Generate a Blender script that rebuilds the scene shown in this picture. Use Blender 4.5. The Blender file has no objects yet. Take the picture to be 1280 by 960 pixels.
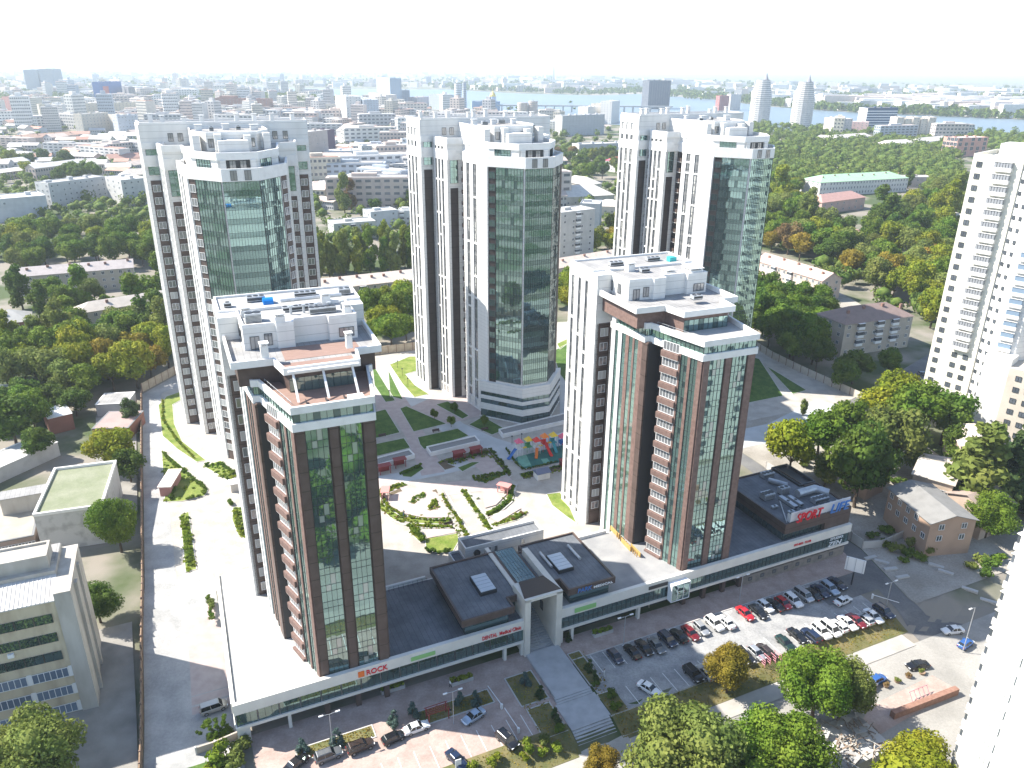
import bpy, bmesh, math, random
import numpy as np
from mathutils import Vector, Matrix
random.seed(7)
R = math.radians
SC = bpy.context.scene
COL = SC.collection

# ------------------------------------------------------------------ camera
CAM_H = 106.0
FPX = 974.0                      # focal length in pixels of a 1280 px wide picture
PITCH = math.atan(398 / 974)
ROLL = math.atan(11 / 1280)
_F = Vector((0, math.cos(PITCH), -math.sin(PITCH)))
_U0 = Vector((0, math.sin(PITCH), math.cos(PITCH)))
_R0 = Vector((1, 0, 0))
_R = _R0 * math.cos(ROLL) + _U0 * math.sin(ROLL)
_U = -_R0 * math.sin(ROLL) + _U0 * math.cos(ROLL)
cam = bpy.data.cameras.new('camera')
cam.sensor_width = 36.0
cam.lens = 36.0 * FPX / 1280
cam.clip_start = 1.0
cam.clip_end = 90000
camo = bpy.data.objects.new('camera', cam)
COL.objects.link(camo)
M3 = Matrix((( _R.x, _U.x, -_F.x), (_R.y, _U.y, -_F.y), (_R.z, _U.z, -_F.z)))
camo.matrix_world = Matrix.Translation((0, 0, CAM_H)) @ M3.to_4x4()
SC.camera = camo

# ------------------------------------------------------------------ sun, sky, exposure
SUN_EL = R(45)
TO_SUN = Vector((-0.986 * math.cos(SUN_EL), 0.165 * math.cos(SUN_EL), math.sin(SUN_EL))).normalized()
sun = bpy.data.lights.new('sun', 'SUN')
sun.energy = 4.9
sun.angle = R(0.5)
sun.color = (1.0, 0.945, 0.85)
suno = bpy.data.objects.new('sun', sun)
COL.objects.link(suno)
suno.rotation_euler = TO_SUN.to_track_quat('Z', 'Y').to_euler()
world = bpy.data.worlds.new('World')
SC.world = world
world.use_nodes = True
_nt = world.node_tree
_bg = _nt.nodes['Background']
_sky = _nt.nodes.new('ShaderNodeTexSky')
_sky.sky_type = 'NISHITA'
_sky.sun_disc = False
_sky.sun_elevation = SUN_EL
_sky.sun_rotation = math.atan2(TO_SUN.x, TO_SUN.y)
_sky.altitude = 100
_sky.air_density = 1.0
_sky.dust_density = 0.4
_nt.links.new(_sky.outputs[0], _bg.inputs[0])
_bg.inputs[1].default_value = 0.12
SC.view_settings.view_transform = 'Standard'
SC.view_settings.look = 'None'
SC.view_settings.exposure = 1.27
SC.view_settings.gamma = 1.0
HAZE_DENSITY = 1.05e-4
SC.cycles.volume_bounces = 4
SC.cycles.max_bounces = 8
SC.cycles.use_denoising = True

# ------------------------------------------------------------------ survey: where things stand
PF = Vector((-45.5, 98.3))                                  # west end of the shop front
_A = R(24.6)
SV = Vector((math.cos(_A), math.sin(_A)))                   # along the street
WV = Vector((-math.sin(_A), math.cos(_A)))                  # away from the street

def sm(t):
    t = min(max(t, 0.0), 1.0)
    return t * t * (3 - 2 * t)

def terr_sw(s, w):
    return 5 * sm((w - 3) / 35) - 1.5 * sm((-19.5 - w) / 6)

def sw(s, w, z=None):
    p = PF + SV * s + WV * w
    return Vector((p.x, p.y, terr_sw(s, w) if z is None else z))

def to_sw(p):
    d = Vector((p[0], p[1])) - PF
    return d.dot(SV), d.dot(WV)

def terr(p):
    s, w = to_sw(p)
    return terr_sw(s, w)

def at(u, v, z=0.0):
    d = _F * FPX + _R * (u - 640) + _U * (480 - v)
    t = (z - CAM_H) / d.z
    return Vector((0, 0, CAM_H)) + d * t

def gp(u, v):
    z = 0.0
    for i in range(24):
        z = .5 * z + .5 * terr(at(u, v, z))
    return at(u, v, z)

def px(p):
    q = Vector(p) - Vector((0, 0, CAM_H))
    k = q.dot(_F)
    return 640 + FPX * q.dot(_R) / k, 480 - FPX * q.dot(_U) / k

# ------------------------------------------------------------------ materials
MATS = {}
def mat(name, col, rough=.8, metal=0.0, col2=None, scale=.3, bump=0.0, bscale=None, spec=.3, rnd=0.0, detail=6, contrast=(.35, .65), coat=0.0, world_co=False, stretch=None, seam=0.0, seam_axis='Z', fine=0.0):
    m = bpy.data.materials.new(name)
    m.use_nodes = True
    nt = m.node_tree
    b = nt.nodes['Principled BSDF']
    b.inputs['Base Color'].default_value = (*col, 1)
    b.inputs['Roughness'].default_value = rough
    b.inputs['Metallic'].default_value = metal
    b.inputs['Specular IOR Level'].default_value = spec
    if coat: b.inputs['Coat Weight'].default_value = coat
    if col2 is not None or bump:
        if world_co:
            tc = nt.nodes.new('ShaderNodeNewGeometry'); vec = tc.outputs['Position']
        else:
            tc = nt.nodes.new('ShaderNodeTexCoord'); vec = tc.outputs['Object']
        if stretch:
            mp = nt.nodes.new('ShaderNodeMapping'); mp.inputs['Scale'].default_value = stretch
            nt.links.new(vec, mp.inputs[0]); vec = mp.outputs[0]
    csock = None
    if col2 is not None:
        n = nt.nodes.new('ShaderNodeTexNoise')
        n.inputs['Scale'].default_value = scale
        n.inputs['Detail'].default_value = detail
        nt.links.new(vec, n.inputs['Vector'])
        r = nt.nodes.new('ShaderNodeValToRGB')
        r.color_ramp.elements[0].position = contrast[0]
        r.color_ramp.elements[1].position = contrast[1]
        r.color_ramp.elements[0].color = (*col, 1)
        r.color_ramp.elements[1].color = (*col2, 1)
        nt.links.new(n.outputs['Fac'], r.inputs[0])
        csock = r.outputs[0]
    if rnd:
        oi = nt.nodes.new('ShaderNodeObjectInfo')
        hs = nt.nodes.new('ShaderNodeHueSaturation')
        mr = nt.nodes.new('ShaderNodeMapRange')
        mr.inputs['To Min'].default_value = 1 - rnd
        mr.inputs['To Max'].default_value = 1 + rnd
        nt.links.new(oi.outputs['Random'], mr.inputs['Value'])
        nt.links.new(mr.outputs[0], hs.inputs['Value'])
        if csock: nt.links.new(csock, hs.inputs['Color'])
        else: hs.inputs['Color'].default_value = (*col, 1)
        csock = hs.outputs[0]
    if fine and csock:                                       # small speckle of grit and dirt
        g1 = nt.nodes.new('ShaderNodeTexNoise'); g1.inputs['Scale'].default_value = 2.2; g1.inputs['Detail'].default_value = 3; g1.inputs['Roughness'].default_value = .8
        nt.links.new(vec, g1.inputs['Vector'])
        g2 = nt.nodes.new('ShaderNodeMapRange'); g2.inputs['From Min'].default_value = .3; g2.inputs['From Max'].default_value = .7; g2.inputs['To Min'].default_value = 1 - fine; g2.inputs['To Max'].default_value = 1 + fine
        nt.links.new(g1.outputs['Fac'], g2.inputs['Value'])
        g3 = nt.nodes.new('ShaderNodeHueSaturation'); nt.links.new(csock, g3.inputs['Color']); nt.links.new(g2.outputs[0], g3.inputs['Value']); csock = g3.outputs[0]
    if seam and csock:                                       # joints between cladding boards
        t2 = nt.nodes.new('ShaderNodeTexCoord'); sx = nt.nodes.new('ShaderNodeSeparateXYZ'); nt.links.new(t2.outputs['Object'], sx.inputs[0])
        dv = nt.nodes.new('ShaderNodeMath'); dv.operation = 'DIVIDE'; dv.inputs[1].default_value = seam; nt.links.new(sx.outputs[seam_axis], dv.inputs[0])
        fc = nt.nodes.new('ShaderNodeMath'); fc.operation = 'FRACT'; nt.links.new(dv.outputs[0], fc.inputs[0])
        lt = nt.nodes.new('ShaderNodeMath'); lt.operation = 'LESS_THAN'; lt.inputs[1].default_value = .05; nt.links.new(fc.outputs[0], lt.inputs[0])
        mx = nt.nodes.new('ShaderNodeMix'); mx.data_type = 'RGBA'; nt.links.new(lt.outputs[0], mx.inputs[0]); nt.links.new(csock, mx.inputs[6]); mx.inputs[7].default_value = (col[0] * .62, col[1] * .62, col[2] * .62, 1)
        csock = mx.outputs[2]
    if csock: nt.links.new(csock, b.inputs['Base Color'])
    if bump:
        n2 = nt.nodes.new('ShaderNodeTexNoise')
        n2.inputs['Scale'].default_value = bscale or scale * 6
        n2.inputs['Detail'].default_value = 4
        nt.links.new(vec, n2.inputs['Vector'])
        bp = nt.nodes.new('ShaderNodeBump')
        bp.inputs['Strength'].default_value = bump
        bp.inputs['Distance'].default_value = .1
        nt.links.new(n2.outputs['Fac'], bp.inputs['Height'])
        nt.links.new(bp.outputs[0], b.inputs['Normal'])
    MATS[name] = m
    return m

WHITE = mat('white_render', (.71, .695, .665), .7, col2=(.62, .605, .575), scale=.5, contrast=(.42, .8), stretch=(1, 1, .12), seam=1.65)
PANEL = mat('white_panel', (.71, .70, .68), .45, col2=(.63, .62, .60), scale=.6, contrast=(.4, .8), stretch=(1, 1, .1), seam=1.1)
PARAPET = mat('white_parapet', (.75, .735, .71), .6, col2=(.64, .62, .59), scale=.5, contrast=(.45, .8))
BROWN = mat('brown_panel', (.082, .057, .049), .45, col2=(.112, .080, .070), scale=.6, seam=3.3)
BRICKP = mat('red_brown_tile', (.205, .135, .115), .65, col2=(.15, .096, .081), scale=1.5, bump=.2, bscale=9)
DARK = mat('dark_metal', (.03, .032, .036), .4, spec=.4)
MULL = mat('mullion_grey', (.05, .055, .06), .4)
BITUMEN = mat('bitumen_and_shaded_roof', (.115, .125, .14), .9, col2=(.18, .19, .205), scale=.3, bump=.15, bscale=3, seam=1.0, seam_axis='X', fine=.12)
CONCR = mat('pale_roof_screed', (.42, .415, .40), .85, col2=(.335, .33, .315), scale=.25, bump=.1, bscale=4, fine=.08)
GREYROOF = mat('grey_roof_felt', (.25, .245, .24), .9, col2=(.34, .33, .32), scale=.3, bump=.1, bscale=4, seam=1.0, seam_axis='X', fine=.1)
DECK = mat('brown_terrace_deck', (.30, .20, .165), .75, col2=(.24, .155, .125), scale=.8, stretch=(1, 8, 1))
STEEL = mat('galvanised_steel', (.52, .54, .56), .45, .5, col2=(.42, .44, .46), scale=1.2)
BLUEP = mat('blue_plastic_tank', (.01, .19, .55), .4)
TURQ = mat('turquoise_paint', (.06, .45, .44), .5)
WOODY = mat('yellow_timber', (.52, .34, .12), .7, col2=(.42, .26, .08), scale=2)

def glassmat(name, tint, metal=.8, rough=.03, wob=.012, wscale=.35):
    m = mat(name, tint, rough, metal, spec=.6)
    nt = m.node_tree; b = nt.nodes['Principled BSDF']
    tc = nt.nodes.new('ShaderNodeTexCoord')
    n = nt.nodes.new('ShaderNodeTexNoise'); n.inputs['Scale'].default_value = wscale; n.inputs['Detail'].default_value = 1
    nt.links.new(tc.outputs['Object'], n.inputs['Vector'])
    bp = nt.nodes.new('ShaderNodeBump'); bp.inputs['Strength'].default_value = 1; bp.inputs['Distance'].default_value = wob
    nt.links.new(n.outputs['Fac'], bp.inputs['Height']); nt.links.new(bp.outputs[0], b.inputs['Normal'])
    return m
GLASS = glassmat('teal_mirror_glass', (.27, .40, .39), .85, .02)
GLASSD = glassmat('dark_teal_glass', (.10, .16, .16), .7, .04)
GLASSB = glassmat('glass_before_blinds', (.42, .47, .45), .45, .12)
WGLASS = glassmat('grey_window_glass', (.30, .31, .32), .45, .08)
GLASSS = glassmat('spandrel_teal_glass', (.17, .26, .255), .8, .03)
SGLASS = glassmat('shop_window_glass', (.14, .21, .22), .75, .04)
FGLASS = mat('far_window_glass', (.10, .115, .135), .2, .2, spec=.5, rnd=.3)
CURTAIN = mat('net_curtain_window', (.45, .45, .43), .6)
WFRAME = mat('white_window_frame', (.74, .74, .73), .5)

# ------------------------------------------------------------------ mesh helpers
class Fr:
    """frame of a wall that runs from a to b; d points outwards (to the right of a->b)"""
    def __init__(s, a, b):
        s.a = Vector((a[0], a[1])); e = Vector((b[0], b[1])) - s.a
        s.L = e.length; s.t = e / s.L; s.n = Vector((s.t.y, -s.t.x))
    def p(s, q, d, z):
        v = s.a + s.t * q + s.n * d
        return (v.x, v.y, z)
    def mat4(s, q, d, z):
        v = s.p(q, d, z)
        return Matrix(((s.t.x, -s.n.x, 0, v[0]), (s.t.y, -s.n.y, 0, v[1]), (0, 0, 1, v[2]), (0, 0, 0, 1)))

class MB:
    def __init__(s): s.v = []; s.f = []; s.m = []
    def face(s, pts, m=0):
        k = len(s.v); s.v += [tuple(p) for p in pts]; s.f.append(list(range(k, k + len(pts)))); s.m.append(m)
    def hexa(s, c, m=0):
        """c: 8 corners, bottom 4 counter-clockwise then top 4"""
        k = len(s.v); s.v += [tuple(p) for p in c]
        for q in ((3, 2, 1, 0), (4, 5, 6, 7), (0, 1, 5, 4), (1, 2, 6, 5), (2, 3, 7, 6), (3, 0, 4, 7)):
            s.f.append([k + i for i in q]); s.m.append(m)
    def box(s, x0, x1, y0, y1, z0, z1, m=0):
        s.hexa([(x0, y0, z0), (x1, y0, z0), (x1, y1, z0), (x0, y1, z0), (x0, y0, z1), (x1, y0, z1), (x1, y1, z1), (x0, y1, z1)], m)
    def bf(s, fr, q0, q1, d0, d1, z0, z1, m=0):
        P = fr.p
        s.hexa([P(q0, d1, z0), P(q1, d1, z0), P(q1, d0, z0), P(q0, d0, z0), P(q0, d1, z1), P(q1, d1, z1), P(q1, d0, z1), P(q0, d0, z1)], m)
    def prism(s, pts, z0, z1, m=0, mtop=None, bottom=False):
        n = len(pts); k = len(s.v)
        s.v += [(p[0], p[1], z0) for p in pts] + [(p[0], p[1], z1) for p in pts]
        for i in range(n):
            j = (i + 1) % n
            s.f.append([k + i, k + j, k + n + j, k + n + i]); s.m.append(m)
        s.f.append([k + n + i for i in range(n)]); s.m.append(m if mtop is None else mtop)
        if bottom: s.f.append([k + i for i in reversed(range(n))]); s.m.append(m)
    def ring(s, pts, inset, z0, z1, m=0):
        """parapet: a wall of thickness inset round a counter-clockwise outline"""
        q = inset_poly(pts, inset); n = len(pts)
        for i in range(n):
            j = (i + 1) % n
            s.hexa([(*pts[i], z0), (*pts[j], z0), (*q[j], z0), (*q[i], z0), (*pts[i], z1), (*pts[j], z1), (*q[j], z1), (*q[i], z1)], m)
    def tube(s, a, b, r0, r1=None, n=8, m=0, cap=True):
        r1 = r0 if r1 is None else r1
        a = Vector(a); b = Vector(b); d = (b - a).normalized()
        x = d.orthogonal().normalized(); y = d.cross(x); k = len(s.v)
        for c, r in ((a, r0), (b, r1)):
            for i in range(n):
                t = 2 * math.pi * i / n
                s.v.append(tuple(c + (x * math.cos(t) + y * math.sin(t)) * r))
        for i in range(n):
            j = (i + 1) % n
            s.f.append([k + i, k + j, k + n + j, k + n + i]); s.m.append(m)
        if cap:
            s.f.append([k + i for i in reversed(range(n))]); s.m.append(m)
            s.f.append([k + n + i for i in range(n)]); s.m.append(m)
    def mesh(s, name, mats):
        me = bpy.data.meshes.new(name)
        me.from_pydata(s.v, [], s.f)
        for a in (mats if isinstance(mats, (list, tuple)) else [mats]): me.materials.append(a)
        if any(s.m): me.polygons.foreach_set('material_index', s.m)
        me.update()
        return me
    def build(s, name, mats, parent=None, loc=None, rz=0.0):
        return link(name, s.mesh(name, mats), parent, loc, rz)

def inset_poly(pts, d):
    n = len(pts); out = []
    for i in range(n):
        a = Vector(pts[i - 1][:2]); b = Vector(pts[i][:2]); c = Vector(pts[(i + 1) % n][:2])
        e1 = (b - a).normalized(); e2 = (c - b).normalized()
        n1 = Vector((-e1.y, e1.x)); n2 = Vector((-e2.y, e2.x))
        k = 1 + n1.dot(n2)
        v = b + (n1 + n2) * (d / max(k, .25))
        out.append((v.x, v.y))
    return out

def link(name, me, parent=None, loc=None, rz=0.0, mw=None):
    o = bpy.data.objects.new(name, me)
    COL.objects.link(o)
    if parent is not None: o.parent = parent
    if mw is not None: o.matrix_local = mw
    else:
        if loc is not None: o.location = loc
        if rz: o.rotation_euler.z = rz
    return o

def tag(o, label=None, cat=None, group=None, kind=None):
    if label: o['label'] = label
    if cat: o['category'] = cat
    if group: o['group'] = group
    if kind: o['kind'] = kind
    return o

def thing(name, label, cat, loc, rz=0.0, group=None):
    o = bpy.data.objects.new(name, None)
    o.empty_display_size = .5
    COL.objects.link(o)
    o.location = loc; o.rotation_euler.z = rz
    return tag(o, label, cat, group)

def copy_tree(o, parent=None):
    c = o.copy(); COL.objects.link(c)
    if parent is not None: c.parent = parent
    for ch in o.children: copy_tree(ch, c)
    return c

def pieces(name, mesh, mws, parent, limit=290):
    """alike pieces as single objects that share a mesh"""
    for m in mws[:limit]: link(name, mesh, parent, mw=m)
    rest = mws[limit:]
    if rest:
        mb = MB()
        vs = [v.co for v in mesh.vertices]; fs = [(list(p.vertices), p.material_index) for p in mesh.polygons]
        for m in rest:
            k = len(mb.v); mb.v += [tuple(m @ v) for v in vs]
            for f, i in fs: mb.f.append([k + q for q in f]); mb.m.append(i)
        tag(mb.build(name, [x for x in mesh.materials], parent), kind='stuff')

def struct(name, mb, mats):
    return tag(mb.build(name, mats), kind='structure')
# ------------------------------------------------------------------ ground materials
ASPH = mat('asphalt', (.115, .115, .118), .9, col2=(.18, .176, .17), scale=.14, bump=.1, bscale=8, fine=.15)
ROADL = mat('worn_asphalt_road', (.25, .24, .22), .9, col2=(.33, .315, .29), scale=.16, bump=.1, bscale=8, fine=.12)
DRIVE = mat('grey_concrete_pavers', (.29, .29, .285), .9, col2=(.41, .40, .39), scale=.22, bump=.1, bscale=6, fine=.12)
LOT = mat('grey_parking_pavers', (.24, .24, .24), .9, col2=(.35, .345, .335), scale=.3, bump=.2, bscale=5, fine=.2)
PINK = mat('pinkish_brick_paving', (.33, .25, .215), .9, col2=(.42, .33, .29), scale=.4, bump=.15, bscale=6, fine=.14)
PLAZA = mat('pale_plaza_paving', (.33, .305, .27), .85, col2=(.42, .39, .35), scale=.35, bump=.1, bscale=6, fine=.08)
PATH = mat('cool_grey_path', (.40, .415, .42), .85, col2=(.47, .485, .49), scale=.3)
ROSE = mat('rose_path_paving', (.40, .325, .30), .88, col2=(.46, .385, .36), scale=.6)
LAWN = mat('lawn_grass', (.045, .098, .016), .95, col2=(.085, .145, .03), scale=.5, bump=.6, bscale=5, fine=.3)
LAWNY = mat('yellowing_lawn_grass', (.11, .165, .022), .95, col2=(.21, .235, .06), scale=.4, bump=.6, bscale=5, fine=.25)
DRYG = mat('dry_grass', (.20, .165, .075), .95, col2=(.105, .115, .04), scale=.35, bump=.6, bscale=4)
DIRT = mat('pale_dirt', (.37, .345, .305), .95, col2=(.26, .235, .20), scale=.12, bump=.4, bscale=2, fine=.2)
SOIL = mat('planting_soil', (.14, .10, .07), .95, col2=(.10, .085, .05), scale=.8)
KERB = mat('pale_kerb_stone', (.50, .485, .46), .85, col2=(.42, .405, .385), scale=.8)
LINEP = mat('white_road_paint', (.72, .72, .70), .7)
RUBBER = mat('green_rubber_surface', (.022, .115, .10), .85, col2=(.034, .15, .125), scale=.4)
RUBBERL = mat('light_green_rubber_patch', (.16, .36, .27), .85, col2=(.12, .28, .21), scale=.8)

def ground_material():
    m = mat('city_ground', (.06, .085, .03), .95, col2=(.24, .215, .18), scale=.035, world_co=True, contrast=(.42, .58), detail=8)
    return m
def axis(lo, hi, step, far_lo, far_hi, g=1.35):
    a = list(np.arange(lo, hi + step, step)); d = step; x = a[0]; left = []
    while x > far_lo: d *= g; x -= d; left.append(x)
    d = step; x = a[-1]
    while x < far_hi: d *= g; x += d; a.append(x)
    return left[::-1] + a
gx = axis(-160, 230, 3, -50000, 50000); gy = axis(30, 240, 3, -3000, 60000)
mb = MB()
mb.v = [(x, y, terr((x, y)) - .02) for y in gy for x in gx]
nx = len(gx)
for j in range(len(gy) - 1):
    for i in range(nx - 1):
        k = j * nx + i; mb.f.append([k, k + 1, k + nx + 1, k + nx]); mb.m.append(0)
struct('ground', mb, ground_material())

# ------------------------------------------------------------------ sheets laid on it
_lift = [0.02]
def lift():
    _lift[0] += .004
    return _lift[0]

def poly_mesh(name, pts, m, z=None, dz=0.0):
    """a flat sheet over an outline of 2-D points, following the terrain when z is None"""
    bm = bmesh.new()
    vs = [bm.verts.new((p[0], p[1], (terr(p) if z is None else z) + dz)) for p in pts]
    f = bm.faces.new(vs)
    f.normal_update()
    if f.normal.z < 0: f.normal_flip()
    bmesh.ops.triangulate(bm, faces=[f])
    me = bpy.data.meshes.new(name); bm.to_mesh(me); bm.free(); me.materials.append(m)
    return me
def sheet(name, pix, m, z=None, dz=None):
    pts = [at(u, v, z) if z is not None else gp(u, v) for u, v in pix]
    return tag(link(name, poly_mesh(name, pts, m, z, lift() if dz is None else dz)), kind='structure')
def wsheet(name, s0, s1, w0, w1, m, step=2.0, dz=None):
    """a rectangle of the street frame that follows the slope; s0,s1 may be functions of w"""
    d = lift() if dz is None else dz
    n = max(1, int(abs(w1 - w0) / step)); mb = MB()
    fs = s0 if callable(s0) else (lambda w: s0); fe = s1 if callable(s1) else (lambda w: s1)
    for i in range(n + 1):
        w = w0 + (w1 - w0) * i / n
        for s in (fs(w), fe(w)):
            p = sw(s, w); mb.v.append((p.x, p.y, p.z + d))
    for i in range(n): mb.f.append([2 * i, 2 * i + 1, 2 * i + 3, 2 * i + 2]); mb.m.append(0)
    return struct(name, mb, m)
def kerb(pts, name='kerb', w=.22, h=.13, m=None, closed=False, z=None, parent=None):
    mb = MB(); pts = [Vector((p[0], p[1])) for p in pts]
    seg = list(zip(pts, pts[1:] + pts[:1])) if closed else list(zip(pts[:-1], pts[1:]))
    for k, (a, b) in enumerate(seg):
        if (b - a).length < .05: continue
        f = Fr(a, b); za = (terr(a) if z is None else z); zb = (terr(b) if z is None else z); P = f.p
        e = .003 * (k % 2)
        mb.hexa([P(-w / 2, w / 2, za - .1), P(f.L + w / 2, w / 2, zb - .1), P(f.L + w / 2, -w / 2, zb - .1), P(-w / 2, -w / 2, za - .1),
                 P(-w / 2, w / 2, za + h + e), P(f.L + w / 2, w / 2, zb + h + e), P(f.L + w / 2, -w / 2, zb + h + e), P(-w / 2, -w / 2, za + h + e)])
    if parent is not None: return mb.build(name, m or KERB, parent)
    return struct(name, mb, m or KERB)
def G(*pix): return [gp(u, v) for u, v in pix]

# street side (w < 0)
wsheet('pavement', 2, 54, -15.5, 1.0, PINK)
wsheet('pavement', 60, 137, -6.2, 1.0, PINK)
wsheet('road', -70, 260, -52, -27.6, ROADL, 2, dz=.1)
wsheet('pavement', -30, 127, -28.2, -24.8, mat('worn_pavement_slabs', (.33, .31, .28), .9, col2=(.41, .385, .35), scale=.4), 1.0, dz=.2)
kerb([sw(s, -27.9) for s in range(-20, 126, 12)])
wsheet('parking_lot', 61, 128, -20.3, -5.4, LOT, 4)
wsheet('grass_verge', 60.6, 129, -24.7, -20.2, DRYG, .7, dz=.14)
wsheet('grass_verge', 2, 52.4, -24.7, -18.6, DRYG, .7, dz=.14)
wsheet('parking_lot', 6, 53.0, -18.8, -10.5, PINK, 4)
kerb([sw(s, -20.25) for s in (60.6, 84, 108, 128)])
kerb([sw(s, -5.3) for s in (61, 90, 126)])
kerb([sw(s, -18.7) for s in (8, 30, 52)])
# bay markings
mb = MB()
def bayline(s0, w0, s1, w1, wd=.12):
    a = sw(s0, w0); b = sw(s1, w1); f = Fr(a, b); z = a.z + .075
    mb.face([f.p(0, wd / 2, z), f.p(0, -wd / 2, z), f.p(f.L, -wd / 2, b.z + .075), f.p(f.L, wd / 2, b.z + .075)])
for i in range(24): bayline(62 + i * 2.7, -5.6, 62 + i * 2.7, -10.4)
for i in range(24): bayline(64 + i * 2.7, -15.2, 64 + i * 2.7, -20.0)
for i in range(12): bayline(18 + i * 2.8, -13.6, 18 + i * 2.8, -18.5)
for i in range(4): bayline(139.5, -33 - i * 1.3, 144, -33 - i * 1.3, .5)
for i in range(30): bayline(-20 + i * 7, -38.5, -17 + i * 7, -38.5, .14)
struct('road_marking', mb, LINEP)

# side street that climbs past the fitness hall
def side_l(w): return 137.0 if w > 0 else 136.8 + w * .29
def side_r(w): return 141.8 if w > 0 else (141.8 + w * .3 if w > -18 else 136.4 + max(0, -w - 23) * 1.2)
wsheet('side_street', side_l, side_r, 45, -27.7, ASPH, 1.2)
wsheet('side_street', 119, lambda w: side_l(w) + .1, -13, -6.3, ASPH)
wsheet('dirt_lot', lambda w: side_r(w) + .2, 196, 60, -20, DIRT)

# west drive, climbing from the street to the estate
def dr_l(w): return -14.6 + .035 * w
wsheet('estate_drive', dr_l, 0.4, 44, -26, DRIVE)
wsheet('pavement', lambda w: -6.0 - abs(w - 22) * .05, 0.3, 34, 9, ROSE)
# estate deck behind the shops, level at 5 m
ESTATE = [(181, 737), (178, 493), (226, 466), (300, 462), (400, 455), (525, 437), (690, 403), (800, 398), (930, 424), (1087, 503), (1062, 528), (1000, 545), (930, 560), (905, 590)]
pts = [at(u, v, 5) for u, v in ESTATE] + [sw(112, 16, 5), sw(31, 16, 5), sw(31, 36, 5), sw(0.4, 37.5, 5)]
tag(link('plaza', poly_mesh('plaza', pts, PLAZA, 5, .03)), kind='structure')
mb = MB(); f = Fr(sw(31, 16), sw(112, 16)); mb.bf(f, 0, f.L, -.3, 0, -.5, 5.02); struct('retaining_wall', mb, WHITE)

def bed(pix, m, kname='lawn', kerbed=True, h=.1):
    pts = [at(u, v, 5) for u, v in pix]
    o = tag(link(kname, poly_mesh(kname, pts, m, 5, h + lift() * .2)), kind='structure')
    if kerbed: kerb(pts, closed=True, z=5.0, h=h + .05, w=.18)
    return o
# estate road and paths
sheet('estate_road', [(181, 737), (178, 493), (226, 466), (300, 462), (300, 470), (262, 478), (228, 482), (202, 492), (199, 520), (205, 575), (212, 640), (222, 737)], DRIVE, 5)
sheet('path', [(478, 452), (500, 447), (520, 480), (548, 508), (580, 530), (620, 548), (660, 560), (640, 577), (600, 560), (560, 545), (525, 520), (497, 492)], PATH, 5)
sheet('path', [(440, 602), (530, 585), (610, 568), (705, 540), (705, 556), (640, 573), (560, 592), (470, 610)], PATH, 5)
sheet('path', [(465, 455), (476, 453), (500, 492), (533, 545), (556, 590), (527, 595), (508, 548), (484, 508)], ROSE, 5)
sheet('path', [(468, 492), (500, 488), (522, 520), (474, 530)], ROSE, 5)
sheet('path', [(498, 516), (560, 488), (608, 486), (632, 512), (560, 530)], ROSE, 5)
sheet('path', [(538, 545), (562, 537), (618, 575), (640, 600), (622, 606), (590, 580)], ROSE, 5)
sheet('path', [(468, 598), (540, 605), (592, 600), (628, 596), (640, 604), (620, 612), (540, 622), (472, 615)], ROSE, 5)
sheet('path', [(890, 545), (960, 530), (1020, 500), (1060, 510), (1075, 515), (1000, 545), (930, 560), (905, 590)], PATH, 5)
sheet('path', [(700, 440), (712, 438), (712, 520), (700, 520)], PATH, 5)
# lawns
bed([(487, 456), (512, 446), (526, 446), (527, 462), (507, 468), (519, 482), (536, 493), (518, 497), (503, 480)], LAWNY)
bed([(466, 462), (470, 462), (494, 501), (482, 503), (468, 482)], LAWN)
bed([(485, 462), (504, 500), (488, 496)], LAWN)
bed([(466, 516), (482, 512), (500, 541), (466, 549)], LAWN)
bed([(466, 556), (505, 548), (513, 560), (466, 572)], LAWN)
bed([(500, 511), (508, 508), (558, 530), (517, 540)], LAWN)
bed([(522, 547), (572, 536), (586, 545), (530, 562), (525, 556)], LAWN)
bed([(545, 506), (560, 502), (586, 520), (578, 524)], LAWN)
bed([(586, 531), (604, 521), (632, 537), (615, 544)], LAWN)
bed([(690, 440), (709, 430), (709, 480), (700, 468)], LAWN)
bed([(696, 430), (709, 424), (709, 430), (700, 437)], LAWNY)
bed([(938, 446), (949, 449), (979, 495), (925, 506), (928, 480)], LAWN)
bed([(958, 458), (972, 466), (1008, 488), (991, 493)], LAWN)
bed([(683, 618), (700, 616), (706, 624), (712, 634), (721, 655), (708, 646), (690, 632)], LAWNY)
bed([(198, 507), (208, 496), (228, 489), (240, 493), (216, 506), (218, 530), (228, 552), (258, 576), (246, 578), (222, 562), (203, 545)], LAWNY)
bed([(202, 562), (224, 580), (260, 613), (256, 620), (228, 627), (206, 628)], LAWNY)
bed([(254, 583), (276, 576), (299, 594), (286, 602), (270, 592)], LAWNY)
bed([(225, 644), (236, 640), (246, 712), (232, 716)], LAWNY)
bed([(291, 635), (303, 634), (308, 660), (312, 676), (298, 670), (290, 650)], LAWNY)
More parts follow.
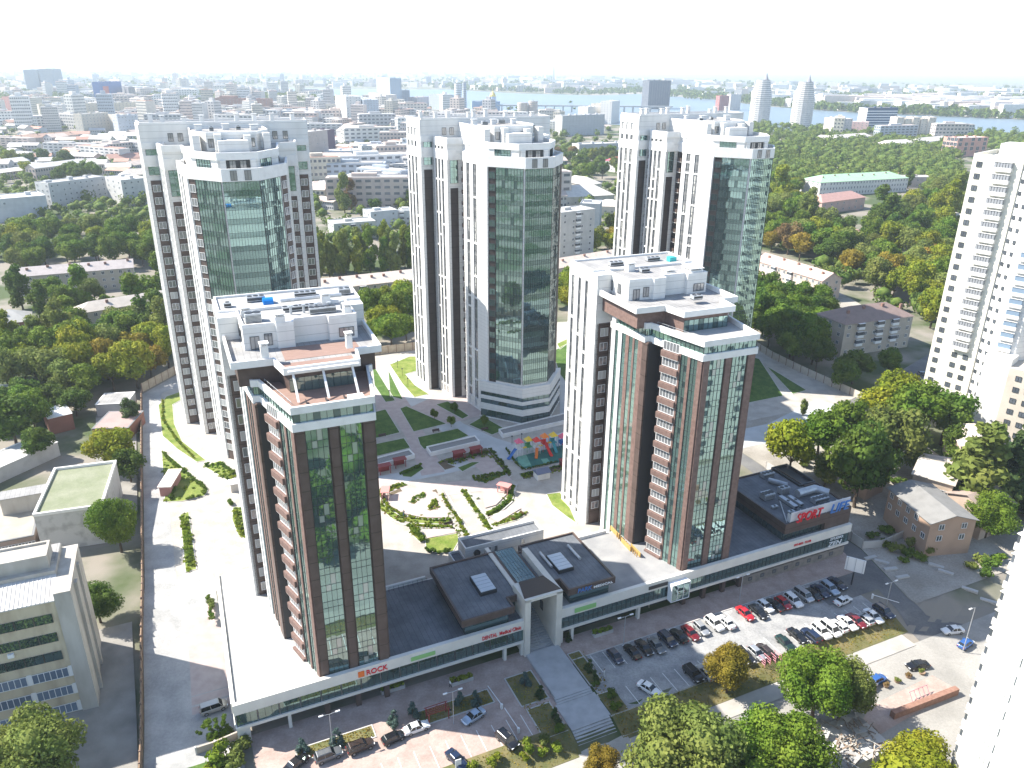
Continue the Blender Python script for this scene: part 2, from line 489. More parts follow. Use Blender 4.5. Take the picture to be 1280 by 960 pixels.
# round garden between the towers
bed([(474, 612), (505, 603), (508, 607), (474, 619)], LAWNY, 'flower_bed')
bed([(476, 622), (482, 634), (500, 645), (530, 650), (566, 650), (560, 656), (520, 655), (492, 650), (474, 636)], LAWNY, 'flower_bed')
bed([(512, 628), (522, 617), (532, 620), (518, 629)], LAWNY, 'flower_bed')
bed([(532, 638), (544, 622), (550, 636)], LAWNY, 'flower_bed')
bed([(549, 620), (556, 618), (578, 652), (570, 656), (562, 645)], LAWNY, 'flower_bed')
bed([(566, 656), (576, 654), (588, 676), (580, 678)], LAWNY, 'flower_bed')
bed([(575, 612), (583, 612), (602, 642), (594, 642)], LAWNY, 'flower_bed')
bed([(598, 648), (606, 644), (616, 662), (610, 664)], LAWNY, 'flower_bed')
bed([(606, 640), (622, 634), (635, 622), (638, 606), (644, 606), (641, 626), (628, 640), (610, 646)], LAWNY, 'flower_bed')
bed([(512, 654), (560, 656), (568, 660), (520, 661)], LAWNY, 'flower_bed')
bed([(510, 655), (520, 657), (532, 676), (526, 679), (514, 668)], LAWNY, 'flower_bed')
bed([(531, 674), (572, 667), (574, 676), (566, 690), (548, 692), (533, 688)], LAWNY)
bed([(615, 656), (650, 640), (660, 641), (648, 650), (620, 658)], LAWNY)
bed([(590, 600), (606, 596), (634, 588), (638, 592), (606, 604)], LAWN, 'flower_bed')
bed([(546, 578), (556, 574), (608, 560), (640, 594), (636, 597), (610, 566), (560, 580), (570, 584), (556, 588)], SOIL, 'flower_bed')
bed([(500, 590), (524, 580), (530, 586), (514, 597), (504, 596)], LAWN, 'flower_bed')
bed([(572, 585), (590, 578), (600, 578), (578, 590)], LAWN, 'flower_bed')
bed([(650, 592), (705, 580), (705, 588), (654, 600)], SOIL, 'flower_bed')
# rose coloured gravel and paths inside the round garden
sheet('garden_paving', [(484, 622), (512, 612), (545, 616), (560, 640), (560, 648), (530, 648), (502, 642), (486, 632)], ROSE, 5)
sheet('garden_paving', [(602, 614), (630, 606), (634, 618), (620, 632), (606, 636)], ROSE, 5)
sheet('garden_paving', [(532, 662), (566, 662), (574, 666), (533, 674)], ROSE, 5)
sheet('garden_paving', [(612, 648), (640, 634), (652, 636), (622, 654)], ROSE, 5)
sheet('garden_path', [(508, 606), (516, 604), (532, 624), (524, 628)], PLAZA, 5)
sheet('garden_path', [(545, 612), (552, 610), (588, 676), (578, 680)], PLAZA, 5)
bed([(521, 637), (527, 630), (531, 634), (526, 641)], SOIL, 'flower_bed')
bed([(507, 634), (514, 631), (517, 636), (510, 639)], SOIL, 'flower_bed')
bed([(612, 622), (620, 617), (624, 623), (616, 628)], LAWN, 'flower_bed')
bed([(540, 614), (547, 611), (550, 616), (543, 618)], SOIL, 'flower_bed')
bed([(486, 617), (500, 611), (503, 614), (489, 620)], SOIL, 'flower_bed')
for a, b in (((474, 640), (486, 647)), ): pass
kerb([at(u, v, 5) for u, v in ((472, 640), (486, 650), (506, 657), (534, 661), (566, 661))], 'garden_kerb', .3, .25, KERB, z=5.0)
kerb([at(u, v, 5) for u, v in ((604, 650), (624, 642), (640, 628), (646, 606))], 'garden_kerb', .3, .25, KERB, z=5.0)
kerb([at(u, v, 5) for u, v in ((556, 612), (592, 676))], 'garden_kerb', .25, .2, KERB, z=5.0)
kerb([at(u, v, 5) for u, v in ((583, 610), (622, 668))], 'garden_kerb', .25, .2, KERB, z=5.0)
# playground floor
sheet('playground_floor', [(627, 562), (705, 542), (718, 575), (655, 586)], RUBBER, 5, .05)
sheet('playground_patch', [(646, 568), (656, 565), (664, 582), (654, 584), (648, 578)], RUBBERL, 5, .06)
sheet('playground_patch', [(676, 574), (684, 573), (688, 578), (680, 580)], RUBBERL, 5, .06)

# steps from the street up to the passage between the shops
def stair(s0, s1, wa, wb, za, zb, n, name='steps'):
    mb = MB()
    for i in range(n):
        w0 = wa + (wb - wa) * i / n; z = za + (zb - za) * (i + 1) / n
        a = sw(s0, w0); b = sw(s1, w0); f = Fr(a, b)
        mb.bf(f, 0, f.L, -(wb - w0), 0, za - .6, z)
    return struct(name, mb, PATHS)
PATHS = mat('granite_slab', (.34, .345, .35), .8, col2=(.42, .425, .43), scale=.5)
def slab(s0, s1, w0, w1, z0, z1, m, name):
    mb = MB(); mb.prism([sw(s0, w0)[:2], sw(s1, w0)[:2], sw(s1, w1)[:2], sw(s0, w1)[:2]], z0, z1); return struct(name, mb, m)
slab(53.2, 60.2, -12.9, -.6, -1.2, .52, PATHS, 'terrace')
slab(52.6, 60.6, -20.0, -14.2, -2, .14, PATHS, 'terrace')
stair(53.0, 60.3, -14.3, -12.9, .1, .51, 3)
stair(52.6, 60.2, -23.9, -20.0, -1.5, .135, 8)
slab(51.8, 61.5, -28.3, -23.6, -2.2, -1.2, PLAZA, 'terrace')
# grass and soil beds beside the steps
for a in ((60.8, 63.4, -12.5, -3.5), (60.8, 64.2, -24, -15), (47.0, 52.4, -12.0, -4.5), (47.5, 52.0, -20, -13.0), (29, 43, -9.0, -5.6), (8.5, 21.5, -8.0, -5.2)):
    wsheet('planting_bed', a[0], a[1], a[2], a[3], DRYG, dz=.09)
    kerb([sw(a[0], a[2]), sw(a[1], a[2]), sw(a[1], a[3]), sw(a[0], a[3])], closed=True)
# roads round the estate and in the blocks behind
sheet('courtyard', [(88, 720), (172, 640), (168, 720), (172, 870), (150, 955), (60, 980), (130, 900)], ASPH, 0, .3) if False else None
wsheet('courtyard', -60, -15.4, 34, -40, mat('cracked_yard_asphalt', (.20, .19, .175), .95, col2=(.30, .285, .26), scale=.2, bump=.3, bscale=3))
sheet('yard', [(120, 520), (170, 500), (172, 640), (120, 640)], MATS['cracked_yard_asphalt'], 5)
sheet('lane', [(1030, 520), (1150, 450), (1200, 420), (1180, 480), (1150, 520)], ASPH, 5)
sheet('lane', [(920, 300), (950, 318), (1060, 372), (1100, 395), (1090, 402), (1040, 380), (920, 330)], DIRT, 5)
sheet('forecourt', [(1100, 690), (1150, 640), (1235, 690), (1205, 780), (1150, 740)], DIRT, None) if False else None

# ------------------------------------------------------------------ river and the far land
WATER = mat('river_water', (.17, .215, .255), .4, spec=.4, bump=.06, bscale=.02, col2=(.14, .185, .225), scale=.002)
def fsheet(name, pix, m, z): return tag(link(name, poly_mesh(name, [at(u, v, z) for u, v in pix], m, z)), kind='structure')
fsheet('river', [(300, 108), (420, 111), (560, 112), (650, 117), (735, 119), (800, 117), (880, 123), (960, 133), (1060, 140), (1160, 144), (1290, 150), (1500, 156), (1500, 190), (1290, 173), (1170, 168), (1060, 165), (960, 164), (840, 160), (700, 152), (560, 142), (480, 128), (400, 118), (300, 113)], WATER, 5.4)
fsheet('river', [(40, 91), (130, 91), (250, 95.5), (330, 98), (430, 101.5), (430, 104), (320, 101), (220, 98.5), (120, 96), (40, 94)], WATER, 5.8)
fsheet('sand_bank', [(738, 117.4), (800, 115.5), (880, 121.6), (880, 123.2), (800, 117.3), (738, 119.4)], DIRT, 5.9)
# ------------------------------------------------------------------ facade pieces
FH = 3.3
def glass_bay(w, h, cols, rows, seed=0, gm=None, band=False, tilt=.003, depth=.07):
    """one storey of curtain wall: mullions and slightly uneven panes; origin at its lower left, outwards = -y"""
    rr = random.Random(seed); mb = MB()
    for i in range(cols):
        for j in range(rows):
            x0, x1 = w * i / cols, w * (i + 1) / cols
            z0, z1 = h * rows_z(rows, j), h * rows_z(rows, j + 1)
            t = [rr.uniform(-1, 1) * tilt * (x1 - x0) for _ in range(3)]
            mb.face([(x0, t[0], z0), (x1, t[1], z0), (x1, t[1] + t[2], z1), (x0, t[0] + t[2], z1)], 4 if (band and j == 0) else (0 if rr.random() < .94 else rr.choice((2, 3))))
    for i in range(cols + 1):
        x = w * i / cols; mb.box(x - .026, x + .026, -depth, .02, 0, h, 1)
    for j in range(rows + 1):
        z = h * rows_z(rows, j); mb.box(.026, w - .026, -depth + .02, .02, max(z - .026, 0.002), min(z + .026, h - .002), 1)
    return mb.mesh('glass_bay', [gm or GLASS, MULL, GLASSD, GLASSB, GLASSS])
def rows_z(n, j): return {1: (0, 1), 2: (0, .38, 1), 3: (0, .3, .62, 1)}[n][j]

def window_mesh(w, h, panes=2, frame=None, gm=None):
    mb = MB(); t = .09
    mb.box(0, w, -.08, 0, 0, t, 1); mb.box(0, w, -.08, 0, h - t, h, 1)
    for i in range(panes + 1):
        x = (w - t) * i / panes; mb.box(x, x + t, -.082, 0, t, h - t, 1)
    for i in range(panes):
        x0 = (w - t) * i / panes + t; x1 = (w - t) * (i + 1) / panes
        mb.face([(x0, -.03, t), (x1, -.035, t), (x1, -.03, h - t), (x0, -.033, h - t)], 0)
    return mb.mesh('window', [gm or WGLASS, frame or WFRAME])

_seg = {}
def slot_window(w, n, var):
    """a vertical ribbon of n storeys"""
    key = (round(w, 2), n, var)
    if key in _seg: return _seg[key]
    rr = random.Random(n * 31 + var); mb = MB(); h = n * FH - .5
    for i in range(n):
        z0 = i * FH + .03; zt = min(z0 + 2.55, h)
        g = 0 if rr.random() < .8 else 3
        e = rr.uniform(-.02, .02)
        mb.face([(0, 0, z0), (w * .5, e, z0), (w * .5, e, zt), (0, 0, zt)], g)
        mb.face([(w * .5, 0, z0), (w, e, z0), (w, e, zt), (w * .5, 0, zt)], 0)
        if i < n - 1: mb.box(0, w, -.05, .02, zt, (i + 1) * FH + .03, 2)
        mb.box(0, w, -.07, .02, z0 + .75, z0 + .83, 1)
    for x in (0, w * .5, w): mb.box(x - .04, x + .04, -.09, .02, 0, h, 1)
    me = mb.mesh('window', [WGLASS, MULL, GREYSP, CURTAIN]); _seg[key] = me
    return me
GREYSP = mat('grey_spandrel', (.20, .20, .20), .5)

def slab_face(root, fr, z0, z1, slots, seed, acc):
    """a white slab: proud panels with vertical slots broken by crossbars"""
    rr = random.Random(seed); mb = MB(); edges = [0.0]
    for a, b in slots: edges += [a, b]
    edges.append(fr.L)
    for i in range(0, len(edges), 2):
        mb.bf(fr, edges[i], edges[i + 1], 0, .38, z0, z1)
    for a, b in slots:
        mb.bf(fr, a, b, 0, .377, z1 - 2.4, z1 - .003)
        z = z1 - 2.4 - FH * 0; base = z0 + .6
        mb.bf(fr, a, b, 0, .377, z0, base)
        while z - base > FH * .9:
            n = min(rr.choice((1, 2, 3, 3, 4, 5)), int((z - base) / FH + .12))
            if n < 1: break
            h = n * FH - .5
            acc.append((slot_window(b - a, n, rr.randrange(3)), fr.mat4(a, .06, z - h)))
            mb.bf(fr, a, b, 0, .376, z - n * FH, z - h)
            z -= n * FH
    mb.build('white_panelling', PANEL, root)

def mir(p): return (-p[0], p[1])
def both(root, a, b, fn, right=True):
    """call fn with the frame of the left-hand wall a->b and of its mirror image"""
    fn(Fr(a, b), 0)
    if right: fn(Fr(mir(b), mir(a)), 1)
def outline(left): return left + [mir(p) for p in reversed(left)]

BAL_T = None
def add_windows(acc, root):
    """the single windows gathered for one tower; past the limit they are joined"""
    acc = sorted(acc, key=lambda a: -a[1].translation.z)
    by = {}
    for me, mw in acc[:290]: link('window', me, root, mw=mw)
    rest = acc[290:]
    if rest:
        mb = MB(); mats = []
        for me, mw in rest:
            k = len(mb.v); mb.v += [tuple(mw @ v.co) for v in me.vertices]; idx = []
            for m in me.materials:
                if m not in mats: mats.append(m)
                idx.append(mats.index(m))
            for p in me.polygons: mb.f.append([k + q for q in p.vertices]); mb.m.append(idx[p.material_index])
        tag(mb.build('window', mats, root), kind='stuff')

WIN19 = window_mesh(1.9, 1.9, 2)
WIN19B = window_mesh(1.9, 1.9, 2, gm=CURTAIN)
WIN13 = window_mesh(1.3, 2.1, 2, frame=MULL)
DOOR = window_mesh(1.5, 2.3, 2, frame=MULL)
BAY33 = [glass_bay(2.76, FH, 4, 2, s, None, True) for s in range(5)]
BAY27 = [glass_bay(2.77, FH, 3, 2, s + 5, None, True) for s in range(5)]
BAY34 = [glass_bay(3.35, FH, 4, 2, s + 9) for s in range(4)]
GREENTINT = glassmat('green_glazing', (.26, .40, .36), .75, .04)
BAY16 = [glass_bay(1.6, FH, 2, 2, s + 20, GREENTINT) for s in range(3)]
BAY11 = [glass_bay(1.15, FH, 1, 2, s + 30, GREENTINT) for s in range(3)]

def vents(root, spots, seed):
    """rooftop machines of one tower"""
    rr = random.Random(seed)
    for (x, y, z, w, d, h, kind) in spots:
        mb = MB()
        if kind == 'shaft':
            mb.box(x, x + w, y, y + d, z, z + h); mb.box(x - .15, x + w + .15, y - .15, y + d + .15, z + h + .35, z + h + .5)
            for cx in (x + .1, x + w - .25):
                for cy in (y + .1, y + d - .25): mb.box(cx, cx + .15, cy, cy + .15, z + h, z + h + .35)
            mb.build('ventilation_shaft', PARAPET, root)
        else:
            mb.box(x, x + w, y, y + d, z + .15, z + h); mb.box(x + .05, x + w - .05, y + .05, y + d - .05, z, z + .15, 1)
            for i in range(max(1, int(w / .9))):
                cx = x + w * (i + .5) / max(1, int(w / .9)); mb.tube((cx, y + d / 2, z + h), (cx, y + d / 2, z + h + .08), min(w, d) * .33, n=12, m=1)
            for i in range(5): mb.box(x + .08, x + w - .08, y - .03, y, z + .3 + (h - .5) * i / 5, z + .38 + (h - .5) * i / 5, 1)
            mb.build('air_handler', [STEEL, DARK], root)

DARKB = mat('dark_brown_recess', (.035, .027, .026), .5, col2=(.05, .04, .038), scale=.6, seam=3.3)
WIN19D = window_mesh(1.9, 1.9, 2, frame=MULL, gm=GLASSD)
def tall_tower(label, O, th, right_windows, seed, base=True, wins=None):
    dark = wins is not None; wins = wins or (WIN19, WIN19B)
    root = thing('residential_tower', label, 'tower', (O[0], O[1], 5.0), R(th), 'tall white towers with mirror glass fronts')
    L1 = [(-22.4, 46.3), (-21.3, 36.4), (-16.2, 36.4), (-16.2, 34.8), (-17.7, 34.8), (-16.4, 27.0), (-11.9, 27.0), (-11.9, 22.2), (-13.3, 22.0), (-11.4, 8.6), (-4.1, 0)]
    L2 = [(-22.4, 46.3), (-21.3, 36.4), (-16.2, 36.4), (-16.2, 34.8), (-17.7, 34.8), (-16.4, 27.0), (-11.9, 26.4), (-10.2, 11.2), (-4.6, 3.4)]
    ZC, ZB, ZA = 78.2, 81.5, 86.0
    P1, P2 = outline(L1), outline(L2)
    mb = MB(); mb.prism(P1, 0, ZC - 1.1); mb.prism(P2, ZC - 1.1, ZB - 1.0, 0, None)
    mb.build('wall', WHITE, root)
    # decks and parapets, tier by tier
    mb = MB(); mb.prism(inset_poly(P1, .3), ZC - 1.12, ZC - 1.0); mb.prism(inset_poly(P2, .3), ZB - 1.02, ZB - .9)
    mb.build('roof_terrace', CONCR, root)
    mb = MB(); mb.ring([(p[0] * 1.0, p[1]) for p in inset_poly(P1, -.32)], .5, ZC - 2.9, ZC); mb.ring(inset_poly(P2, -.25), .5, ZB - 1.7, ZB)
    mb.build('parapet', PARAPET, root)
    # crown: back range and penthouses
    mb = MB()
    mb.prism([(-22.5, 46.4), (-21.4, 36.3), (21.4, 36.3), (22.5, 46.4)], ZB - .9, ZA)
    mb.prism([(-9.6, 36.3), (-9.6, 24), (-6, 17), (6, 17), (9.6, 24), (9.6, 36.3)], ZB - .9, ZA - 1.4)
    mb.prism([(-3.6, 17), (-3.6, 12.5), (3.6, 12.5), (3.6, 17)], ZB - .9, ZA - 2.6)
    for x in (-9.2, -4.2, 2.8, 7.6): mb.box(x, x + 1.7, 13.5 + abs(x + .8) * .35, 16.5 + abs(x) * .35, ZB - .9, ZA - 1.9 + (x % 2) * .4)
    mb.build('penthouse', WHITE, root)
    mb = MB(); mb.ring([(-22.5, 46.4), (-21.4, 36.3), (21.4, 36.3), (22.5, 46.4)], .35, ZA, ZA + .5); mb.ring([(-9.6, 36.2), (-9.6, 24), (-6, 17), (6, 17), (9.6, 24), (9.6, 36.2)], .35, ZA - 1.4, ZA - .85)
    mb.build('penthouse_parapet', PARAPET, root)
    mb = MB(); mb.prism([(-22, 46), (-21, 36.7), (21, 36.7), (22, 46)], ZA + .01, ZA + .06); mb.prism([(-9.2, 36), (-9.2, 24.2), (-5.8, 17.4), (5.8, 17.4), (9.2, 24.2), (9.2, 36)], ZA - 1.39, ZA - 1.33)
    mb.build('flat_roof', GREYROOF, root)
    spots = []
    rr = random.Random(seed)
    for i in range(9): spots.append((-20 + i * 4.6 + rr.uniform(-1, 1), rr.uniform(38, 44), ZA + .06, 1.1, .9, rr.uniform(1.0, 1.9), 'shaft'))
    for i in range(5): spots.append((-8 + i * 3.4, rr.uniform(25, 33), ZA - 1.33, rr.uniform(1, 2.2), 1.1, rr.uniform(.9, 1.3), 'unit' if i % 2 else 'shaft'))
    vents(root, spots, seed)
    acc = []
    # penthouse windows
    f = Fr((-21.4, 36.3), (21.4, 36.3))
    for q in (6.6, 9.0, 33.4, 36.2): acc.append((WIN13, f.mat4(q, .05, ZB + .1)))
    f = Fr((-6, 17), (6, 17))
    for q in (.4, 2.6, 8.2, 10.2): acc.append((WIN13, f.mat4(q, .05, ZB)))
    # white slabs
    both(root, (-22.4, 46.3), (-21.3, 36.4), lambda f, r: slab_face(root, f, 0, ZA, ((.8, 2.15), (3.3, 4.7), (5.8, 7.2)) if not r else ((3.0, 4.1), (5.6, 6.7), (8.2, 9.2)), seed + r, acc), right_windows)
    both(root, (-17.7, 34.8), (-16.4, 27.0), lambda f, r: slab_face(root, f, 0, ZB - .1, ((.6, 1.75), (2.5, 3.7), (4.5, 5.75)) if not r else ((2.2, 3.2), (4.3, 5.3)), seed + 5 + r, acc), right_windows)
    both(root, (-13.3, 22.0), (-11.4, 8.6), lambda f, r: slab_face(root, f, 0, ZC - .1, ((1.8, 3.7), (5.6, 7.6)) if not r else ((6, 7.5), (9.7, 11.2)), seed + 9 + r, acc), right_windows)
    # brown columns that face the front, with a window on every storey
    def brown(fr, q0, q1, ztop, n, off=.0):
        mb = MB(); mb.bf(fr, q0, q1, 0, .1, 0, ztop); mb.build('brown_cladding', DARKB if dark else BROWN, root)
        if dark and q0 > .3: return
        k = random.Random(seed + n)
        for i in range(n):
            z = ztop - (i + 1) * FH + .25
            if z < .5: break
            acc.append((wins[0] if k.random() < .7 else wins[1], fr.mat4((q0 + q1) / 2 - .95, .16, z)))
    def teal(fr, q0, q1, z0, z1):
        n = int((z1 - z0) / FH); k = q1 - q0
        me = glass_bay(k, FH, 2, 2, seed)
        pieces('glass_bay', me, [fr.mat4(q0, .12, z1 - (i + 1) * FH) for i in range(n)], root)
    for a, b, ztop, lo in (((-21.3, 36.4), (-16.2, 36.4), ZB - 1.8, 2.6), ((-16.4, 27.0), (-11.9, 27.0), ZC - 3.0, 2.4)):
        fl = Fr(a, b); fr_ = Fr(mir(b), mir(a))
        brown(fl, .55, .55 + lo, ztop - 8, 22); teal(fl, .55, .55 + lo, ztop - 8, ztop)
        brown(fr_, fr_.L - .55 - lo, fr_.L - .55, ztop - 8, 22); teal(fr_, fr_.L - .55 - lo, fr_.L - .55, ztop - 8, ztop)
    # the side walls of the notches: dark, with balconies
    bal = MB(); bal.box(0, 1.9, -.9, 0, 0, 1.15, 0); bal.box(0, 1.9, -.9, 0, -.18, 0, 1)
    bme = bal.mesh('balcony', [BROWN, WHITE])
    nb = []
    for a, b, ztop in (((-11.9, 27.0), (-11.9, 22.2), ZC - 3), ((-16.2, 36.4), (-16.2, 34.8), ZB - 2)):
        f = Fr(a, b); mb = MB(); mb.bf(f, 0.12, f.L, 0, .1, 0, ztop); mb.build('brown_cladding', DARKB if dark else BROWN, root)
        for i in range(22):
            nb.append(f.mat4(max(0.15, f.L / 2 - .95) if f.L > 2.2 else -.2, .1, 3 + i * FH))
    pieces('balcony', bme, nb, root)
    # glazed front: two splayed sides and the flat middle
    Z0, Z1 = 12.0, 75.2
    for a, b, side in (((-11.4, 8.6), (-4.1, 0), 0), (mir((-4.1, 0)), mir((-11.4, 8.6)), 1)):
        f = Fr(a, b)
        if side == 0: brown(f, .1, 2.35, Z1, 22); q = 2.4
        else: brown(f, f.L - 2.35, f.L - .1, Z1, 22); q = 0.0
        n = 19
        for j in range(3):
            for i in range(n):
                w = 2.77
                link('glass_bay', BAY27[(i * 2 + j * 3 + i // 4) % 5], root, mw=f.mat4(q + j * w, .15, Z1 - (i + 1) * FH))
    f = Fr((-4.1, 0), (4.1, 0))
    for j in range(3):
        for i in range(19): link('glass_bay', BAY33[(i * 3 + 2 * j + i // 5) % 5], root, mw=f.mat4(-.1 + j * 2.76, .15, Z1 - (i + 1) * FH))
    # french doors in the white band above the glass and loggia glazing on the tier above
    for q in (1.8, 5.0): acc.append((DOOR, f.mat4(q, .34, ZC - 2.7)))
    f = Fr((-10.2, 11.2), (-4.6, 3.4))
    me = glass_bay(5.0, 2.1, 5, 1, seed); link('loggia_glazing', me, root, mw=f.mat4(2, .06, ZC - .6))
    f = Fr((4.6, 3.4), (10.2, 11.2)); link('loggia_glazing', me, root, mw=f.mat4(1, .06, ZC - .6))
    f = Fr((-4.6, 3.4), (4.6, 3.4))
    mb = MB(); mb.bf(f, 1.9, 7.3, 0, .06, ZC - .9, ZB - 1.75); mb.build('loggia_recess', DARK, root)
    mb = MB(); mb.bf(f, .5, 1.8, 0, .5, ZC - .98, ZB - 1.7); mb.bf(f, 7.4, 8.7, 0, .5, ZC - .98, ZB - 1.7); tag(mb.build('loggia_pier', WHITE, root), kind='stuff')
    acc.append((DOOR, f.mat4(2.6, .1, ZC - .85))); acc.append((DOOR, f.mat4(5.0, .1, ZC - .85)))
    add_windows(acc, root)
    if not base: return root
    # three storey base with white bands
    B = inset_poly(outline([(-11.6, 8.9), (-4.1, 0)]), -.9)
    mb = MB(); mb.prism([(B[0][0], B[0][1])] + B[1:-1] + [B[-1]], 0, 11.8)
    mb.build('base_glazing', SGLASS, root)
    Bo = inset_poly(B, -.22)
    mb = MB()
    for z0, z1 in ((8.6, 11.85), (6.2, 7.35), (2.7, 4.7), (0, .35)):
        mb.prism(Bo, z0, z1, 0, None, True)
    mb.build('base_band', PANEL, root)
    mb = MB()
    for i in range(3):
        a, b = B[i], B[i + 1]; f = Fr(a, b)
        n = max(2, int(f.L / 1.6))
        for j in range(n + 1): mb.bf(f, f.L * j / n - .04, f.L * j / n + .04, 0, .1, .3, 8.6)
    mb.build('base_mullion', MULL, root)
    return root

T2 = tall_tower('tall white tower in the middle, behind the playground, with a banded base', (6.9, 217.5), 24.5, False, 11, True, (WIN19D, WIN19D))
T3 = tall_tower('tall white tower at the left, behind the lower tower on the shop terrace', (-64.2, 187.8), 22.5, True, 23, False)
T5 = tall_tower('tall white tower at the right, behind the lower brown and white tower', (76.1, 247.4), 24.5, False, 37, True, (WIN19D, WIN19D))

# ------------------------------------------------------------------ the two lower towers on the shops
def short_tower(label, O, th, seed, west):
    root = thing('residential_tower', label, 'tower', (O[0], O[1], 5.0), R(th), 'lower brown and white towers above the shops')
    ZB, ZA, ZR = 54.0, 57.5, 60.6
    Lm = [(-14, 40), (-13.8, 27.3), (-9.8, 27.3), (-9.8, 23.9), (-11.7, 23.9), (-10.3, 12.2), (-7.3, 12.0), (-7.3, 9.5), (-8.9, 9.2), (-5.9, 0)]
    Lb = [(-14, 40), (-13.8, 27.3), (-9.8, 27.3), (-9.8, 24.3), (-12.1, 24.3), (-10.7, 13.0), (-9.6, 12.8), (-6.3, -.4)]
    La = [(-13.9, 39.9), (-13.7, 27.2), (-13.4, 12.6), (-7.0, 12.4), (-6.0, 7.2)]
    Rm = [(5.9, 0), (7.6, 9.2), (6.6, 9.6), (6.6, 12.0), (8.6, 12.2), (9.6, 23.9), (8.4, 24.1), (8.4, 27.3), (11.0, 27.3), (11.3, 40)]
    Rb = [(6.3, -.4), (8.3, 12.8), (9.0, 13.0), (9.9, 24.3), (8.4, 24.4), (8.4, 27.3), (11.0, 27.3), (11.3, 40)]
    Ra = [(6.0, 7.2), (6.6, 12.4), (10.7, 12.6), (11.0, 27.2), (11.2, 39.9)]
    Pm, Pb, Pa = Lm + Rm, Lb + Rb, La + Ra
    mb = MB(); mb.prism(Pm, 0, 50.2); mb.prism(inset_poly(Pb, .55), 50.2, ZB - 1.1)
    mb.build('wall', BROWN, root)
    mb = MB(); mb.prism(inset_poly(Pa, 1.0), ZB - 1.1, ZA - 1.1); mb.build('upper_wall', BRICKP if not west else BROWN, root)
    mb = MB(); mb.prism(inset_poly(Pb, .2), 50.0, 51.25, 0, None, True); 
    mb.build('floor_band', PARAPET, root)
    mb = MB(); mb.ring(inset_poly(Pb, -.05), .45, ZB - 1.15, ZB + .02); mb.build('parapet', PARAPET, root)
    mb = MB(); mb.ring(inset_poly(Pb, -.04), .5, 50.0 - .02, 51.3); mb.build('lower_band', PARAPET, root)
    mb = MB(); mb.prism(inset_poly(Pb, .4), ZB - 1.12, ZB - .98); mb.build('roof_terrace', DECK if west else CONCR, root)
    mb = MB(); mb.prism(inset_poly(Pa, .2), ZA - 1.15, ZA - .95, 0, None, True); mb.build('upper_terrace', GREYROOF, root)
    mb = MB(); mb.box(-6.2, 5.5, 8.0, 11.8, ZA - .95, ZA - .9); mb.box(-5.0, 7.5, 13.2, 19.4, ZA - .95, ZA - .9); tag(mb.build('terrace_deck', DECK if west else GREYROOF, root), kind='stuff')
    mb = MB(); mb.ring(Pa, .4, ZA - 1.2, ZA); mb.build('upper_parapet', PARAPET, root)
    # penthouse and the white back range
    mb = MB()
    mb.prism([(-14.05, 40.05), (-13.85, 27.25), (-9.75, 27.25), (-9.75, 30), (8.6, 30), (8.6, 27.25), (11.05, 27.25), (11.35, 40.05)], ZA - 1, ZR)
    Pp = [(-10.9, 30.1), (-10.6, 20.5), (-5.4, 20.2), (-5.2, 19.6), (-2.4, 19.6), (-2.2, 21.4), (3.4, 21.4), (3.6, 20.6), (8.4, 20.6), (8.4, 30.1)]
    mb.prism(Pp, ZA - 1, ZR - .2)
    mb.prism([(-14.0, 40), (-13.8, 27.3), (10.9, 27.3), (11.25, 40)], 0, ZA - 1.2)
    mb.build('white_wall', WHITE, root)
    back = [(-14.05, 40.05), (-13.85, 30.2), (11.1, 30.2), (11.35, 40.05)]
    mb = MB(); mb.ring(back, .35, ZR, ZR + .45); mb.ring(inset_poly(Pp, -.02), .35, ZR - .2, ZR + .42); mb.build('penthouse_parapet', PARAPET, root)
    mb = MB(); mb.prism(inset_poly(back, .3), ZR + .01, ZR + .05); mb.prism(inset_poly(Pp, .3), ZR - .19, ZR - .1); mb.build('flat_roof', CONCR if west else GREYROOF, root)
    acc = []
    # white slab at the back
    both(root, (-14, 40), (-13.8, 27.3), lambda f, r: slab_face(root, f, 0, ZR, ((1.2, 2.5), (4.3, 5.6), (7.4, 8.7)), seed + r, acc), False)
    f = Fr((-14, 40), (-13.8, 27.3))
    f = Fr((-13.8, 27.3), (-9.8, 27.3))
    mb = MB(); mb.bf(f, .4, 3.2, 0, .1, 0, 50); mb.build('brown_cladding', BROWN, root)
    for i in range(14): acc.append((WIN19 if (i * 7) % 3 else WIN19B, f.mat4(.85, .16, 47 - i * FH)))
    # notch with dark wall and tiled balconies
    f = Fr((-9.8, 27.3), (-9.8, 23.9))
    bal = MB(); bal.box(0, 1.5, -1.3, 0, 0, 1.2); bme = bal.mesh('balcony', BRICKP)
    pieces('balcony', bme, [f.mat4(1.75, .02, 2.6 + i * FH) for i in range(14)], root)
    # middle range: white frames, glazed strips and tiled strips
    f = Fr((-11.7, 23.9), (-10.3, 12.2))
    for nm, cols, m in (('white_frame', ((0, 1.25), (2.4, 3.55)), PANEL), ('tiled_strip', ((4.75, 5.85), (7.05, 7.65), (8.85, 10.2)), BRICKP), ('brown_pier', ((10.2, f.L),), BROWN)):
        mb = MB()
        for a, b in cols: mb.bf(f, a, b, 0, .4 if m is PANEL else .25, 0, 50.0 if a > .1 else ZB - .02)
        mb.build(nm, m, root)
    for q, me in ((1.25, BAY11), (3.57, BAY11), (5.87, BAY11), (7.68, BAY11)):
        for i in range(15): link('glass_bay', me[(i * 5 + int(q)) % 3], root, mw=f.mat4(q, .14, 50 - (i + 1) * FH))
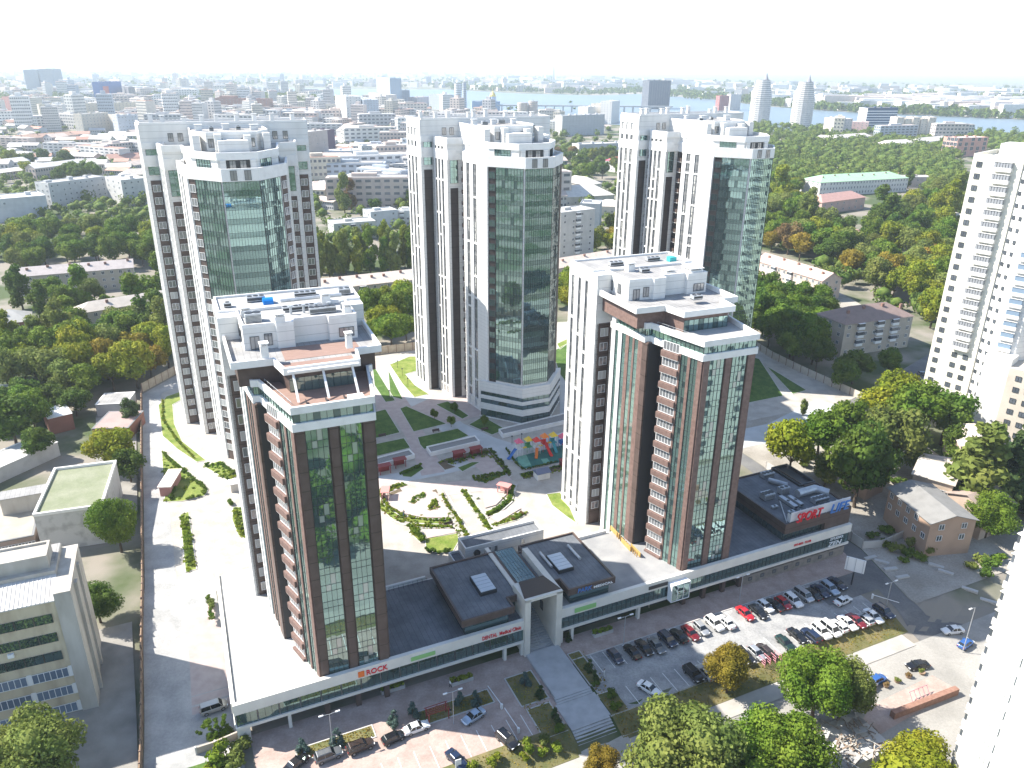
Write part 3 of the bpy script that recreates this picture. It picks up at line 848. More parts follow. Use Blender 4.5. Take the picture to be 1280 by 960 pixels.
    fn = Fr((-7.3, 12.0), (-7.3, 9.5)); mb = MB(); mb.bf(fn, .05, fn.L - .05, 0, .08, 0, 50); fn2 = Fr((-10.25, 12.18), (-7.3, 12.0)); mb.bf(fn2, .1, fn2.L - .1, 0, .08, 0, 50); tag(mb.build('notch_wall', DARK, root), kind='stuff')
    # side of the front range
    f = Fr((-8.9, 9.2), (-5.9, 0)); L = f.L
    mb = MB()
    for a, b in ((L - 1.05, L), (L - 3.35, L - 2.7), (L - 5.35, L - 4.98)): mb.bf(f, a, b, 0, .3, 0, 50)
    mb.build('tiled_pier', BRICKP, root)
    for q, w in ((L - 2.68, BAY16), (L - 4.96, BAY16)):
        for i in range(15): link('glass_bay', w[(i * 3 + int(q * 2)) % 3], root, mw=f.mat4(q, .12, 50 - (i + 1) * FH))
    bw = L - 5.45
    bal = MB(); bal.box(0, bw, -.62, 0, 0, 1.2, 0); bal.box(0.05, bw - .05, -.58, 0, -.12, 0, 1)
    bme = bal.mesh('balcony', [BRICKP, WHITE])
    pieces('balcony', bme, [f.mat4(.1, .05, 2.3 + i * FH) for i in range(15)], root)
    wm = window_mesh(bw - .3, 1.85, 5)
    for i in range(15): acc.append((wm, f.mat4(.25, .1, 3.6 + i * FH)))
    fr_ = Fr((5.9, 0), (7.6, 9.2))
    mb = MB(); mb.bf(fr_, 0, 1.0, 0, .3, 0, 50); mb.build('brown_pier', BROWN, root)
    # the front: three piers and two tall glazed strips
    f = Fr((-5.9, 0), (5.9, 0))
    pm = BROWN if west else BRICKP
    for a, b in ((0, 1.3), (5.0, 6.3), (10.2, 11.8)):
        mb = MB(); mb.bf(f, a, b, -.05, .35, 0, 50); mb.build('pier', pm, root)
    for q in (1.4, 6.6):
        for i in range(15): link('glass_bay', BAY34[(i * 3 + int(q)) % 4], root, mw=f.mat4(q, .12, 50 - (i + 1) * FH))
    # glazing of the storey between the white bands
    Pg = inset_poly(Pb, .35)
    i0 = Lb.index((-12.1, 24.3))
    for i in range(i0, len(Pb) - i0 - 1):
        fr2 = Fr(Pg[i], Pg[i + 1])
        n = max(1, round(fr2.L / 3.2)); me = glass_bay(fr2.L / n, 1.75, 3, 1, seed + i, GREENTINT if i < len(Lb) - 1 else GLASS)
        for k in range(n): link('ribbon_glazing', me, root, mw=fr2.mat4(fr2.L * k / n, .02, 51.25))
    # glazing under the upper terrace, doors and windows of the penthouse
    Pu = inset_poly(Pa, 1.0); k0 = len(La) - 1
    fu = Fr(Pu[k0], Pu[k0 + 1])
    me = glass_bay(fu.L / 3, 2.3, 3, 1, seed); [link('terrace_glazing', me, root, mw=fu.mat4(fu.L * k / 3, .05, ZB - .95)) for k in range(3)]
    fp = Fr(Pp[1], Pp[2]); acc.append((DOOR, fp.mat4(1.0, .04, ZA - .9))); acc.append((WIN13, fp.mat4(3.3, .04, ZA - .4)))
    fp = Fr(Pp[7], Pp[8]); acc.append((window_mesh(2.6, 1.7, 3, frame=MULL), fp.mat4(1.6, .04, ZA - .5)))
    fp = Fr(Pp[0], Pp[1])
    for q in (2.2, 5.4): acc.append((WIN13, fp.mat4(q, .04, ZA - .3)))
    fb = Fr((-13.85, 40), (-13.75, 27.3))
    for q in (1.25, 4.3, 7.4): acc.append((WIN13, fb.mat4(q, .42, ZR - 2.35)))
    add_windows(acc, root)
    # rails on the terrace
    mb = MB()
    fr3 = Fr((-9.0, 12.4), (-6.0, .2))
    for i in range(9): mb.tube(fr3.p(.4 + i * 1.4, -.3, ZB), fr3.p(.4 + i * 1.4, -.3, ZB + .35), .03, n=5)
    mb.tube(fr3.p(.4, -.3, ZB + .35), fr3.p(11.6, -.3, ZB + .35), .03, n=5); mb.build('railing', STEEL, root)
    return root

T1 = short_tower('lower tower at the left end of the shops, with a brown roof terrace and pergola', (-27.0, 107.6), 22.6, 51, True)
T4 = short_tower('lower tower beside the parking lot, with red brown tiles', (41.3, 139.4), 22.6, 71, False)
# fittings that only the left tower has
mb = MB()
for x in (-4.8, -.2, 4.4):
    mb.hexa([(x, 6.9, 56.6), (x + .35, 6.9, 56.6), (x + .35, 7.2, 56.6), (x, 7.2, 56.6), (x, 3.0, 53.3), (x + .35, 3.0, 53.3), (x + .35, 3.3, 53.3), (x, 3.3, 53.3)])
mb.box(-5.4, 5.6, 6.3, 6.9, 56.9, 57.15); mb.build('pergola_beam', PARAPET, T1)
mb = MB()
for x in (-3.6, -.6, 2.2): mb.box(x, x + .12, .4, 3.4, 52.95, 53.5)
mb.build('terrace_screen', DARK, T1)
mb = MB(); mb.box(2.6, 5.0, .8, 2.4, 52.95, 53.7); mb.build('pool_cover', WHITE, T1)
mb = MB(); mb.tube((-5.9, 33.5, 60.7), (-4.1, 33.5, 60.7), 1.05, n=18); mb.build('water_tank', BLUEP, T1)
vents(T1, [(-9.8, 22.5, 60.5, 2.6, 2.2, 1.6, 'unit'), (-10.2, 26.5, 60.5, 1.6, 1.4, 1.2, 'shaft'), (-5.3, 19.7, 60.5, 1.6, 1.4, 1.5, 'shaft'), (1, 24, 60.5, 4.6, 1.6, 1.1, 'unit'), (6.6, 22, 60.5, 1.3, 1.3, 1.3, 'shaft'),
           (-3.2, 27, 60.5, 5.6, 1.3, .9, 'unit'), (4, 29.5, 60.5, 1.6, 1.2, 1.5, 'shaft'), (-12.6, 33, 60.65, 1.3, 1.1, .9, 'unit'), (-8.5, 35, 60.65, 3.2, 1.4, 1.0, 'unit'), (0, 35.5, 60.65, 4, 1.3, .8, 'unit'), (8, 34, 60.65, 2.2, 1.4, 1.2, 'unit'), (-8.6, 12.9, 57.5, 1.2, 1.2, 2.0, 'shaft'), (5.0, 13.0, 57.4, 1.0, 1.0, 2.2, 'shaft')], 3)
mb = MB()
for i in range(5):
    mb.tube((-2 + i * 2.2, 25.6, 60.5), (-2 + i * 2.2, 25.6, 61.9), .22, n=8); mb.tube((-2 + i * 2.2, 25.6, 61.9), (-2 + i * 2.2, 25.6, 62.05), .38, n=8)
mb.tube((-3, 31.5, 61.4), (8, 31.8, 61.4), .35, n=10); mb.build('ventilation_pipe', STEEL, T1)
mb = MB(); mb.box(6.5, 8.2, 32, 33.4, 60.7, 61.7); mb.build('roof_machine', TURQ, T4)
vents(T4, [(-8, 33, 60.65, 3.2, 1.2, .9, 'unit'), (-6.5, 28, 60.5, 1.6, 1.6, 1.4, 'shaft'), (-4.4, 26, 60.5, 2.0, 1.4, .9, 'unit'), (2, 34, 60.65, 3.2, 1.1, .9, 'unit'), (4.4, 21, 60.45, 3.2, 3.2, .9, 'shaft'), (-.5, 22.5, 60.45, 2.2, 2, .7, 'shaft'), (.5, 13.6, 57.4, 2.2, 1.4, .9, 'unit')], 5)
mb = MB()
for k, (x, y) in enumerate(((-12.2, 17), (-12.4, 11.8), (-11.6, 9.0))): mb.box(x, x + .12, y - 2, y + 2, 3.05, 4.2)
for i in range(12): mb.box(-12.2 - .02 * i, -12.05, 7.5 + i * .75, 7.6 + i * .75, 3.0, 4.3)
mb.build('timber_fence_panel', WOODY, T4)
# ------------------------------------------------------------------ the row of shops
STONE = mat('grey_stone_plinth', (.20, .18, .16), .85, col2=(.28, .25, .22), scale=.9, bump=.2)
pod = thing('shop_podium', 'two storey row of shops with a white fascia along the street below the brown towers', 'shops', (PF.x, PF.y, 0), _A)
def pprism(name, pts, z0, z1, m, mtop=None, parent=pod):
    mb = MB(); mb.prism(pts, z0, z1, 0, 1 if mtop else None)
    return mb.build(name, [m, mtop] if mtop else m, parent)
PL = [(0.2, .3), (53.0, .3), (53.0, 20), (31, 20), (31, 38.4), (1.0, 38.4)]
PR = [(60.6, .3), (136.5, .3), (136.5, 20), (60.6, 20)]
pprism('upper_wall', PL, 3.2, 7.95, WHITE); pprism('upper_wall', PR, 3.2, 7.95, WHITE)
pprism('ground_floor_wall', [(.6, 9), (9, 3.2), (53.0, 3.2), (53.0, 19.9), (31, 19.9), (31, 38.3), (1.2, 38.3)], -.5, 3.2, DARK)
pprism('ground_floor_wall', [(60.6, 2.6), (106, 2.6), (106, 19.9), (60.6, 19.9)], -.5, 3.2, DARK)
pprism('stone_plinth', [(106, .2), (136.3, .2), (136.3, 19.9), (106, 19.9)], -.5, 2.2, STONE)
pprism('brown_wall', [(106.1, .5), (136.2, .5), (136.2, 19.8), (106.1, 19.8)], 2.2, 3.21, BROWN)
mb = MB(); mb.prism(inset_poly([(.2, .3), (22, .3), (22, 20), (22, 38.4), (1.0, 38.4)], .35), 7.96, 8.02)
mb.build('screed_roof', CONCR, pod)
pprism('felt_roof', [(22, .65), (53, .65), (53, 19.7), (30.7, 19.7), (30.7, 38), (22, 38)], 7.95, 8.0, BITUMEN)  # bitumen felt; its dark tone also holds the left tower's shade
pprism('felt_roof', [(61, .65), (96.5, .65), (96.5, 19.7), (61, 19.7)], 7.95, 8.005, mat('sanded_roof_felt', (.33, .325, .32), .9, col2=(.25, .25, .255), scale=.25))
pprism('felt_roof', [(96.5, .65), (136.2, .65), (136.2, 19.7), (96.5, 19.7)], 7.95, 8.01, BITUMEN)  # dark felt again, with the shade on this end put into its colour
FASC = mat('cream_fascia', (.72, .69, .63), .55, col2=(.66, .63, .575), scale=.4)
mb = MB()
for a, b in (((0, 0), (53.1, 0)), ((60.5, 0), (136.8, 0))):
    f = Fr(a, b); mb.bf(f, 0, f.L, -.45, .35, 6.35, 8.45); mb.bf(f, 0, f.L, -.3, .3, 3.05, 3.62)
f = Fr((1.0, 38.6), (0, .36)); mb.bf(f, 0, f.L, -.45, .2, 6.35, 8.445); mb.bf(f, 0, f.L, -.3, .15, 3.05, 3.61)
mb.build('fascia', FASC, pod)
mb = MB()
for a, b in (((31, 20), (40, 20)), ((73.5, 20), (83, 20))):
    mb = MB(); f = Fr(b, a); mb.bf(f, 0, f.L, -.1, .35, 7.9, 8.7); mb.build('roof_upstand', PARAPET, pod)
mb = MB(); f = Fr((32, 19.0), (40, 19.0))
for i in range(9): mb.tube(f.p(i, 0, 8), f.p(i, 0, 9.0), .03, n=5)
for z in (8.5, 9.0): mb.tube(f.p(0, 0, z), f.p(8, 0, z), .03, n=5)
mb.build('railing', DARK, pod)
SB = [glass_bay(3.3, 2.72, 3, 1, 70 + s, SGLASS, .01) for s in range(5)]
k = 0
for a, b in (((0.3, .1), (53.1, .1)), ((60.6, .1), (136.6, .1)), ((1.0, 38.2), (0.2, .4))):
    f = Fr(a, b); n = int(f.L / 3.3)
    for i in range(n):
        link('shop_window', SB[k % 5], pod, mw=f.mat4(i * (f.L / n), .08, 3.63)); k += 1
SB2 = glass_bay(3.0, 2.9, 2, 1, 90, SGLASS, .01)
for s in [16 + 3.4 * i for i in range(11)] + [64 + 3.4 * i for i in range(12)]:
    if abs(s - 53) < 4: continue
    w = 3.1 if s < 53 else 2.5
    link('ground_floor_window', SB2, pod, mw=Fr((s, w), (s + 3, w)).mat4(0, .03, .15))
mb = MB(); mb.box(0, .9, 0, .9, 0, 3.05); cme = mb.mesh('column', BROWN)
for s in (14.7, 20.2, 25.4, 90.2, 95.4, 100.6, 105.2): link('column', cme, pod, mw=Matrix.Translation((s, .0, 0)))
mb = MB(); mb.box(0, .55, 0, .8, 0, 3.05); cme = mb.mesh('column', FASC)
for s in (8.4, 48.8, 52.4, 61.0, 63.4, 79.0): link('column', cme, pod, mw=Matrix.Translation((s, -.1, 0)))
mb = MB(); mb.box(0.1, 2.2, .1, 2.2, -.6, 3.05); mb.build('corner_pier', FASC, pod)
WIN10 = window_mesh(1.0, .9, 1, frame=MULL)
for i in range(8): link('window', WIN10, pod, mw=Fr((106, .2), (136, .2)).mat4(2 + i * 3.4, .04, .8))
# raised halls on the roof
for pts, nm in (([(40.4, 0.0), (51, 0.0), (51, 3.0), (54.4, 3.0), (54.4, 18.2), (40.4, 18.2)], 0), ([(58.6, 4.1), (62.6, 4.1), (62.6, .3), (73.2, .3), (73.2, 18), (60.0, 18), (60, 16), (58.6, 16)], 1)):
    pprism('raised_hall_wall', inset_poly(pts, .9), 7.9, 10.7, SGLASS)
    pprism('raised_hall_roof', pts, 10.6, 11.7, BROWN, BITUMEN)
    mb = MB(); mb.ring(pts, .35, 11.7, 12.05); mb.build('raised_hall_parapet', BROWN, pod)
mb = MB()
for i in range(6):
    for j in range(6):
        x0, y0 = 54.6 + i * .68, 3 + j * 2.5; mb.face([(x0 + .03, y0 + .04, 12.0), (x0 + .65, y0 + .04, 12.0), (x0 + .65, y0 + 2.46, 12.01), (x0 + .03, y0 + 2.46, 12.01)])
mb.build('glass_roof_pane', glassmat('pale_roof_glass', (.30, .38, .42), .8, .12), pod)
pprism('glass_roof_frame', [(54.5, 2.6), (58.8, 2.6), (58.8, 18.2), (54.5, 18.2)], 11.4, 11.97, MULL)
def skylight(pix, z):
    q = [to_sw(at(u, v, z)) for u, v in pix]
    c = Vector((sum(a for a, b in q) / 4, sum(b for a, b in q) / 4))
    mb = MB(); mb.box(c.x - 1.7, c.x + 1.7, c.y - 2.9, c.y + 2.9, 11.7, 12.5, 1)
    n = 5
    for i in range(n):
        y0 = c.y - 2.75 + i * 1.1; mb.box(c.x - 1.55, c.x + 1.55, y0 + .05, y0 + 1.05, 12.5, 12.62, 0)
    mb.build('skylight', [mat('skylight_panel', (.50, .55, .60), .3), DARK], pod)
skylight([(590, 720), (603, 714), (618, 737), (605, 743)], 12.5)
skylight([(686, 692), (698, 691), (713, 710), (702, 714)], 12.5)
mb = MB()
f = Fr((58.6, 10), (58.6, 10.1))
mb.tube((63.0, 8.2, 12.2), (63.0, 13.6, 12.2), .3, n=10); mb.tube((69.6, 8.4, 12.2), (69.6, 13.6, 12.2), .3, n=10); mb.build('roof_duct', STEEL, pod)
# white gateway with its passage
CREAM = mat('cream_gateway_render', (.66, .62, .55), .7, col2=(.60, .565, .50), scale=.5)
mb = MB()
mb.box(52.85, 54.0, -.8, 5, 0, 13.2); mb.box(59.5, 60.75, -.8, 15, 0, 13.25); mb.box(54.0, 59.5, 3.0, 4.6, 12.0, 13.1)
mb.hexa([(52.85, -.8, 12.7), (60.75, -.8, 12.7), (60.75, -.2, 12.7), (52.85, -.2, 12.7), (52.85, -.8, 13.3), (60.75, -.8, 13.3), (60.75, -.2, 13.3), (52.85, -.2, 13.3)])
mb.build('gateway', CREAM, pod)
mb = MB(); mb.hexa([(52.9, -.2, 13.22), (60.7, -.2, 13.22), (59.4, 5, 13.22), (54.1, 5, 13.22), (52.9, -.2, 13.31), (60.7, -.2, 13.31), (59.4, 5, 13.31), (54.1, 5, 13.31)]); mb.build('gateway_roof', BROWN, pod)
mb = MB(); mb.box(53.1, 54.0, 5, 20, 0, 12); mb.build('passage_wall', CREAM, pod)
for i in range(2):
    for j in range(2):
        link('window', WIN13, pod, mw=Fr((59.48, 14), (59.48, .0)).mat4(3 + j * 5, .04, 5 + i * 3.2))
mb = MB()
for i in range(30): mb.box(54.0, 59.5, -.5 + i * .55, 16.1, i * .165 - .2, i * .165 + .15)
mb.build('passage_steps', PATHS, pod)
mb = MB()
for x in (56.4, 57.1): mb.tube((x, .2, 1.2), (x, 14.5, 5.6), .035, n=5)
mb.build('handrail', STEEL, pod)
# white service building behind
bb = thing('service_building', 'long white service block with a dark sunken roof behind the raised shop roofs', 'building', (*sw(50, 23)[:2], 5), _A)
mb = MB(); mb.prism([(0, 0), (18.6, 0), (18.6, 4.5), (0, 4.5)], 0, 5.2); mb.prism([(-2.6, -.4), (0, -.4), (0, 3.6), (-2.6, 3.6)], 0, 2.9); mb.build('wall', WHITE, bb)
mb = MB(); mb.box(.35, 18.25, .35, 4.15, 5.2, 5.24); mb.box(-2.3, -.02, -.1, 3.3, 2.9, 2.94); mb.build('roof', BITUMEN, bb)
mb = MB(); mb.ring([(0, 0), (18.6, 0), (18.6, 4.5), (0, 4.5)], .3, 5.2, 5.85); mb.ring([(-2.6, -.4), (0, -.4), (0, 3.6), (-2.6, 3.6)], .25, 2.9, 3.4); mb.build('parapet', WHITE, bb)
mb = MB(); mb.tube((2.6, -.02, 4.2), (2.6, -.35, 4.2), .75, n=14); mb.build('fan', DARK, bb)
for q in (5, 6.6, 13): link('door', window_mesh(.9, 2.0, 1), bb, mw=Fr((0, 0), (18.6, 0)).mat4(q, .05, 2.9))
# fitness hall at the right-hand end
fit = thing('fitness_hall', 'dark brown hall with rooftop machines at the right end of the shops', 'building', (*sw(117, .5)[:2], 8), _A)
mb = MB(); mb.prism([(.6, .9), (18.9, .9), (18.9, 21), (.6, 21)], 0, 2.2); mb.build('window_band', SGLASS, fit)
mb = MB(); mb.prism([(0, 0), (19.5, 0), (20.6, 12), (16.8, 12), (16.8, 21.5), (0, 21.5)], 2.2, 4.3, 0, None, True); mb.box(12, 19.5, 0.02, 6, 0, 2.21); mb.build('wall', BROWN, fit)
mb = MB(); mb.ring([(0, 0), (19.5, 0), (20.6, 12), (16.8, 12), (16.8, 21.5), (0, 21.5)], .3, 4.3, 4.75); mb.build('parapet', BROWN, fit)
mb = MB(); mb.prism([(.3, .3), (19.2, .3), (20.2, 11.7), (16.5, 11.7), (16.5, 21.2), (.3, 21.2)], 4.3, 4.36); mb.build('roof', BITUMEN, fit)
mb = MB()
for i in range(10): mb.box(.9 + i * 1.15, .96 + i * 1.15, .82, .9, 0, 2.2)
for i in range(12): mb.box(.52, .6, 1.2 + i * 1.6, 1.28 + i * 1.6, 0, 2.2)
mb.build('mullion', MULL, fit)
mb = MB(); mb.prism([(15.5, 12.3), (20.4, 12.3), (20.4, 22), (15.5, 22)], -3, 4.2); mb.ring([(15.4, 12.2), (20.5, 12.2), (20.5, 22.1), (15.4, 22.1)], .4, 4.2, 4.9); mb.build('stair_block', DARK, fit)
vents(fit, [(3.0, 10.2, 4.4, 3.0, 2.0, 1.5, 'unit'), (8.4, 10.8, 4.4, 2.6, 1.4, 1.7, 'unit'), (6.6, 4.6, 4.4, 1.1, 5.2, .9, 'unit'), (8.6, 4.8, 4.4, 1.0, 4.2, .9, 'unit'), (12.6, 4.2, 4.4, 4.2, 1.8, 1.2, 'unit'), (2.2, 6.6, 4.4, 1.6, .8, .6, 'unit'), (4.2, 3.4, 4.4, 1.6, .8, .6, 'unit'), (5.6, 1.8, 4.4, 1.6, .8, .6, 'unit'), (10, 18.6, 4.4, 3.4, 1.6, 1.2, 'unit')], 8)
mb = MB(); mb.tube((11.0, 8.4, 5.6), (16.6, 8.6, 5.6), .95, n=12); mb.tube((16.6, 8.6, 5.6), (18.4, 6.0, 5.4), .9, n=12); mb.tube((10, 17, 5.1), (12.4, 13.2, 5.1), .6, n=12); mb.tube((1.2, 1.0, 4.5), (5.8, 8.4, 4.9), .12, n=6)
mb.build('ventilation_duct', STEEL, fit)
mb = MB(); mb.box(1.6, 19.2, .45, .6, 4.75, 7.1)
for i in range(10): mb.box(1.8 + i * 1.8, 1.9 + i * 1.8, .6, 1.7, 4.4, 6.4)
mb.build('sign_screen', mat('silver_screen', (.62, .63, .64), .5), fit)

# ------------------------------------------------------------------ lettering
SIGNRED = mat('red_sign', (.66, .02, .035), .4); SIGNBLUE = mat('blue_sign', (.06, .19, .50), .4); SIGNGREEN = mat('green_sign', (.26, .50, .18), .4); SIGNWHITE = mat('white_sign', (.82, .82, .82), .4); SIGNORANGE = mat('orange_sign', (.75, .17, .03), .4)
def sign(name, label, text, s, w, z, h, m, ext=.08, shear=0.0, wide=1.0, width=None):
    c = bpy.data.curves.new(name, 'FONT'); c.body = text; c.size = h * 1.38; c.extrude = ext; c.shear = shear; c.resolution_u = 3
    c.offset = 0.0 if text == 'LIFE' else .012
    c.materials.append(m)
    o = bpy.data.objects.new(name, c); COL.objects.link(o)
    p = sw(s, w); o.location = (p.x, p.y, z); o.rotation_euler = (math.pi / 2, 0, _A)
    bpy.context.view_layer.update()
    me = bpy.data.meshes.new_from_object(o.evaluated_get(bpy.context.evaluated_depsgraph_get()))
    wx = max(v.co.x for v in me.vertices)
    me.transform(Matrix.Diagonal((width / wx, 1, 1, 1)))
    n = link(name, me); n.matrix_world = o.matrix_world.copy(); bpy.data.objects.remove(o)
    return tag(n, label, 'sign', None)
sign('rooftop_letters', 'big red letters SPORT on the roof edge of the brown hall', 'SPORT', 119.4, .1, 12.8, 2.35, SIGNRED, .14, .2, width=7.7)
sign('rooftop_letters', 'big blue letters LIFE on the roof edge of the brown hall', 'LIFE', 129.3, .1, 12.8, 2.35, SIGNBLUE, .14, .2, width=6.0)
sign('wall_letters', 'white letters ZEN on the right end of the shop windows', 'ZEN', 130.2, -.28, 3.8, 1.25, SIGNWHITE, .06, .2, width=4.2)
sign('wall_letters', 'small white word STUDIO above the letters ZEN', 'STUDIO', 130.6, -.28, 5.45, .6, SIGNWHITE, .05, .2, width=4.0)
sign('wall_letters', 'red letters ROCK on the white fascia below the left brown tower', 'ROCK', 22.2, -.42, 6.75, 1.1, SIGNRED, .08, .0, width=3.9)
sign('wall_letters', 'red lettering DENTAL Medical Clinic on the fascia beside the gateway', 'DENTAL  Medical Clinic', 44.2, -.42, 6.75, .85, SIGNRED, .05, .0, width=8.0)
sign('wall_letters', 'blue letters PARK on the brown roof edge right of the gateway', 'PARK', 64.6, .24, 10.75, .95, SIGNBLUE, .05, .1, width=3.2)
sign('wall_letters', 'white lettering MEDICAL beside the blue letters PARK', 'MEDICAL', 68.2, .24, 10.85, .5, SIGNWHITE, .05, .0, width=4.4)
sign('wall_letters', 'small red lettering on the fascia below the brown hall', 'FITNESS  CLUB', 119.5, -.42, 7.0, .55, SIGNRED, .05, .0, width=5.0)
def panel_sign(name, label, s0, s1, z0, z1, m, w=-.42, m2=None):
    o = thing(name, label, 'sign', sw(s0, w, z0), _A)
    mb = MB(); mb.box(0, s1 - s0, -.06, .06, 0, z1 - z0); mb.build('board', m, o)
    return o
panel_sign('shop_sign', 'pale green sign board on the fascia left of the raised roofs', 30.4, 35.0, 6.85, 7.65, SIGNGREEN)
panel_sign('shop_sign', 'bright green sign board on the fascia right of the gateway', 63.8, 68.6, 6.75, 7.75, SIGNGREEN)
o = panel_sign('logo_plate', 'orange square logo left of the red letters ROCK', 20.8, 21.9, 6.7, 7.9, SIGNORANGE)
o = panel_sign('shop_sign', 'dark sign plate on the fascia left of the right brown tower', 81.0, 85.6, 6.9, 7.7, DARK)
# glazed porch box below the right tower
po = thing('glass_porch', 'white framed glass porch jutting from the fascia below the right brown tower', 'porch', sw(85.8, -.4, 3.2), _A)
mb = MB(); mb.box(0, 4.6, -1.4, 0, 0, .12); mb.box(0, 4.6, -1.4, 0, 4.0, 4.15); mb.box(0, .12, -1.4, 0, .12, 4.0); mb.box(4.48, 4.6, -1.4, 0, .12, 4.0); mb.box(1.5, 1.6, -1.35, -1.2, .12, 4.0); mb.box(3.0, 3.1, -1.35, -1.2, .12, 4.0); mb.build('frame', SIGNWHITE, po)
mb = MB(); mb.box(.12, 4.48, -1.3, -1.24, .12, 4.0); mb.build('pane', SGLASS, po)
# ------------------------------------------------------------------ the town round the estate
FOOT = []                                                   # outlines that trees keep clear of
def colmat(c, rough=.85, k=.82, scale=.25):
    key = 'paint_%02x%02x%02x' % tuple(int(min(.99, x) * 255) for x in c)
    return MATS.get(key) or mat(key, c, rough, col2=tuple(x * k for x in c), scale=scale, contrast=(.4, .75))
_wm = {}
def wmesh(w, h):
    if (w, h) not in _wm: _wm[(w, h)] = window_mesh(w, h, 2, gm=FGLASS)
    return _wm[(w, h)]

def building(name, label, fl, fr, depth, h, wall, roofc, roof='flat', floors=3, cols=8, base=5.0, group=None, win=(1.4, 1.5), sep=False, chim=0, balc=(), rh=None, scols=None, cat='building', seed=1, parapet=.6, side_wall=None):
    P0 = at(*fl, base + h); P1 = at(*fr, base + h)
    f0 = Fr(P0, P1); W = f0.L; ang = math.atan2(f0.t.y, f0.t.x)
    root = thing(name, label, cat, (P0.x, P0.y, base), ang, group)
    FOOT.append([f0.p(-3, 3, 0)[:2], f0.p(W + 3, 3, 0)[:2], f0.p(W + 3, -depth - 2, 0)[:2], f0.p(-3, -depth - 2, 0)[:2]])
    wm = colmat(wall); rm = colmat(roofc, scale=.5)
    pts = [(0, 0), (W, 0), (W, depth), (0, depth)]
    mb = MB(); mb.prism(pts, -4, h)
    if side_wall is not None: mb.bf(Fr((0, depth), (0, 0)), .02, depth - .02, 0, .06, -1, h - .02, 1)
    rr = random.Random(seed)
    if roof == 'gable':
        rh = rh or depth * .26
        for x in (0, W): mb.face([(x, 0, h), (x, depth, h), (x, depth / 2, h + rh - .1)])
    mb.build('wall', [wm] + ([colmat(side_wall)] if side_wall is not None else []), root)
    o = .5
    mb = MB()
    if roof == 'flat':
        mb.box(.3, W - .3, .3, depth - .3, h, h + .06); ro = mb.build('roof', rm, root)
        mb = MB(); mb.ring(pts, .3, h, h + parapet); mb.build('parapet', wm, root)
        for k in range(max(1, int(W / 14))):
            mb = MB(); x = W * (k + .5) / max(1, int(W / 14)) + rr.uniform(-3, 3); s = rr.uniform(1, 2.6); x = min(max(x, s), W - s - 1)
            mb.box(x - s, x + s, depth * .45, depth * .45 + rr.uniform(1.5, 3.5), h + .05, h + rr.uniform(1.3, 2.6)); mb.build('roof_hut', wm, root)
    elif roof == 'gable':
        e = rh * o / (depth / 2)
        for y0, y1 in ((-o, depth / 2), (depth + o, depth / 2)):
            mb.hexa([(-o, y0, h - e), (W + o, y0, h - e), (W + o, y1, h + rh), (-o, y1, h + rh), (-o, y0, h - e + .15), (W + o, y0, h - e + .15), (W + o, y1, h + rh + .15), (-o, y1, h + rh + .15)])
        n = int(W / 1.2)
        ro = mb.build('roof', rm, root)
    else:
        rh = rh or depth * .27; i = min(depth / 2, W * .45); e = rh * o / (depth / 2)
        c = [(-o, -o, h - e), (W + o, -o, h - e), (W + o, depth + o, h - e), (-o, depth + o, h - e)]; r0 = (i, depth / 2, h + rh); r1 = (W - i, depth / 2, h + rh)
        mb.face([c[0], c[1], r1, r0]); mb.face([c[1], c[2], r1]); mb.face([c[2], c[3], r0, r1]); mb.face([c[3], c[0], r0]); mb.face(list(reversed(c)))
        ro = mb.build('roof', rm, root)
    for k in range(chim):
        x = W * (k + .6) / chim + rr.uniform(-1, 1); y = depth * rr.choice((.28, .36, .6)); zr = h + (rh or 0) * (1 - abs(y - depth / 2) / (depth / 2))
        mb = MB(); mb.box(x, x + 1.1, y, y + .7, zr - .6, zr + 1.3); mb.build('chimney', colmat((.26, .15, .12)), ro)
    if floors and cols:
        ww, wh = win; fh = h / floors; sc = scols if scols is not None else max(1, int(depth / 5))
        acc = []
        for (a, b, n) in (((0, 0), (W, 0), cols), ((0, depth), (0, 0), sc), ((W, 0), (W, depth), sc)):
            f = Fr(a, b)
            for i in range(n):
                for j in range(floors):
                    if rr.random() < .04: continue
                    acc.append(f.mat4(f.L * (i + .5) / n - ww / 2, .09, fh * j + fh * .32))
        pieces('window', wmesh(ww, wh), acc if sep else [], root)
        if not sep and acc:
            mb = MB(); me = wmesh(ww, wh); vs = [v.co for v in me.vertices]; fs = [(list(p.vertices), p.material_index) for p in me.polygons]
            for m in acc:
                k = len(mb.v); mb.v += [tuple(m @ v) for v in vs]
                for q, i in fs: mb.f.append([k + z for z in q]); mb.m.append(i)
            tag(mb.build('window', [FGLASS, WFRAME], root), kind='stuff')
        f = Fr((0, 0), (W, 0))
        if balc:
            mb = MB(); mb.box(0, 3, -1.1, 0, 0, 1.05, 0); mb.box(.05, 2.95, -1.05, -.02, 1.05, 2.35, 1); mb.box(0, 3, -1.15, 0, 2.35, 2.45, 0)
            bm_ = mb.mesh('balcony', [WFRAME, FGLASS]); 
            pieces('balcony', bm_, [f.mat4(W * q - 1.5, .02, fh * j + .5) for q in balc for j in range(1, floors)], root)
    return root

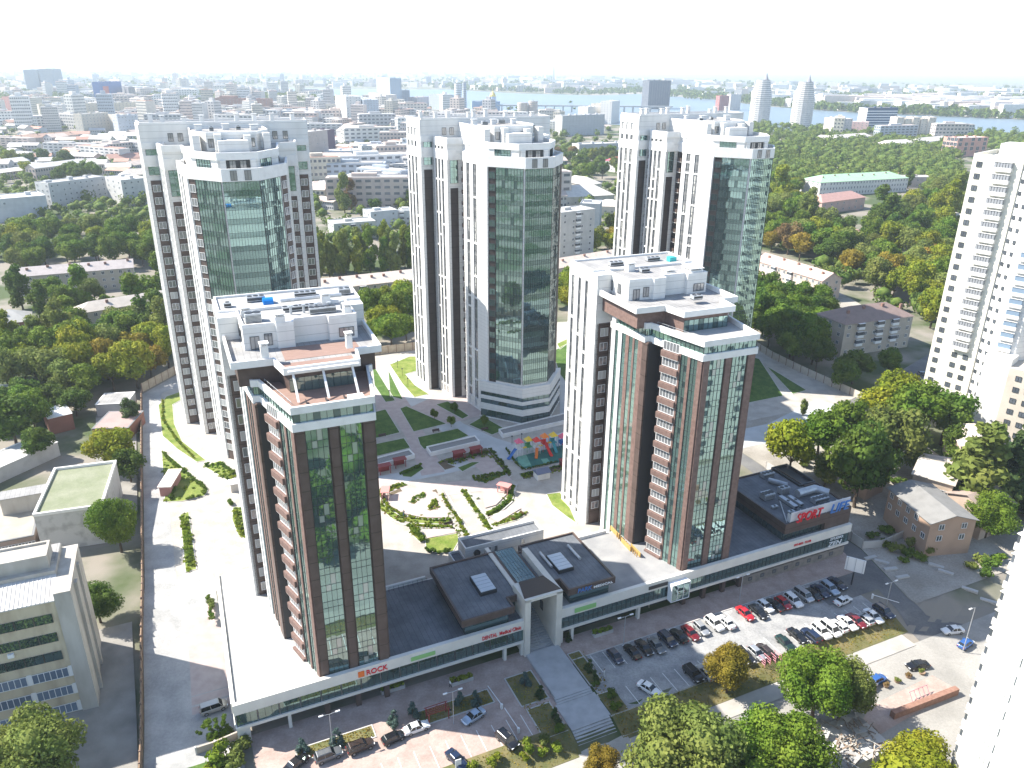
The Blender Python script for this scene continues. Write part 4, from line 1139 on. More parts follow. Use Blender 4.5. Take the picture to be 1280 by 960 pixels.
PAL = dict(gpink=(.40, .34, .325), beige=(.42, .38, .32), lbeige=(.55, .50, .43), cream=(.58, .54, .45), grey=(.40, .395, .385), lgrey=(.52, .515, .50), brick=(.25, .115, .085), white=(.68, .66, .63), peach=(.50, .33, .25), dgrey=(.22, .215, .21), rroof=(.42, .22, .165), proof=(.52, .44, .39))
Bd = building
Bd('apartment_house', 'long three storey house with a pinkish grey gable roof among trees at the left', (19, 346), (166, 334), 11, 10, PAL['beige'], (.42, .375, .36), 'gable', 3, 13, chim=6, sep=True)
Bd('apartment_house', 'two storey house with a pale hipped roof in front of the long gabled house', (99, 391), (222, 371), 10, 7.5, PAL['lbeige'], (.50, .45, .40), 'hip', 2, 10, chim=2, sep=True)
Bd('brick_house', 'red brick house with a grey hipped roof cut by the left edge', (-40, 409), (37, 400), 13, 7.5, PAL['brick'], (.40, .39, .37), 'hip', 2, 7, chim=1, sep=True)
Bd('institute_building', 'pale windowless grey block with a flat roof at the left edge', (-14, 251), (57, 245), 24, 15, (.50, .51, .52), PAL['lgrey'], 'flat', 3, 2)
Bd('institute_building', 'long grey five storey wing with rows of windows above the trees', (60, 230), (131, 221), 16, 18, (.47, .47, .47), PAL['grey'], 'flat', 5, 10, sep=True)
Bd('institute_building', 'tall end block of the grey five storey wing', (131, 221), (151, 226), 20, 19, (.50, .49, .47), PAL['lgrey'], 'flat', 5, 3)
Bd('warehouse', 'long low dark warehouse with a grey roof', (-10, 204), (135, 200), 12, 6, (.30, .28, .27), PAL['grey'], 'gable', 1, 20, rh=1.5)
Bd('house', 'low house with a rusty red roof behind the trees left of the tall tower', (137, 199), (186, 196), 16, 7, PAL['beige'], (.42, .25, .20), 'gable', 2, 6, chim=2)
Bd('house', 'low brown building with a hipped grey roof beside the left tall tower', (152, 219), (190, 217), 16, 8, PAL['beige'], (.50, .45, .40), 'hip', 2, 5)
Bd('school', 'three storey house with a long peach hipped roof at the far left', (17, 174), (98, 168), 15, 10, (.42, .36, .33), PAL['peach'], 'hip', 3, 12, chim=4)
for k, (a, b, d) in enumerate((((2, 196), (19, 192), 42), ((24, 193), (42, 190), 36), ((58, 192), (80, 187), 16))):
    Bd('shed', 'long grey shed roof in the yard before the peach roofed house', a, b, d, 5, PAL['dgrey'], PAL['grey'], 'gable', 0, 0, group='grey sheds in the yard', rh=1.2)
Bd('office_block', 'beige seven storey block with a dark top line at the far left', (101, 143), (135, 141), 16, 30, PAL['lbeige'], PAL['grey'], 'flat', 7, 8)
Bd('office_block', 'blue grey seven storey block beside the beige one', (146, 145), (171, 144), 16, 30, (.45, .48, .53), PAL['dgrey'], 'flat', 7, 6)
Bd('office_block', 'narrow beige stair block between the beige and blue grey blocks', (135, 143), (146, 144), 16, 28, PAL['lbeige'], PAL['grey'], 'flat', 0, 0)
Bd('apartment_block', 'very long yellowish nine storey block behind the beige office', (48, 131), (192, 128), 15, 30, (.55, .50, .40), PAL['grey'], 'flat', 9, 30)
b10 = Bd('apartment_block', 'large red brick apartment block behind the left tall tower', (267, 123), (335, 124), 22, 33, (.34, .20, .165), (.32, .2, .17), 'flat', 9, 15)
mb = MB(); mb.box(12, 44, 2, 20, 33.6, 38); mb.build('upper_storey', colmat((.34, .20, .165)), b10)
b11 = Bd('advert_building', 'dark blue building front with a red square far at the left', (123, 103), (151, 102), 18, 52, (.05, .13, .36), PAL['dgrey'], 'flat', 0, 0)
mb = MB(); mb.box(17, 44, -.5, -.1, 12, 42); mb.build('red_panel', colmat((.60, .13, .10)), b11)
Bd('office_block', 'black and white framed tower beside the dark blue building', (151, 107), (160, 109), 16, 40, (.16, .16, .18), PAL['grey'], 'flat', 10, 4)
Bd('high_rise', 'left one of two hazy grey high rises on the horizon', (46, 87.5), (57, 87), 40, 75, (.30, .34, .38), PAL['grey'], 'flat', 0, 0)
Bd('high_rise', 'right one of two hazy grey high rises on the horizon', (65, 86.5), (76, 86), 40, 78, (.30, .34, .38), PAL['grey'], 'flat', 0, 0)
Bd('high_rise', 'low middle part between the two hazy grey high rises', (57, 90), (65, 89.5), 40, 62, (.30, .34, .38), PAL['grey'], 'flat', 0, 0)
Bd('apartment_block', 'red brick block at the far left edge', (2, 121), (28, 122), 24, 34, (.40, .20, .18), PAL['grey'], 'flat', 8, 8)
Bd('apartment_block', 'greyish pink block right of the left tall tower', (381, 166), (409, 163), 20, 32, (.44, .39, .37), PAL['grey'], 'flat', 4, 3)
Bd('apartment_block', 'narrow dark purple slab beside the greyish pink block', (409, 163), (418, 162), 20, 30, (.10, .07, .11), PAL['grey'], 'flat', 0, 0)
Bd('house', 'yellow house with a white gable right of the left tall tower', (386, 203), (413, 199), 16, 15, (.62, .55, .34), PAL['white'], 'gable', 3, 3)
Bd('school', 'building with a red hipped roof and arched windows', (413, 210), (472, 206), 18, 13, (.42, .40, .37), PAL['rroof'], 'hip', 2, 8, win=(2.0, 3.0))
Bd('hall', 'white flat roofed hall behind the red hipped roof', (405, 190), (453, 188), 24, 10, (.62, .64, .66), PAL['white'], 'flat', 0, 0)
Bd('office_block', 'grey three storey block left of the middle tall tower', (452, 183), (516, 181), 18, 15, (.43, .44, .45), PAL['lgrey'], 'flat', 3, 14)
Bd('hall', 'grey gable ended hall far behind the red hipped roof', (420, 163), (446, 166), 30, 12, (.44, .43, .43), PAL['proof'], 'gable', 0, 0)
Bd('market_hall', 'wide pale roof with a red front beyond the grey block', (446, 166), (516, 168), 26, 9, (.42, .22, .17), PAL['white'], 'gable', 0, 0, rh=3)
Bd('apartment_house', 'grey five storey block with balconies left of the middle tall tower', (473, 205), (519, 206), 13, 18, (.46, .455, .44), PAL['lgrey'], 'flat', 5, 6, balc=(.35, .75), side_wall=PAL['white'], scols=1)  # white left side is sunlight put into the wall colour
Bd('apartment_house', 'low white building with a flat roof over the pale green poplars', (417, 281), (470, 277), 16, 10, (.50, .50, .46), PAL['grey'], 'flat', 3, 4, balc=(.45,), sep=True)
Bd('apartment_house', 'second low white flat roofed building, behind the first one', (463, 266), (497, 263), 14, 11, (.52, .54, .55), PAL['grey'], 'flat', 3, 3)
Bd('apartment_house', 'pale flat roofed wing beside the middle tall tower', (497, 264), (522, 264), 12, 10, (.58, .58, .56), PAL['white'], 'flat', 3, 3, balc=(.2,))
Bd('house', 'small house with a pale hipped roof and white windows right of the left tower', (386, 233), (420, 231), 12, 8, (.50, .50, .48), PAL['proof'], 'hip', 2, 4)
Bd('apartment_house', 'long three storey house with a pale gable roof behind the left roof terrace', (398, 362), (526, 348), 12, 10, (.40, .37, .32), (.56, .48, .42), 'gable', 3, 14, chim=7, sep=True, balc=(.42, .78))
Bd('apartment_block', 'grey eight storey block between the middle and right tall towers', (701, 267), (744, 262), 14, 27, (.47, .465, .45), PAL['lgrey'], 'flat', 8, 4, balc=(.5,), side_wall=PAL['white'], scols=1, sep=True)
Bd('apartment_block', 'rear wing of the grey eight storey block', (725, 255), (750, 256), 16, 22, (.43, .44, .46), PAL['lgrey'], 'flat', 0, 0)
Bd('hall', 'hall with a wide cream hipped roof right of the middle tall tower', (697, 247), (768, 243), 26, 8, PAL['lbeige'], (.62, .575, .52), 'hip', 1, 8)
Bd('hall', 'smaller cream hipped roof behind the wide one', (700, 226), (735, 231), 18, 8, PAL['lbeige'], (.64, .60, .53), 'hip', 1, 4)
Bd('house', 'cream low house beside the right tall tower', (745, 257), (778, 258), 14, 7, PAL['lbeige'], (.62, .56, .50), 'hip', 1, 4)
Bd('hall', 'long grey hall with a sunlit coloured end behind the woods', (724, 181), (780, 179), 18, 13, (.42, .42, .44), PAL['lgrey'], 'flat', 0, 0, side_wall=PAL['white'])  # pale left end: sunlit side of the grey wall, set by colour
Bd('house', 'white house with a bright pink roof beside the right tall tower', (757, 200), (780, 203), 14, 11, PAL['white'], (.62, .13, .18), 'hip', 2, 4)
Bd('apartment_house', 'low house with a pale pink gable roof behind the right brown tower', (692, 336), (775, 322), 12, 8, (.46, .40, .34), (.58, .48, .41), 'gable', 2, 9, chim=3)
Bd('apartment_block', 'wide grey nine storey block with a sunlit coloured end near the river', (703, 145), (756, 143), 16, 30, (.44, .45, .47), PAL['lgrey'], 'flat', 9, 14, side_wall=PAL['white'])  # left end coloured white for the sun that falls on it
Bd('apartment_house', 'four storey house with a brown hipped roof and white balconies at the right', (1057, 405), (1142, 394), 15, 13, (.44, .39, .33), (.25, .185, .165), 'hip', 4, 8, chim=4, sep=True, balc=(.22, .5, .72))
Bd('apartment_house', 'pink gabled three storey house right of the right tall tower', (945, 325), (1028, 351), 12, 10, (.58, .46, .39), (.50, .355, .305), 'gable', 3, 12, chim=5, sep=True, balc=(.3, .55))
gr = Bd('school', 'long white school with a pale green hipped roof in the park', (1026, 228), (1136, 222), 24, 12, PAL['white'], (.33, .52, .34), 'hip', 3, 30, chim=7, win=(1.2, 2.0), rh=4.5)
Bd('house', 'pink house with a red roof in front of the green roofed school', (1028, 253), (1082, 246), 16, 9, (.56, .40, .35), (.48, .29, .25), 'hip', 2, 7)
Bd('house', 'grey brown flat house right of the green roofed school', (1136, 222), (1168, 222), 16, 9, (.45, .38, .34), PAL['lgrey'], 'flat', 2, 4)
Bd('ruin', 'brown brick ruin without a roof among the trees', (1058, 292), (1088, 294), 12, 6, (.34, .22, .18), (.28, .2, .17), 'flat', 1, 5, win=(1.6, 2.2))
Bd('hut', 'small white hut in the park woods', (1119, 277), (1131, 277), 8, 4, PAL['white'], PAL['white'], 'flat', 0, 0)
Bd('house', 'cream house half hidden left of the beige high rise', (1178, 268), (1198, 272), 12, 6, PAL['lbeige'], PAL['lbeige'], 'flat', 1, 3)
Bd('office_block', 'salmon red modern block with glass fields near the river', (1198, 173), (1236, 172), 22, 22, (.60, .32, .26), (.5, .45, .43), 'flat', 4, 5, win=(5, 4.2))
Bd('hotel', 'dark blue slab hotel with white stripes and a white end by the river', (1085, 135), (1123, 135), 26, 38, (.05, .085, .16), PAL['dgrey'], 'flat', 0, 0, side_wall=PAL['white'])
for o in list(COL.objects):
    if o.get('label', '').startswith('dark blue slab hotel'):
        mb = MB(); W = (at(1123, 135, 43) - at(1085, 135, 43)).length
        for j in range(8): mb.box(.5, W - .5, -.4, 0, 2 + j * 4.3, 3.5 + j * 4.3)
        mb.build('white_stripe', WFRAME, o)
Bd('apartment_block', 'white and pink stepped block left of the dark blue hotel', (1031, 147), (1056, 149), 18, 24, (.66, .58, .55), PAL['white'], 'flat', 6, 5)
Bd('apartment_block', 'pink block joined to the white stepped block', (1056, 152), (1086, 153), 18, 18, (.60, .42, .40), PAL['white'], 'flat', 5, 6)
for k in range(5):
    Bd('apartment_block', 'cream sawtooth apartment section by the river right of the dark blue hotel', (1122 + k * 10, 147 + (k % 2) * 1.5), (1131 + k * 10, 147 + (k % 2) * 1.5), 20, 27 - (k % 2) * 2, (.66, .58, .50), PAL['lbeige'], 'flat', 7, 2, group='cream sawtooth sections by the river')
for k, (a, b, d) in enumerate((((1108, 181), (1145, 179), 18), ((1150, 178), (1190, 174), 18), ((1045, 173), (1090, 170), 16), ((1020, 171), (1040, 172), 10))):
    Bd('house', 'low white roofed house at the edge of the park near the river', a, b, d, 8, PAL['white'], (.62, .57, .53), 'hip', 2, 6, group='low white roofed houses by the park')
Bd('office_tower', 'dark grey office tower standing before the river', (812, 101), (839, 101), 30, 68, (.12, .13, .16), PAL['dgrey'], 'flat', 18, 9, win=(2.6, 2.0))
Bd('apartment_block', 'dark red and glass block behind the right tall tower', (900, 120), (912, 120), 20, 36, (.36, .14, .13), PAL['grey'], 'flat', 9, 4)
Bd('apartment_block', 'pale slab beside the dark red and glass block', (914, 118), (927, 118), 20, 38, (.55, .52, .49), PAL['grey'], 'flat', 9, 4)
Bd('high_rise', 'white high rise with a bluish side in the city centre', (419, 119), (432, 121), 26, 50, PAL['white'], PAL['grey'], 'flat', 12, 3)
Bd('high_rise', 'bluish grey slab joined to the white high rise', (432, 121), (454, 125), 26, 45, (.44, .49, .55), PAL['grey'], 'flat', 12, 6)
Bd('high_rise', 'pinkish pale pair of slabs right of the white high rise', (461, 116), (482, 119), 24, 40, (.56, .53, .51), PAL['grey'], 'flat', 10, 6)
Bd('high_rise', 'tall blue grey glass high rise with a stepped top in the city centre', (470, 96), (487, 98), 26, 72, (.34, .42, .50), PAL['grey'], 'flat', 16, 5)
Bd('high_rise', 'grey glass block with a rounded top by the river', (495, 113), (512, 113), 24, 42, (.40, .44, .48), PAL['grey'], 'flat', 10, 5)
Bd('high_rise', 'pale pink blocks before the river left of the round white tower', (521, 122), (536, 121), 24, 30, (.60, .52, .50), PAL['grey'], 'flat', 8, 4)
Bd('high_rise', 'grey slab before the river left of the round white tower', (536, 118), (558, 119), 24, 34, (.42, .46, .50), PAL['grey'], 'flat', 8, 6)
Bd('office_block', 'blue glass block below the golden dome', (590, 127), (625, 127), 24, 22, (.26, .36, .48), PAL['grey'], 'flat', 0, 0)
Bd('apartment_block', 'first of the white trio of blocks by the river', (735, 134), (752, 133), 22, 30, PAL['white'], PAL['grey'], 'flat', 8, 5)
Bd('apartment_block', 'cream middle one of the white trio of blocks by the river', (752, 130), (765, 129), 22, 34, PAL['cream'], PAL['grey'], 'flat', 9, 4)
Bd('apartment_block', 'tallest of the white trio of blocks by the river', (765, 127), (775, 126), 22, 40, PAL['white'], PAL['grey'], 'flat', 10, 3)

def round_tower(name, label, u, vt, vb, wpx, col, spire=0.0, floors=20, dome=None):
    b = at(u, vb, 5); k = b.length; d = Vector((b.x, b.y)).length
    ray = _F * FPX + _R * (u - 640) + _U * (480 - vt); H = CAM_H + ray.z * d / math.hypot(ray.x, ray.y) - 5
    r = wpx / 2 / FPX * (b - Vector((0, 0, CAM_H))).dot(_F)
    root = thing(name, label, 'tower', (b.x, b.y, 5))
    Hb = H - spire; mb = MB(); mw = MB()
    for i in range(floors):
        z = Hb * i / floors; dz = Hb / floors; q = r * (1 - .38 * max(0, (i / floors - .6)) / .4) if spire else r
        mb.tube((0, 0, z), (0, 0, z + dz * .62), q, n=16); mw.tube((0, 0, z + dz * .62), (0, 0, z + dz), q * .93, n=16)
    mb.build('storey_band', colmat(col), root); mw.build('glazing', colmat((.30, .30, .31)) if not dome else colmat((.42, .41, .40)), root)
    if spire:
        mb = MB(); mb.tube((r * .25, 0, Hb - 4), (r * .25, 0, H), r * .3, .3, n=8); mb.build('spire', colmat((.30, .30, .33)), root)
    return root
round_tower('spired_tower', 'left one of two white ringed towers with dark spires', 948, 91, 155, 25, (.68, .65, .62), 12, 22)
round_tower('spired_tower', 'right one of two white ringed towers with dark spires', 1000, 93, 160, 26, (.68, .65, .62), 12, 23)
round_tower('round_tower', 'round white tower standing before the river', 573, 104, 142, 9, (.66, .67, .68), 0, 14)
round_tower('round_tower', 'slim grey tower joined to the round white one', 581, 103, 141, 5, (.44, .47, .51), 0, 14)
round_tower('silo', 'left beige cylinder block by the river', 653, 128, 150, 13, (.56, .49, .43), 0, 9, True)
round_tower('silo', 'right beige cylinder block by the river', 666, 126, 150, 12, (.53, .46, .41), 0, 9, True)
ch = at(616, 130, 5)
c_ = thing('church', 'church with a golden dome before the river', 'church', (ch.x, ch.y, 5))
mb = MB(); mb.tube((0, 0, 0), (0, 0, 20), 9, n=12); mb.build('drum', colmat((.40, .47, .56)), c_)
mb = MB()
for i in range(6): mb.tube((0, 0, 20 + i * 2.4), (0, 0, 20 + (i + 1) * 2.4), 9.5 * math.cos(i * .26), 9.5 * math.cos((i + 1) * .26), n=12)
mb.tube((0, 0, 34), (0, 0, 42), .8, .2); mb.build('dome', mat('gilded_dome', (.70, .52, .12), .35, .4), c_)

# ------------------------------------------------------------------ cream high rise at the right edge
hr = at(1146, 513, 5)
HRA = R(-46)
HRW = 1
hroot = thing('high_rise', 'cream and white high rise with many balconies at the right edge', 'tower', (hr.x, hr.y, 5), HRA)
FOOT.append([tuple((hr + Matrix.Rotation(HRA, 3, 'Z') @ Vector(p))[:2]) for p in ((-4, -4, 0), (46, -6, 0), (46, 24, 0), (-4, 24, 0))])
CREAMB = mat('cream_brick', (.70, .67, .585), .8, col2=(.65, .615, .52), scale=.8, stretch=(.3, .3, 6))
HH = 78.0
mb = MB(); mb.prism([(0, 0), (13, -1.5), (13, 20), (0, 20)], -2, HH); mb.build('wall', CREAMB, hroot)
mb = MB(); mb.prism([(13, -1.0), (17, -3.4), (23, -3.4), (25, .5), (25, 20), (13, 20)], -2, HH + 1); mb.prism([(25, 2), (42, 2), (42, 20), (25, 20)], -2, HH - 1); mb.prism([(17.2, -9), (24, -9), (24, -3), (17.2, -3)], -2, 26, 0); mb.build('white_wall', WHITE, hroot)
mb = MB(); mb.prism([(24, -10), (40, -10), (40, 2.2), (24, 2.2)], -2, 24); mb.build('lower_wing', colmat((.56, .50, .42)), hroot)
mb = MB(); mb.ring([(0, 0), (13, -1.5), (13, 20), (0, 20)], .4, HH, HH + 1.2); mb.build('parapet', CREAMB, hroot)
mb = MB(); mb.box(5, 12, 4, 12, HH, HH + 4); mb.box(27, 36, 6, 14, HH, HH + 6); mb.prism([(16, -1), (24, -1), (24, 14), (16, 14)], HH, HH + 3.6); mb.build('roof_hut', WHITE, hroot)
mb = MB(); c = [(26, 4, HH + 5), (40, 4, HH + 5), (40, 18, HH + 5), (26, 18, HH + 5)]
for i in range(4): mb.face([c[i], c[(i + 1) % 4], (33, 11, HH + 11)])
mb.build('hipped_roof', PARAPET, hroot)
f1 = Fr((0, 0), (13, -1.5)); f2 = Fr((17, -3.4), (23, -3.4)); f3 = Fr((25, 2), (42, 2)); f4 = Fr((24, -10), (40, -10)); f5 = Fr((0, 20), (0, 0))
W15 = window_mesh(1.5, 1.5, 2, frame=MULL, gm=FGLASS); W9 = window_mesh(.9, 1.1, 1, frame=MULL, gm=FGLASS)
nfl = 24; fh = HH / nfl; acc = []
for j in range(1, nfl):
    acc += [f1.mat4(1.2, .09, j * fh + .9)]
    acc += [f3.mat4(q, .09, j * fh + .9) for q in (6.5, 13.5)]
    acc += [f5.mat4(q, .09, j * fh + .9) for q in (4, 10, 16)]
pieces('window', W15, acc, hroot)
acc = [Fr((13, -1.0), (17, -3.4)).mat4(q, .09, j * fh + 1) for j in range(1, nfl) for q in (.6, 2.8)]
pieces('small_window', W9, acc, hroot)
mb = MB(); mb.box(0, 4.6, -1.2, 0, 0, 1.1, 0)
for i in range(6): mb.box(.1 + i * .75, .7 + i * .75, -1.1, -.03, 1.1, 2.5, 1)
mb.box(0, 4.6, -1.25, 0, 2.5, 2.65, 0)
bal = mb.mesh('balcony', [WHITE, mat('pale_balcony_glass', (.30, .31, .33), .3, .1)])
pieces('balcony', bal, [f1.mat4(6.2, .02, j * fh + .3) for j in range(7, nfl)], hroot)
mb = MB(); mb.box(0, 3.6, -.9, 0, 0, 1.1, 0); mb.box(.2, 3.4, -.8, -.02, 1.1, 2.5, 1); mb.box(0, 3.6, -.95, 0, 2.5, 2.62, 0)
bal2 = mb.mesh('balcony', [WHITE, mat('blue_balcony_glass', (.30, .40, .52), .15, .3)])
pieces('balcony', bal2, [f2.mat4(1.2, .02, j * fh + .3) for j in range(8, nfl)] + [f3.mat4(1.6, .02, j * fh + .3) for j in range(8, nfl)] + [f3.mat4(9, .02, j * fh + .3) for j in range(8, nfl)], hroot)
pieces('window', W15, [f1.mat4(q, .09, j * fh + .9) for j in range(1, 7) for q in (6.4, 9.6)] + [f4.mat4(q, .09, j * 3.3 + .9) for j in range(1, 7) for q in (2, 5, 8, 12)], hroot)

# ------------------------------------------------------------------ white high rise at the right edge, close to the camera
t7 = Vector((69.4, 90.4, 0))
T7A = math.atan2(-.909, .416)
troot = thing('high_rise', 'sunlit white high rise cut by the lower right corner', 'tower', (t7.x, t7.y, -1.5), T7A)
FOOT.append([(66, 94), (84, 58), (135, 80), (118, 116)])
WH2 = mat('bright_white_render', (.66, .64, .60), .7, col2=(.56, .54, .50), scale=.5, stretch=(1, 1, .12), seam=3.2)
mb = MB(); mb.prism([(0, 0), (26, 0), (26, 52), (0, 52)], 0, 50.0); mb.build('wall', WH2, troot)
mb = MB(); mb.ring([(0, 0), (26, 0), (26, 52), (0, 52)], .4, 50, 51.0); mb.build('parapet', WH2, troot)
mb = MB(); mb.box(.4, 25.6, .4, 51.6, 50, 50.06); mb.build('roof', CONCR, troot)
fs = Fr((26, 18), (0, 18)); fa = Fr((0, 0), (26, 0)); fb = Fr((0, 52), (0, 0))
acc = [fa.mat4(q, .09, 1.5 + j * 3.2) for j in range(15) for q in (3.2, 8.4, 15.5, 20.5)]
pieces('window', window_mesh(1.5, 1.5, 2, gm=CURTAIN), acc, troot)
acc = [fn_.mat4(4 + i * 5.2, .09, 1.6 + j * 3.2) for fn_ in (Fr((0, 52), (0, 0)),) for i in range(8) for j in range(15)]
pieces('side_window', W15, acc, troot)
mb = MB(); mb.box(0, 4.2, -1.1, 0, 0, 1.15, 0); mb.box(.15, 4.05, -1.0, -.02, 1.15, 2.5, 1); mb.box(0, 4.2, -1.15, 0, 2.5, 2.62, 0)
pieces('balcony', mb.mesh('balcony', [WH2, FGLASS]), [fb.mat4(46.8, .02, 1 + j * 3.2) for j in range(15)], troot)

# ------------------------------------------------------------------ six storey institute at the lower left
p0 = at(-60, 744, 24.5); p1 = at(89, 726, 24.5)
p0 = at(0, 765, 25); p1 = at(90, 746, 25)
f0 = Fr(p0, p1); ia = math.atan2(f0.t.y, f0.t.x)
org = p1 - Vector((f0.t.x, f0.t.y, 0)) * 40
iroot = thing('institute_building', 'weathered six storey institute with ribbon windows at the lower left', 'building', (org.x, org.y, 0), ia)
FOOT.append([f0.p(f0.L - 46, 4, 0)[:2], f0.p(f0.L + 4, 4, 0)[:2], f0.p(f0.L + 4, -20, 0)[:2], f0.p(f0.L - 46, -20, 0)[:2]])
YEL = mat('stained_yellow_render', (.55, .475, .34), .9, col2=(.36, .285, .20), scale=.45, stretch=(1.2, 1.2, .35), contrast=(.45, .75))
GRW = mat('rough_grey_concrete', (.48, .455, .41), .9, col2=(.36, .33, .285), scale=.4, stretch=(1, 1, .3))
mb = MB(); mb.prism([(0, 0), (37.5, 0), (37.5, 14), (0, 14)], -.5, 25); mb.build('wall', YEL, iroot)
mb = MB(); mb.prism([(37.5, -.25), (40, -.25), (40, 14.2), (37.5, 14.2)], -.5, 26.4); mb.box(39.98, 40.5, 3.4, 4.6, -.5, 25.4); mb.box(39.98, 40.4, 8.6, 9.6, -.5, 25.6); mb.build('end_wall', GRW, iroot)
mb = MB(); mb.hexa([(0, -.3, 25), (37.5, -.3, 25), (37.5, 5.4, 25), (0, 5.4, 25), (0, -.3, 25.2), (37.5, -.3, 25.2), (37.5, 5.4, 26.6), (0, 5.4, 26.6)])
for i in range(60): mb.hexa([(i * .62, -.3, 25.2), (i * .62 + .12, -.3, 25.2), (i * .62 + .12, 5.4, 26.6), (i * .62, 5.4, 26.6), (i * .62, -.3, 25.28), (i * .62 + .12, -.3, 25.28), (i * .62 + .12, 5.4, 26.68), (i * .62, 5.4, 26.68)])
mb.build('corrugated_roof', mat('corrugated_sheet', (.56, .55, .53), .5, col2=(.45, .43, .41), scale=.4), iroot)
mb = MB(); mb.box(0, 37.5, 5.4, 14, 25, 27.3); mb.build('upper_block', GRW, iroot)
mb = MB(); mb.box(0, 37.4, 8.6, 14.05, 27.3, 27.38); mb.build('flat_roof', GREYROOF, iroot)
mb = MB(); mb.box(20, 36.5, 6.5, 11.5, 27.3, 29.4); mb.ring([(20, 6.5), (36.5, 6.5), (36.5, 11.5), (20, 11.5)], .4, 29.4, 29.8); mb.build('roof_hut', GRW, iroot)
f = Fr((0, 0), (37.5, 0))
rib = glass_bay(5.4, 1.75, 6, 1, 130, FGLASS, .02); rib2 = window_mesh(5.4, 1.9, 6, gm=mat('blue_office_glass', (.13, .18, .25), .25, 0, spec=.5, rnd=.3))
OLDGL = mat('old_dusty_glass', (.25, .31, .37), .3, 0, spec=.5, rnd=.45); rib = glass_bay(2.6, 1.75, 2, 1, 131, OLDGL, .02)
for j in range(6):
    for i in range(6 if j < 3 else 13):
        if j < 3: link('ribbon_window', rib2, iroot, mw=f.mat4(1.0 + i * 6.1, .1, 2.2 + j * 3.75))
        else: link('ribbon_window', rib, iroot, mw=f.mat4(1.0 + i * 2.75, .1, 2.2 + j * 3.75))
mb = MB()
for j in range(3):
    for i in range(6): mb.bf(f, 6.42 + i * 6.1, 7.08 + i * 6.1, 0, .12, 2.1 + j * 3.75, 4.2 + j * 3.75)
mb.build('white_infill_panel', WFRAME, iroot)
for i in range(5):
    mb = MB(); mb.box(4 + i * 6.3, 4.9 + i * 6.3, -.5, -.05, 12.4 + (i % 3) * 3.75, 13.1 + (i % 3) * 3.75); mb.build('air_conditioner', WFRAME, iroot)

# workshop behind it: low wing and a tall concrete block
def flatbox(name, label, fl, fr, depth, h, base, wallm, roofm, parm, par=.5, wins=0, cat='building', group=None):
    P0 = at(*fl, base + h); P1 = at(*fr, base + h); f0 = Fr(P0, P1); W = f0.L
    root = thing(name, label, cat, (P0.x, P0.y, base), math.atan2(f0.t.y, f0.t.x), group)
    FOOT.append([f0.p(-2, 2, 0)[:2], f0.p(W + 2, 2, 0)[:2], f0.p(W + 2, -depth - 2, 0)[:2], f0.p(-2, -depth - 2, 0)[:2]])
    pts = [(0, 0), (W, 0), (W, depth), (0, depth)]
    mb = MB(); mb.prism(pts, -4, h); mb.build('wall', wallm, root)
    mb = MB(); mb.ring(inset_poly(pts, -.12), .5, h, h + par); mb.build('parapet', parm, root)
    mb = MB(); mb.prism(inset_poly(pts, .35), h, h + .08); mb.build('roof', roofm, root)
    f = Fr((0, 0), (W, 0))
    me = wmesh(1.4, 1.2)
    for i in range(wins): link('window', me, root, mw=f.mat4(W * (i + .5) / wins - .7, .05, h - 2.3))
    return root
SAGE = mat('sage_green_roof', (.185, .205, .125), .9, col2=(.24, .25, .175), scale=.25, fine=.12)
OLDW = mat('patchy_whitewash', (.50, .49, .47), .9, col2=(.36, .35, .335), scale=.4, contrast=(.5, .65))
flatbox('workshop_block', 'tall concrete block with a flat sage green roof at the left', (42, 646), (128, 634), 22, 10.2, 4, OLDW, SAGE, PARAPET, .7)
wr = flatbox('workshop_wing', 'low brick wing with a pale roof left of the sage green roof', (-60, 690), (42, 670), 24, 6.5, 3, colmat((.34, .26, .22)), mat('pale_felt', (.38, .35, .29), .9, col2=(.32, .29, .24), scale=.3), GREYSP, .3, 12)
for q in ((8, 17, 12, 16, 6, 10.6), (22, 30, 4, 8, 6, 10.4)): mb = MB(); mb.box(*q); mb.build('roof_hut', GRW, wr)
for q in ((7.8, 17.2, 11.8, 16.2, 10.6, 10.75), (21.8, 30.2, 3.8, 8.2, 10.4, 10.55)): mb = MB(); mb.box(*q); mb.build('hut_roof', GREYROOF, wr)
flatbox('garage', 'pale flat roof shed in front of the trees behind the sage green roof', (-30, 598), (72, 553), 9, 4, 5, colmat(PAL['lgrey']), CONCR, PARAPET, .2)
flatbox('garage', 'small brick garage with a white roof among the trees at the left', (60, 524), (90, 517), 9, 5, 5, colmat(PAL['brick']), PARAPET, PARAPET, .15)
flatbox('garage', 'long low shed with a brown roof beside the estate wall', (115, 536), (160, 535), 12, 4, 5, colmat(PAL['brick']), colmat((.36, .26, .24)), GREYSP, .1)
flatbox('garage', 'low shed with a pale grey roof behind the brown roofed shed', (119, 506), (158, 504), 9, 4.2, 5, colmat(PAL['grey']), GREYROOF, PARAPET, .1)
flatbox('garage', 'low shed with a pale roof at the left edge below the autumn trees', (-40, 497), (32, 491), 9, 3.5, 5, colmat(PAL['beige']), CONCR, PARAPET, .15)
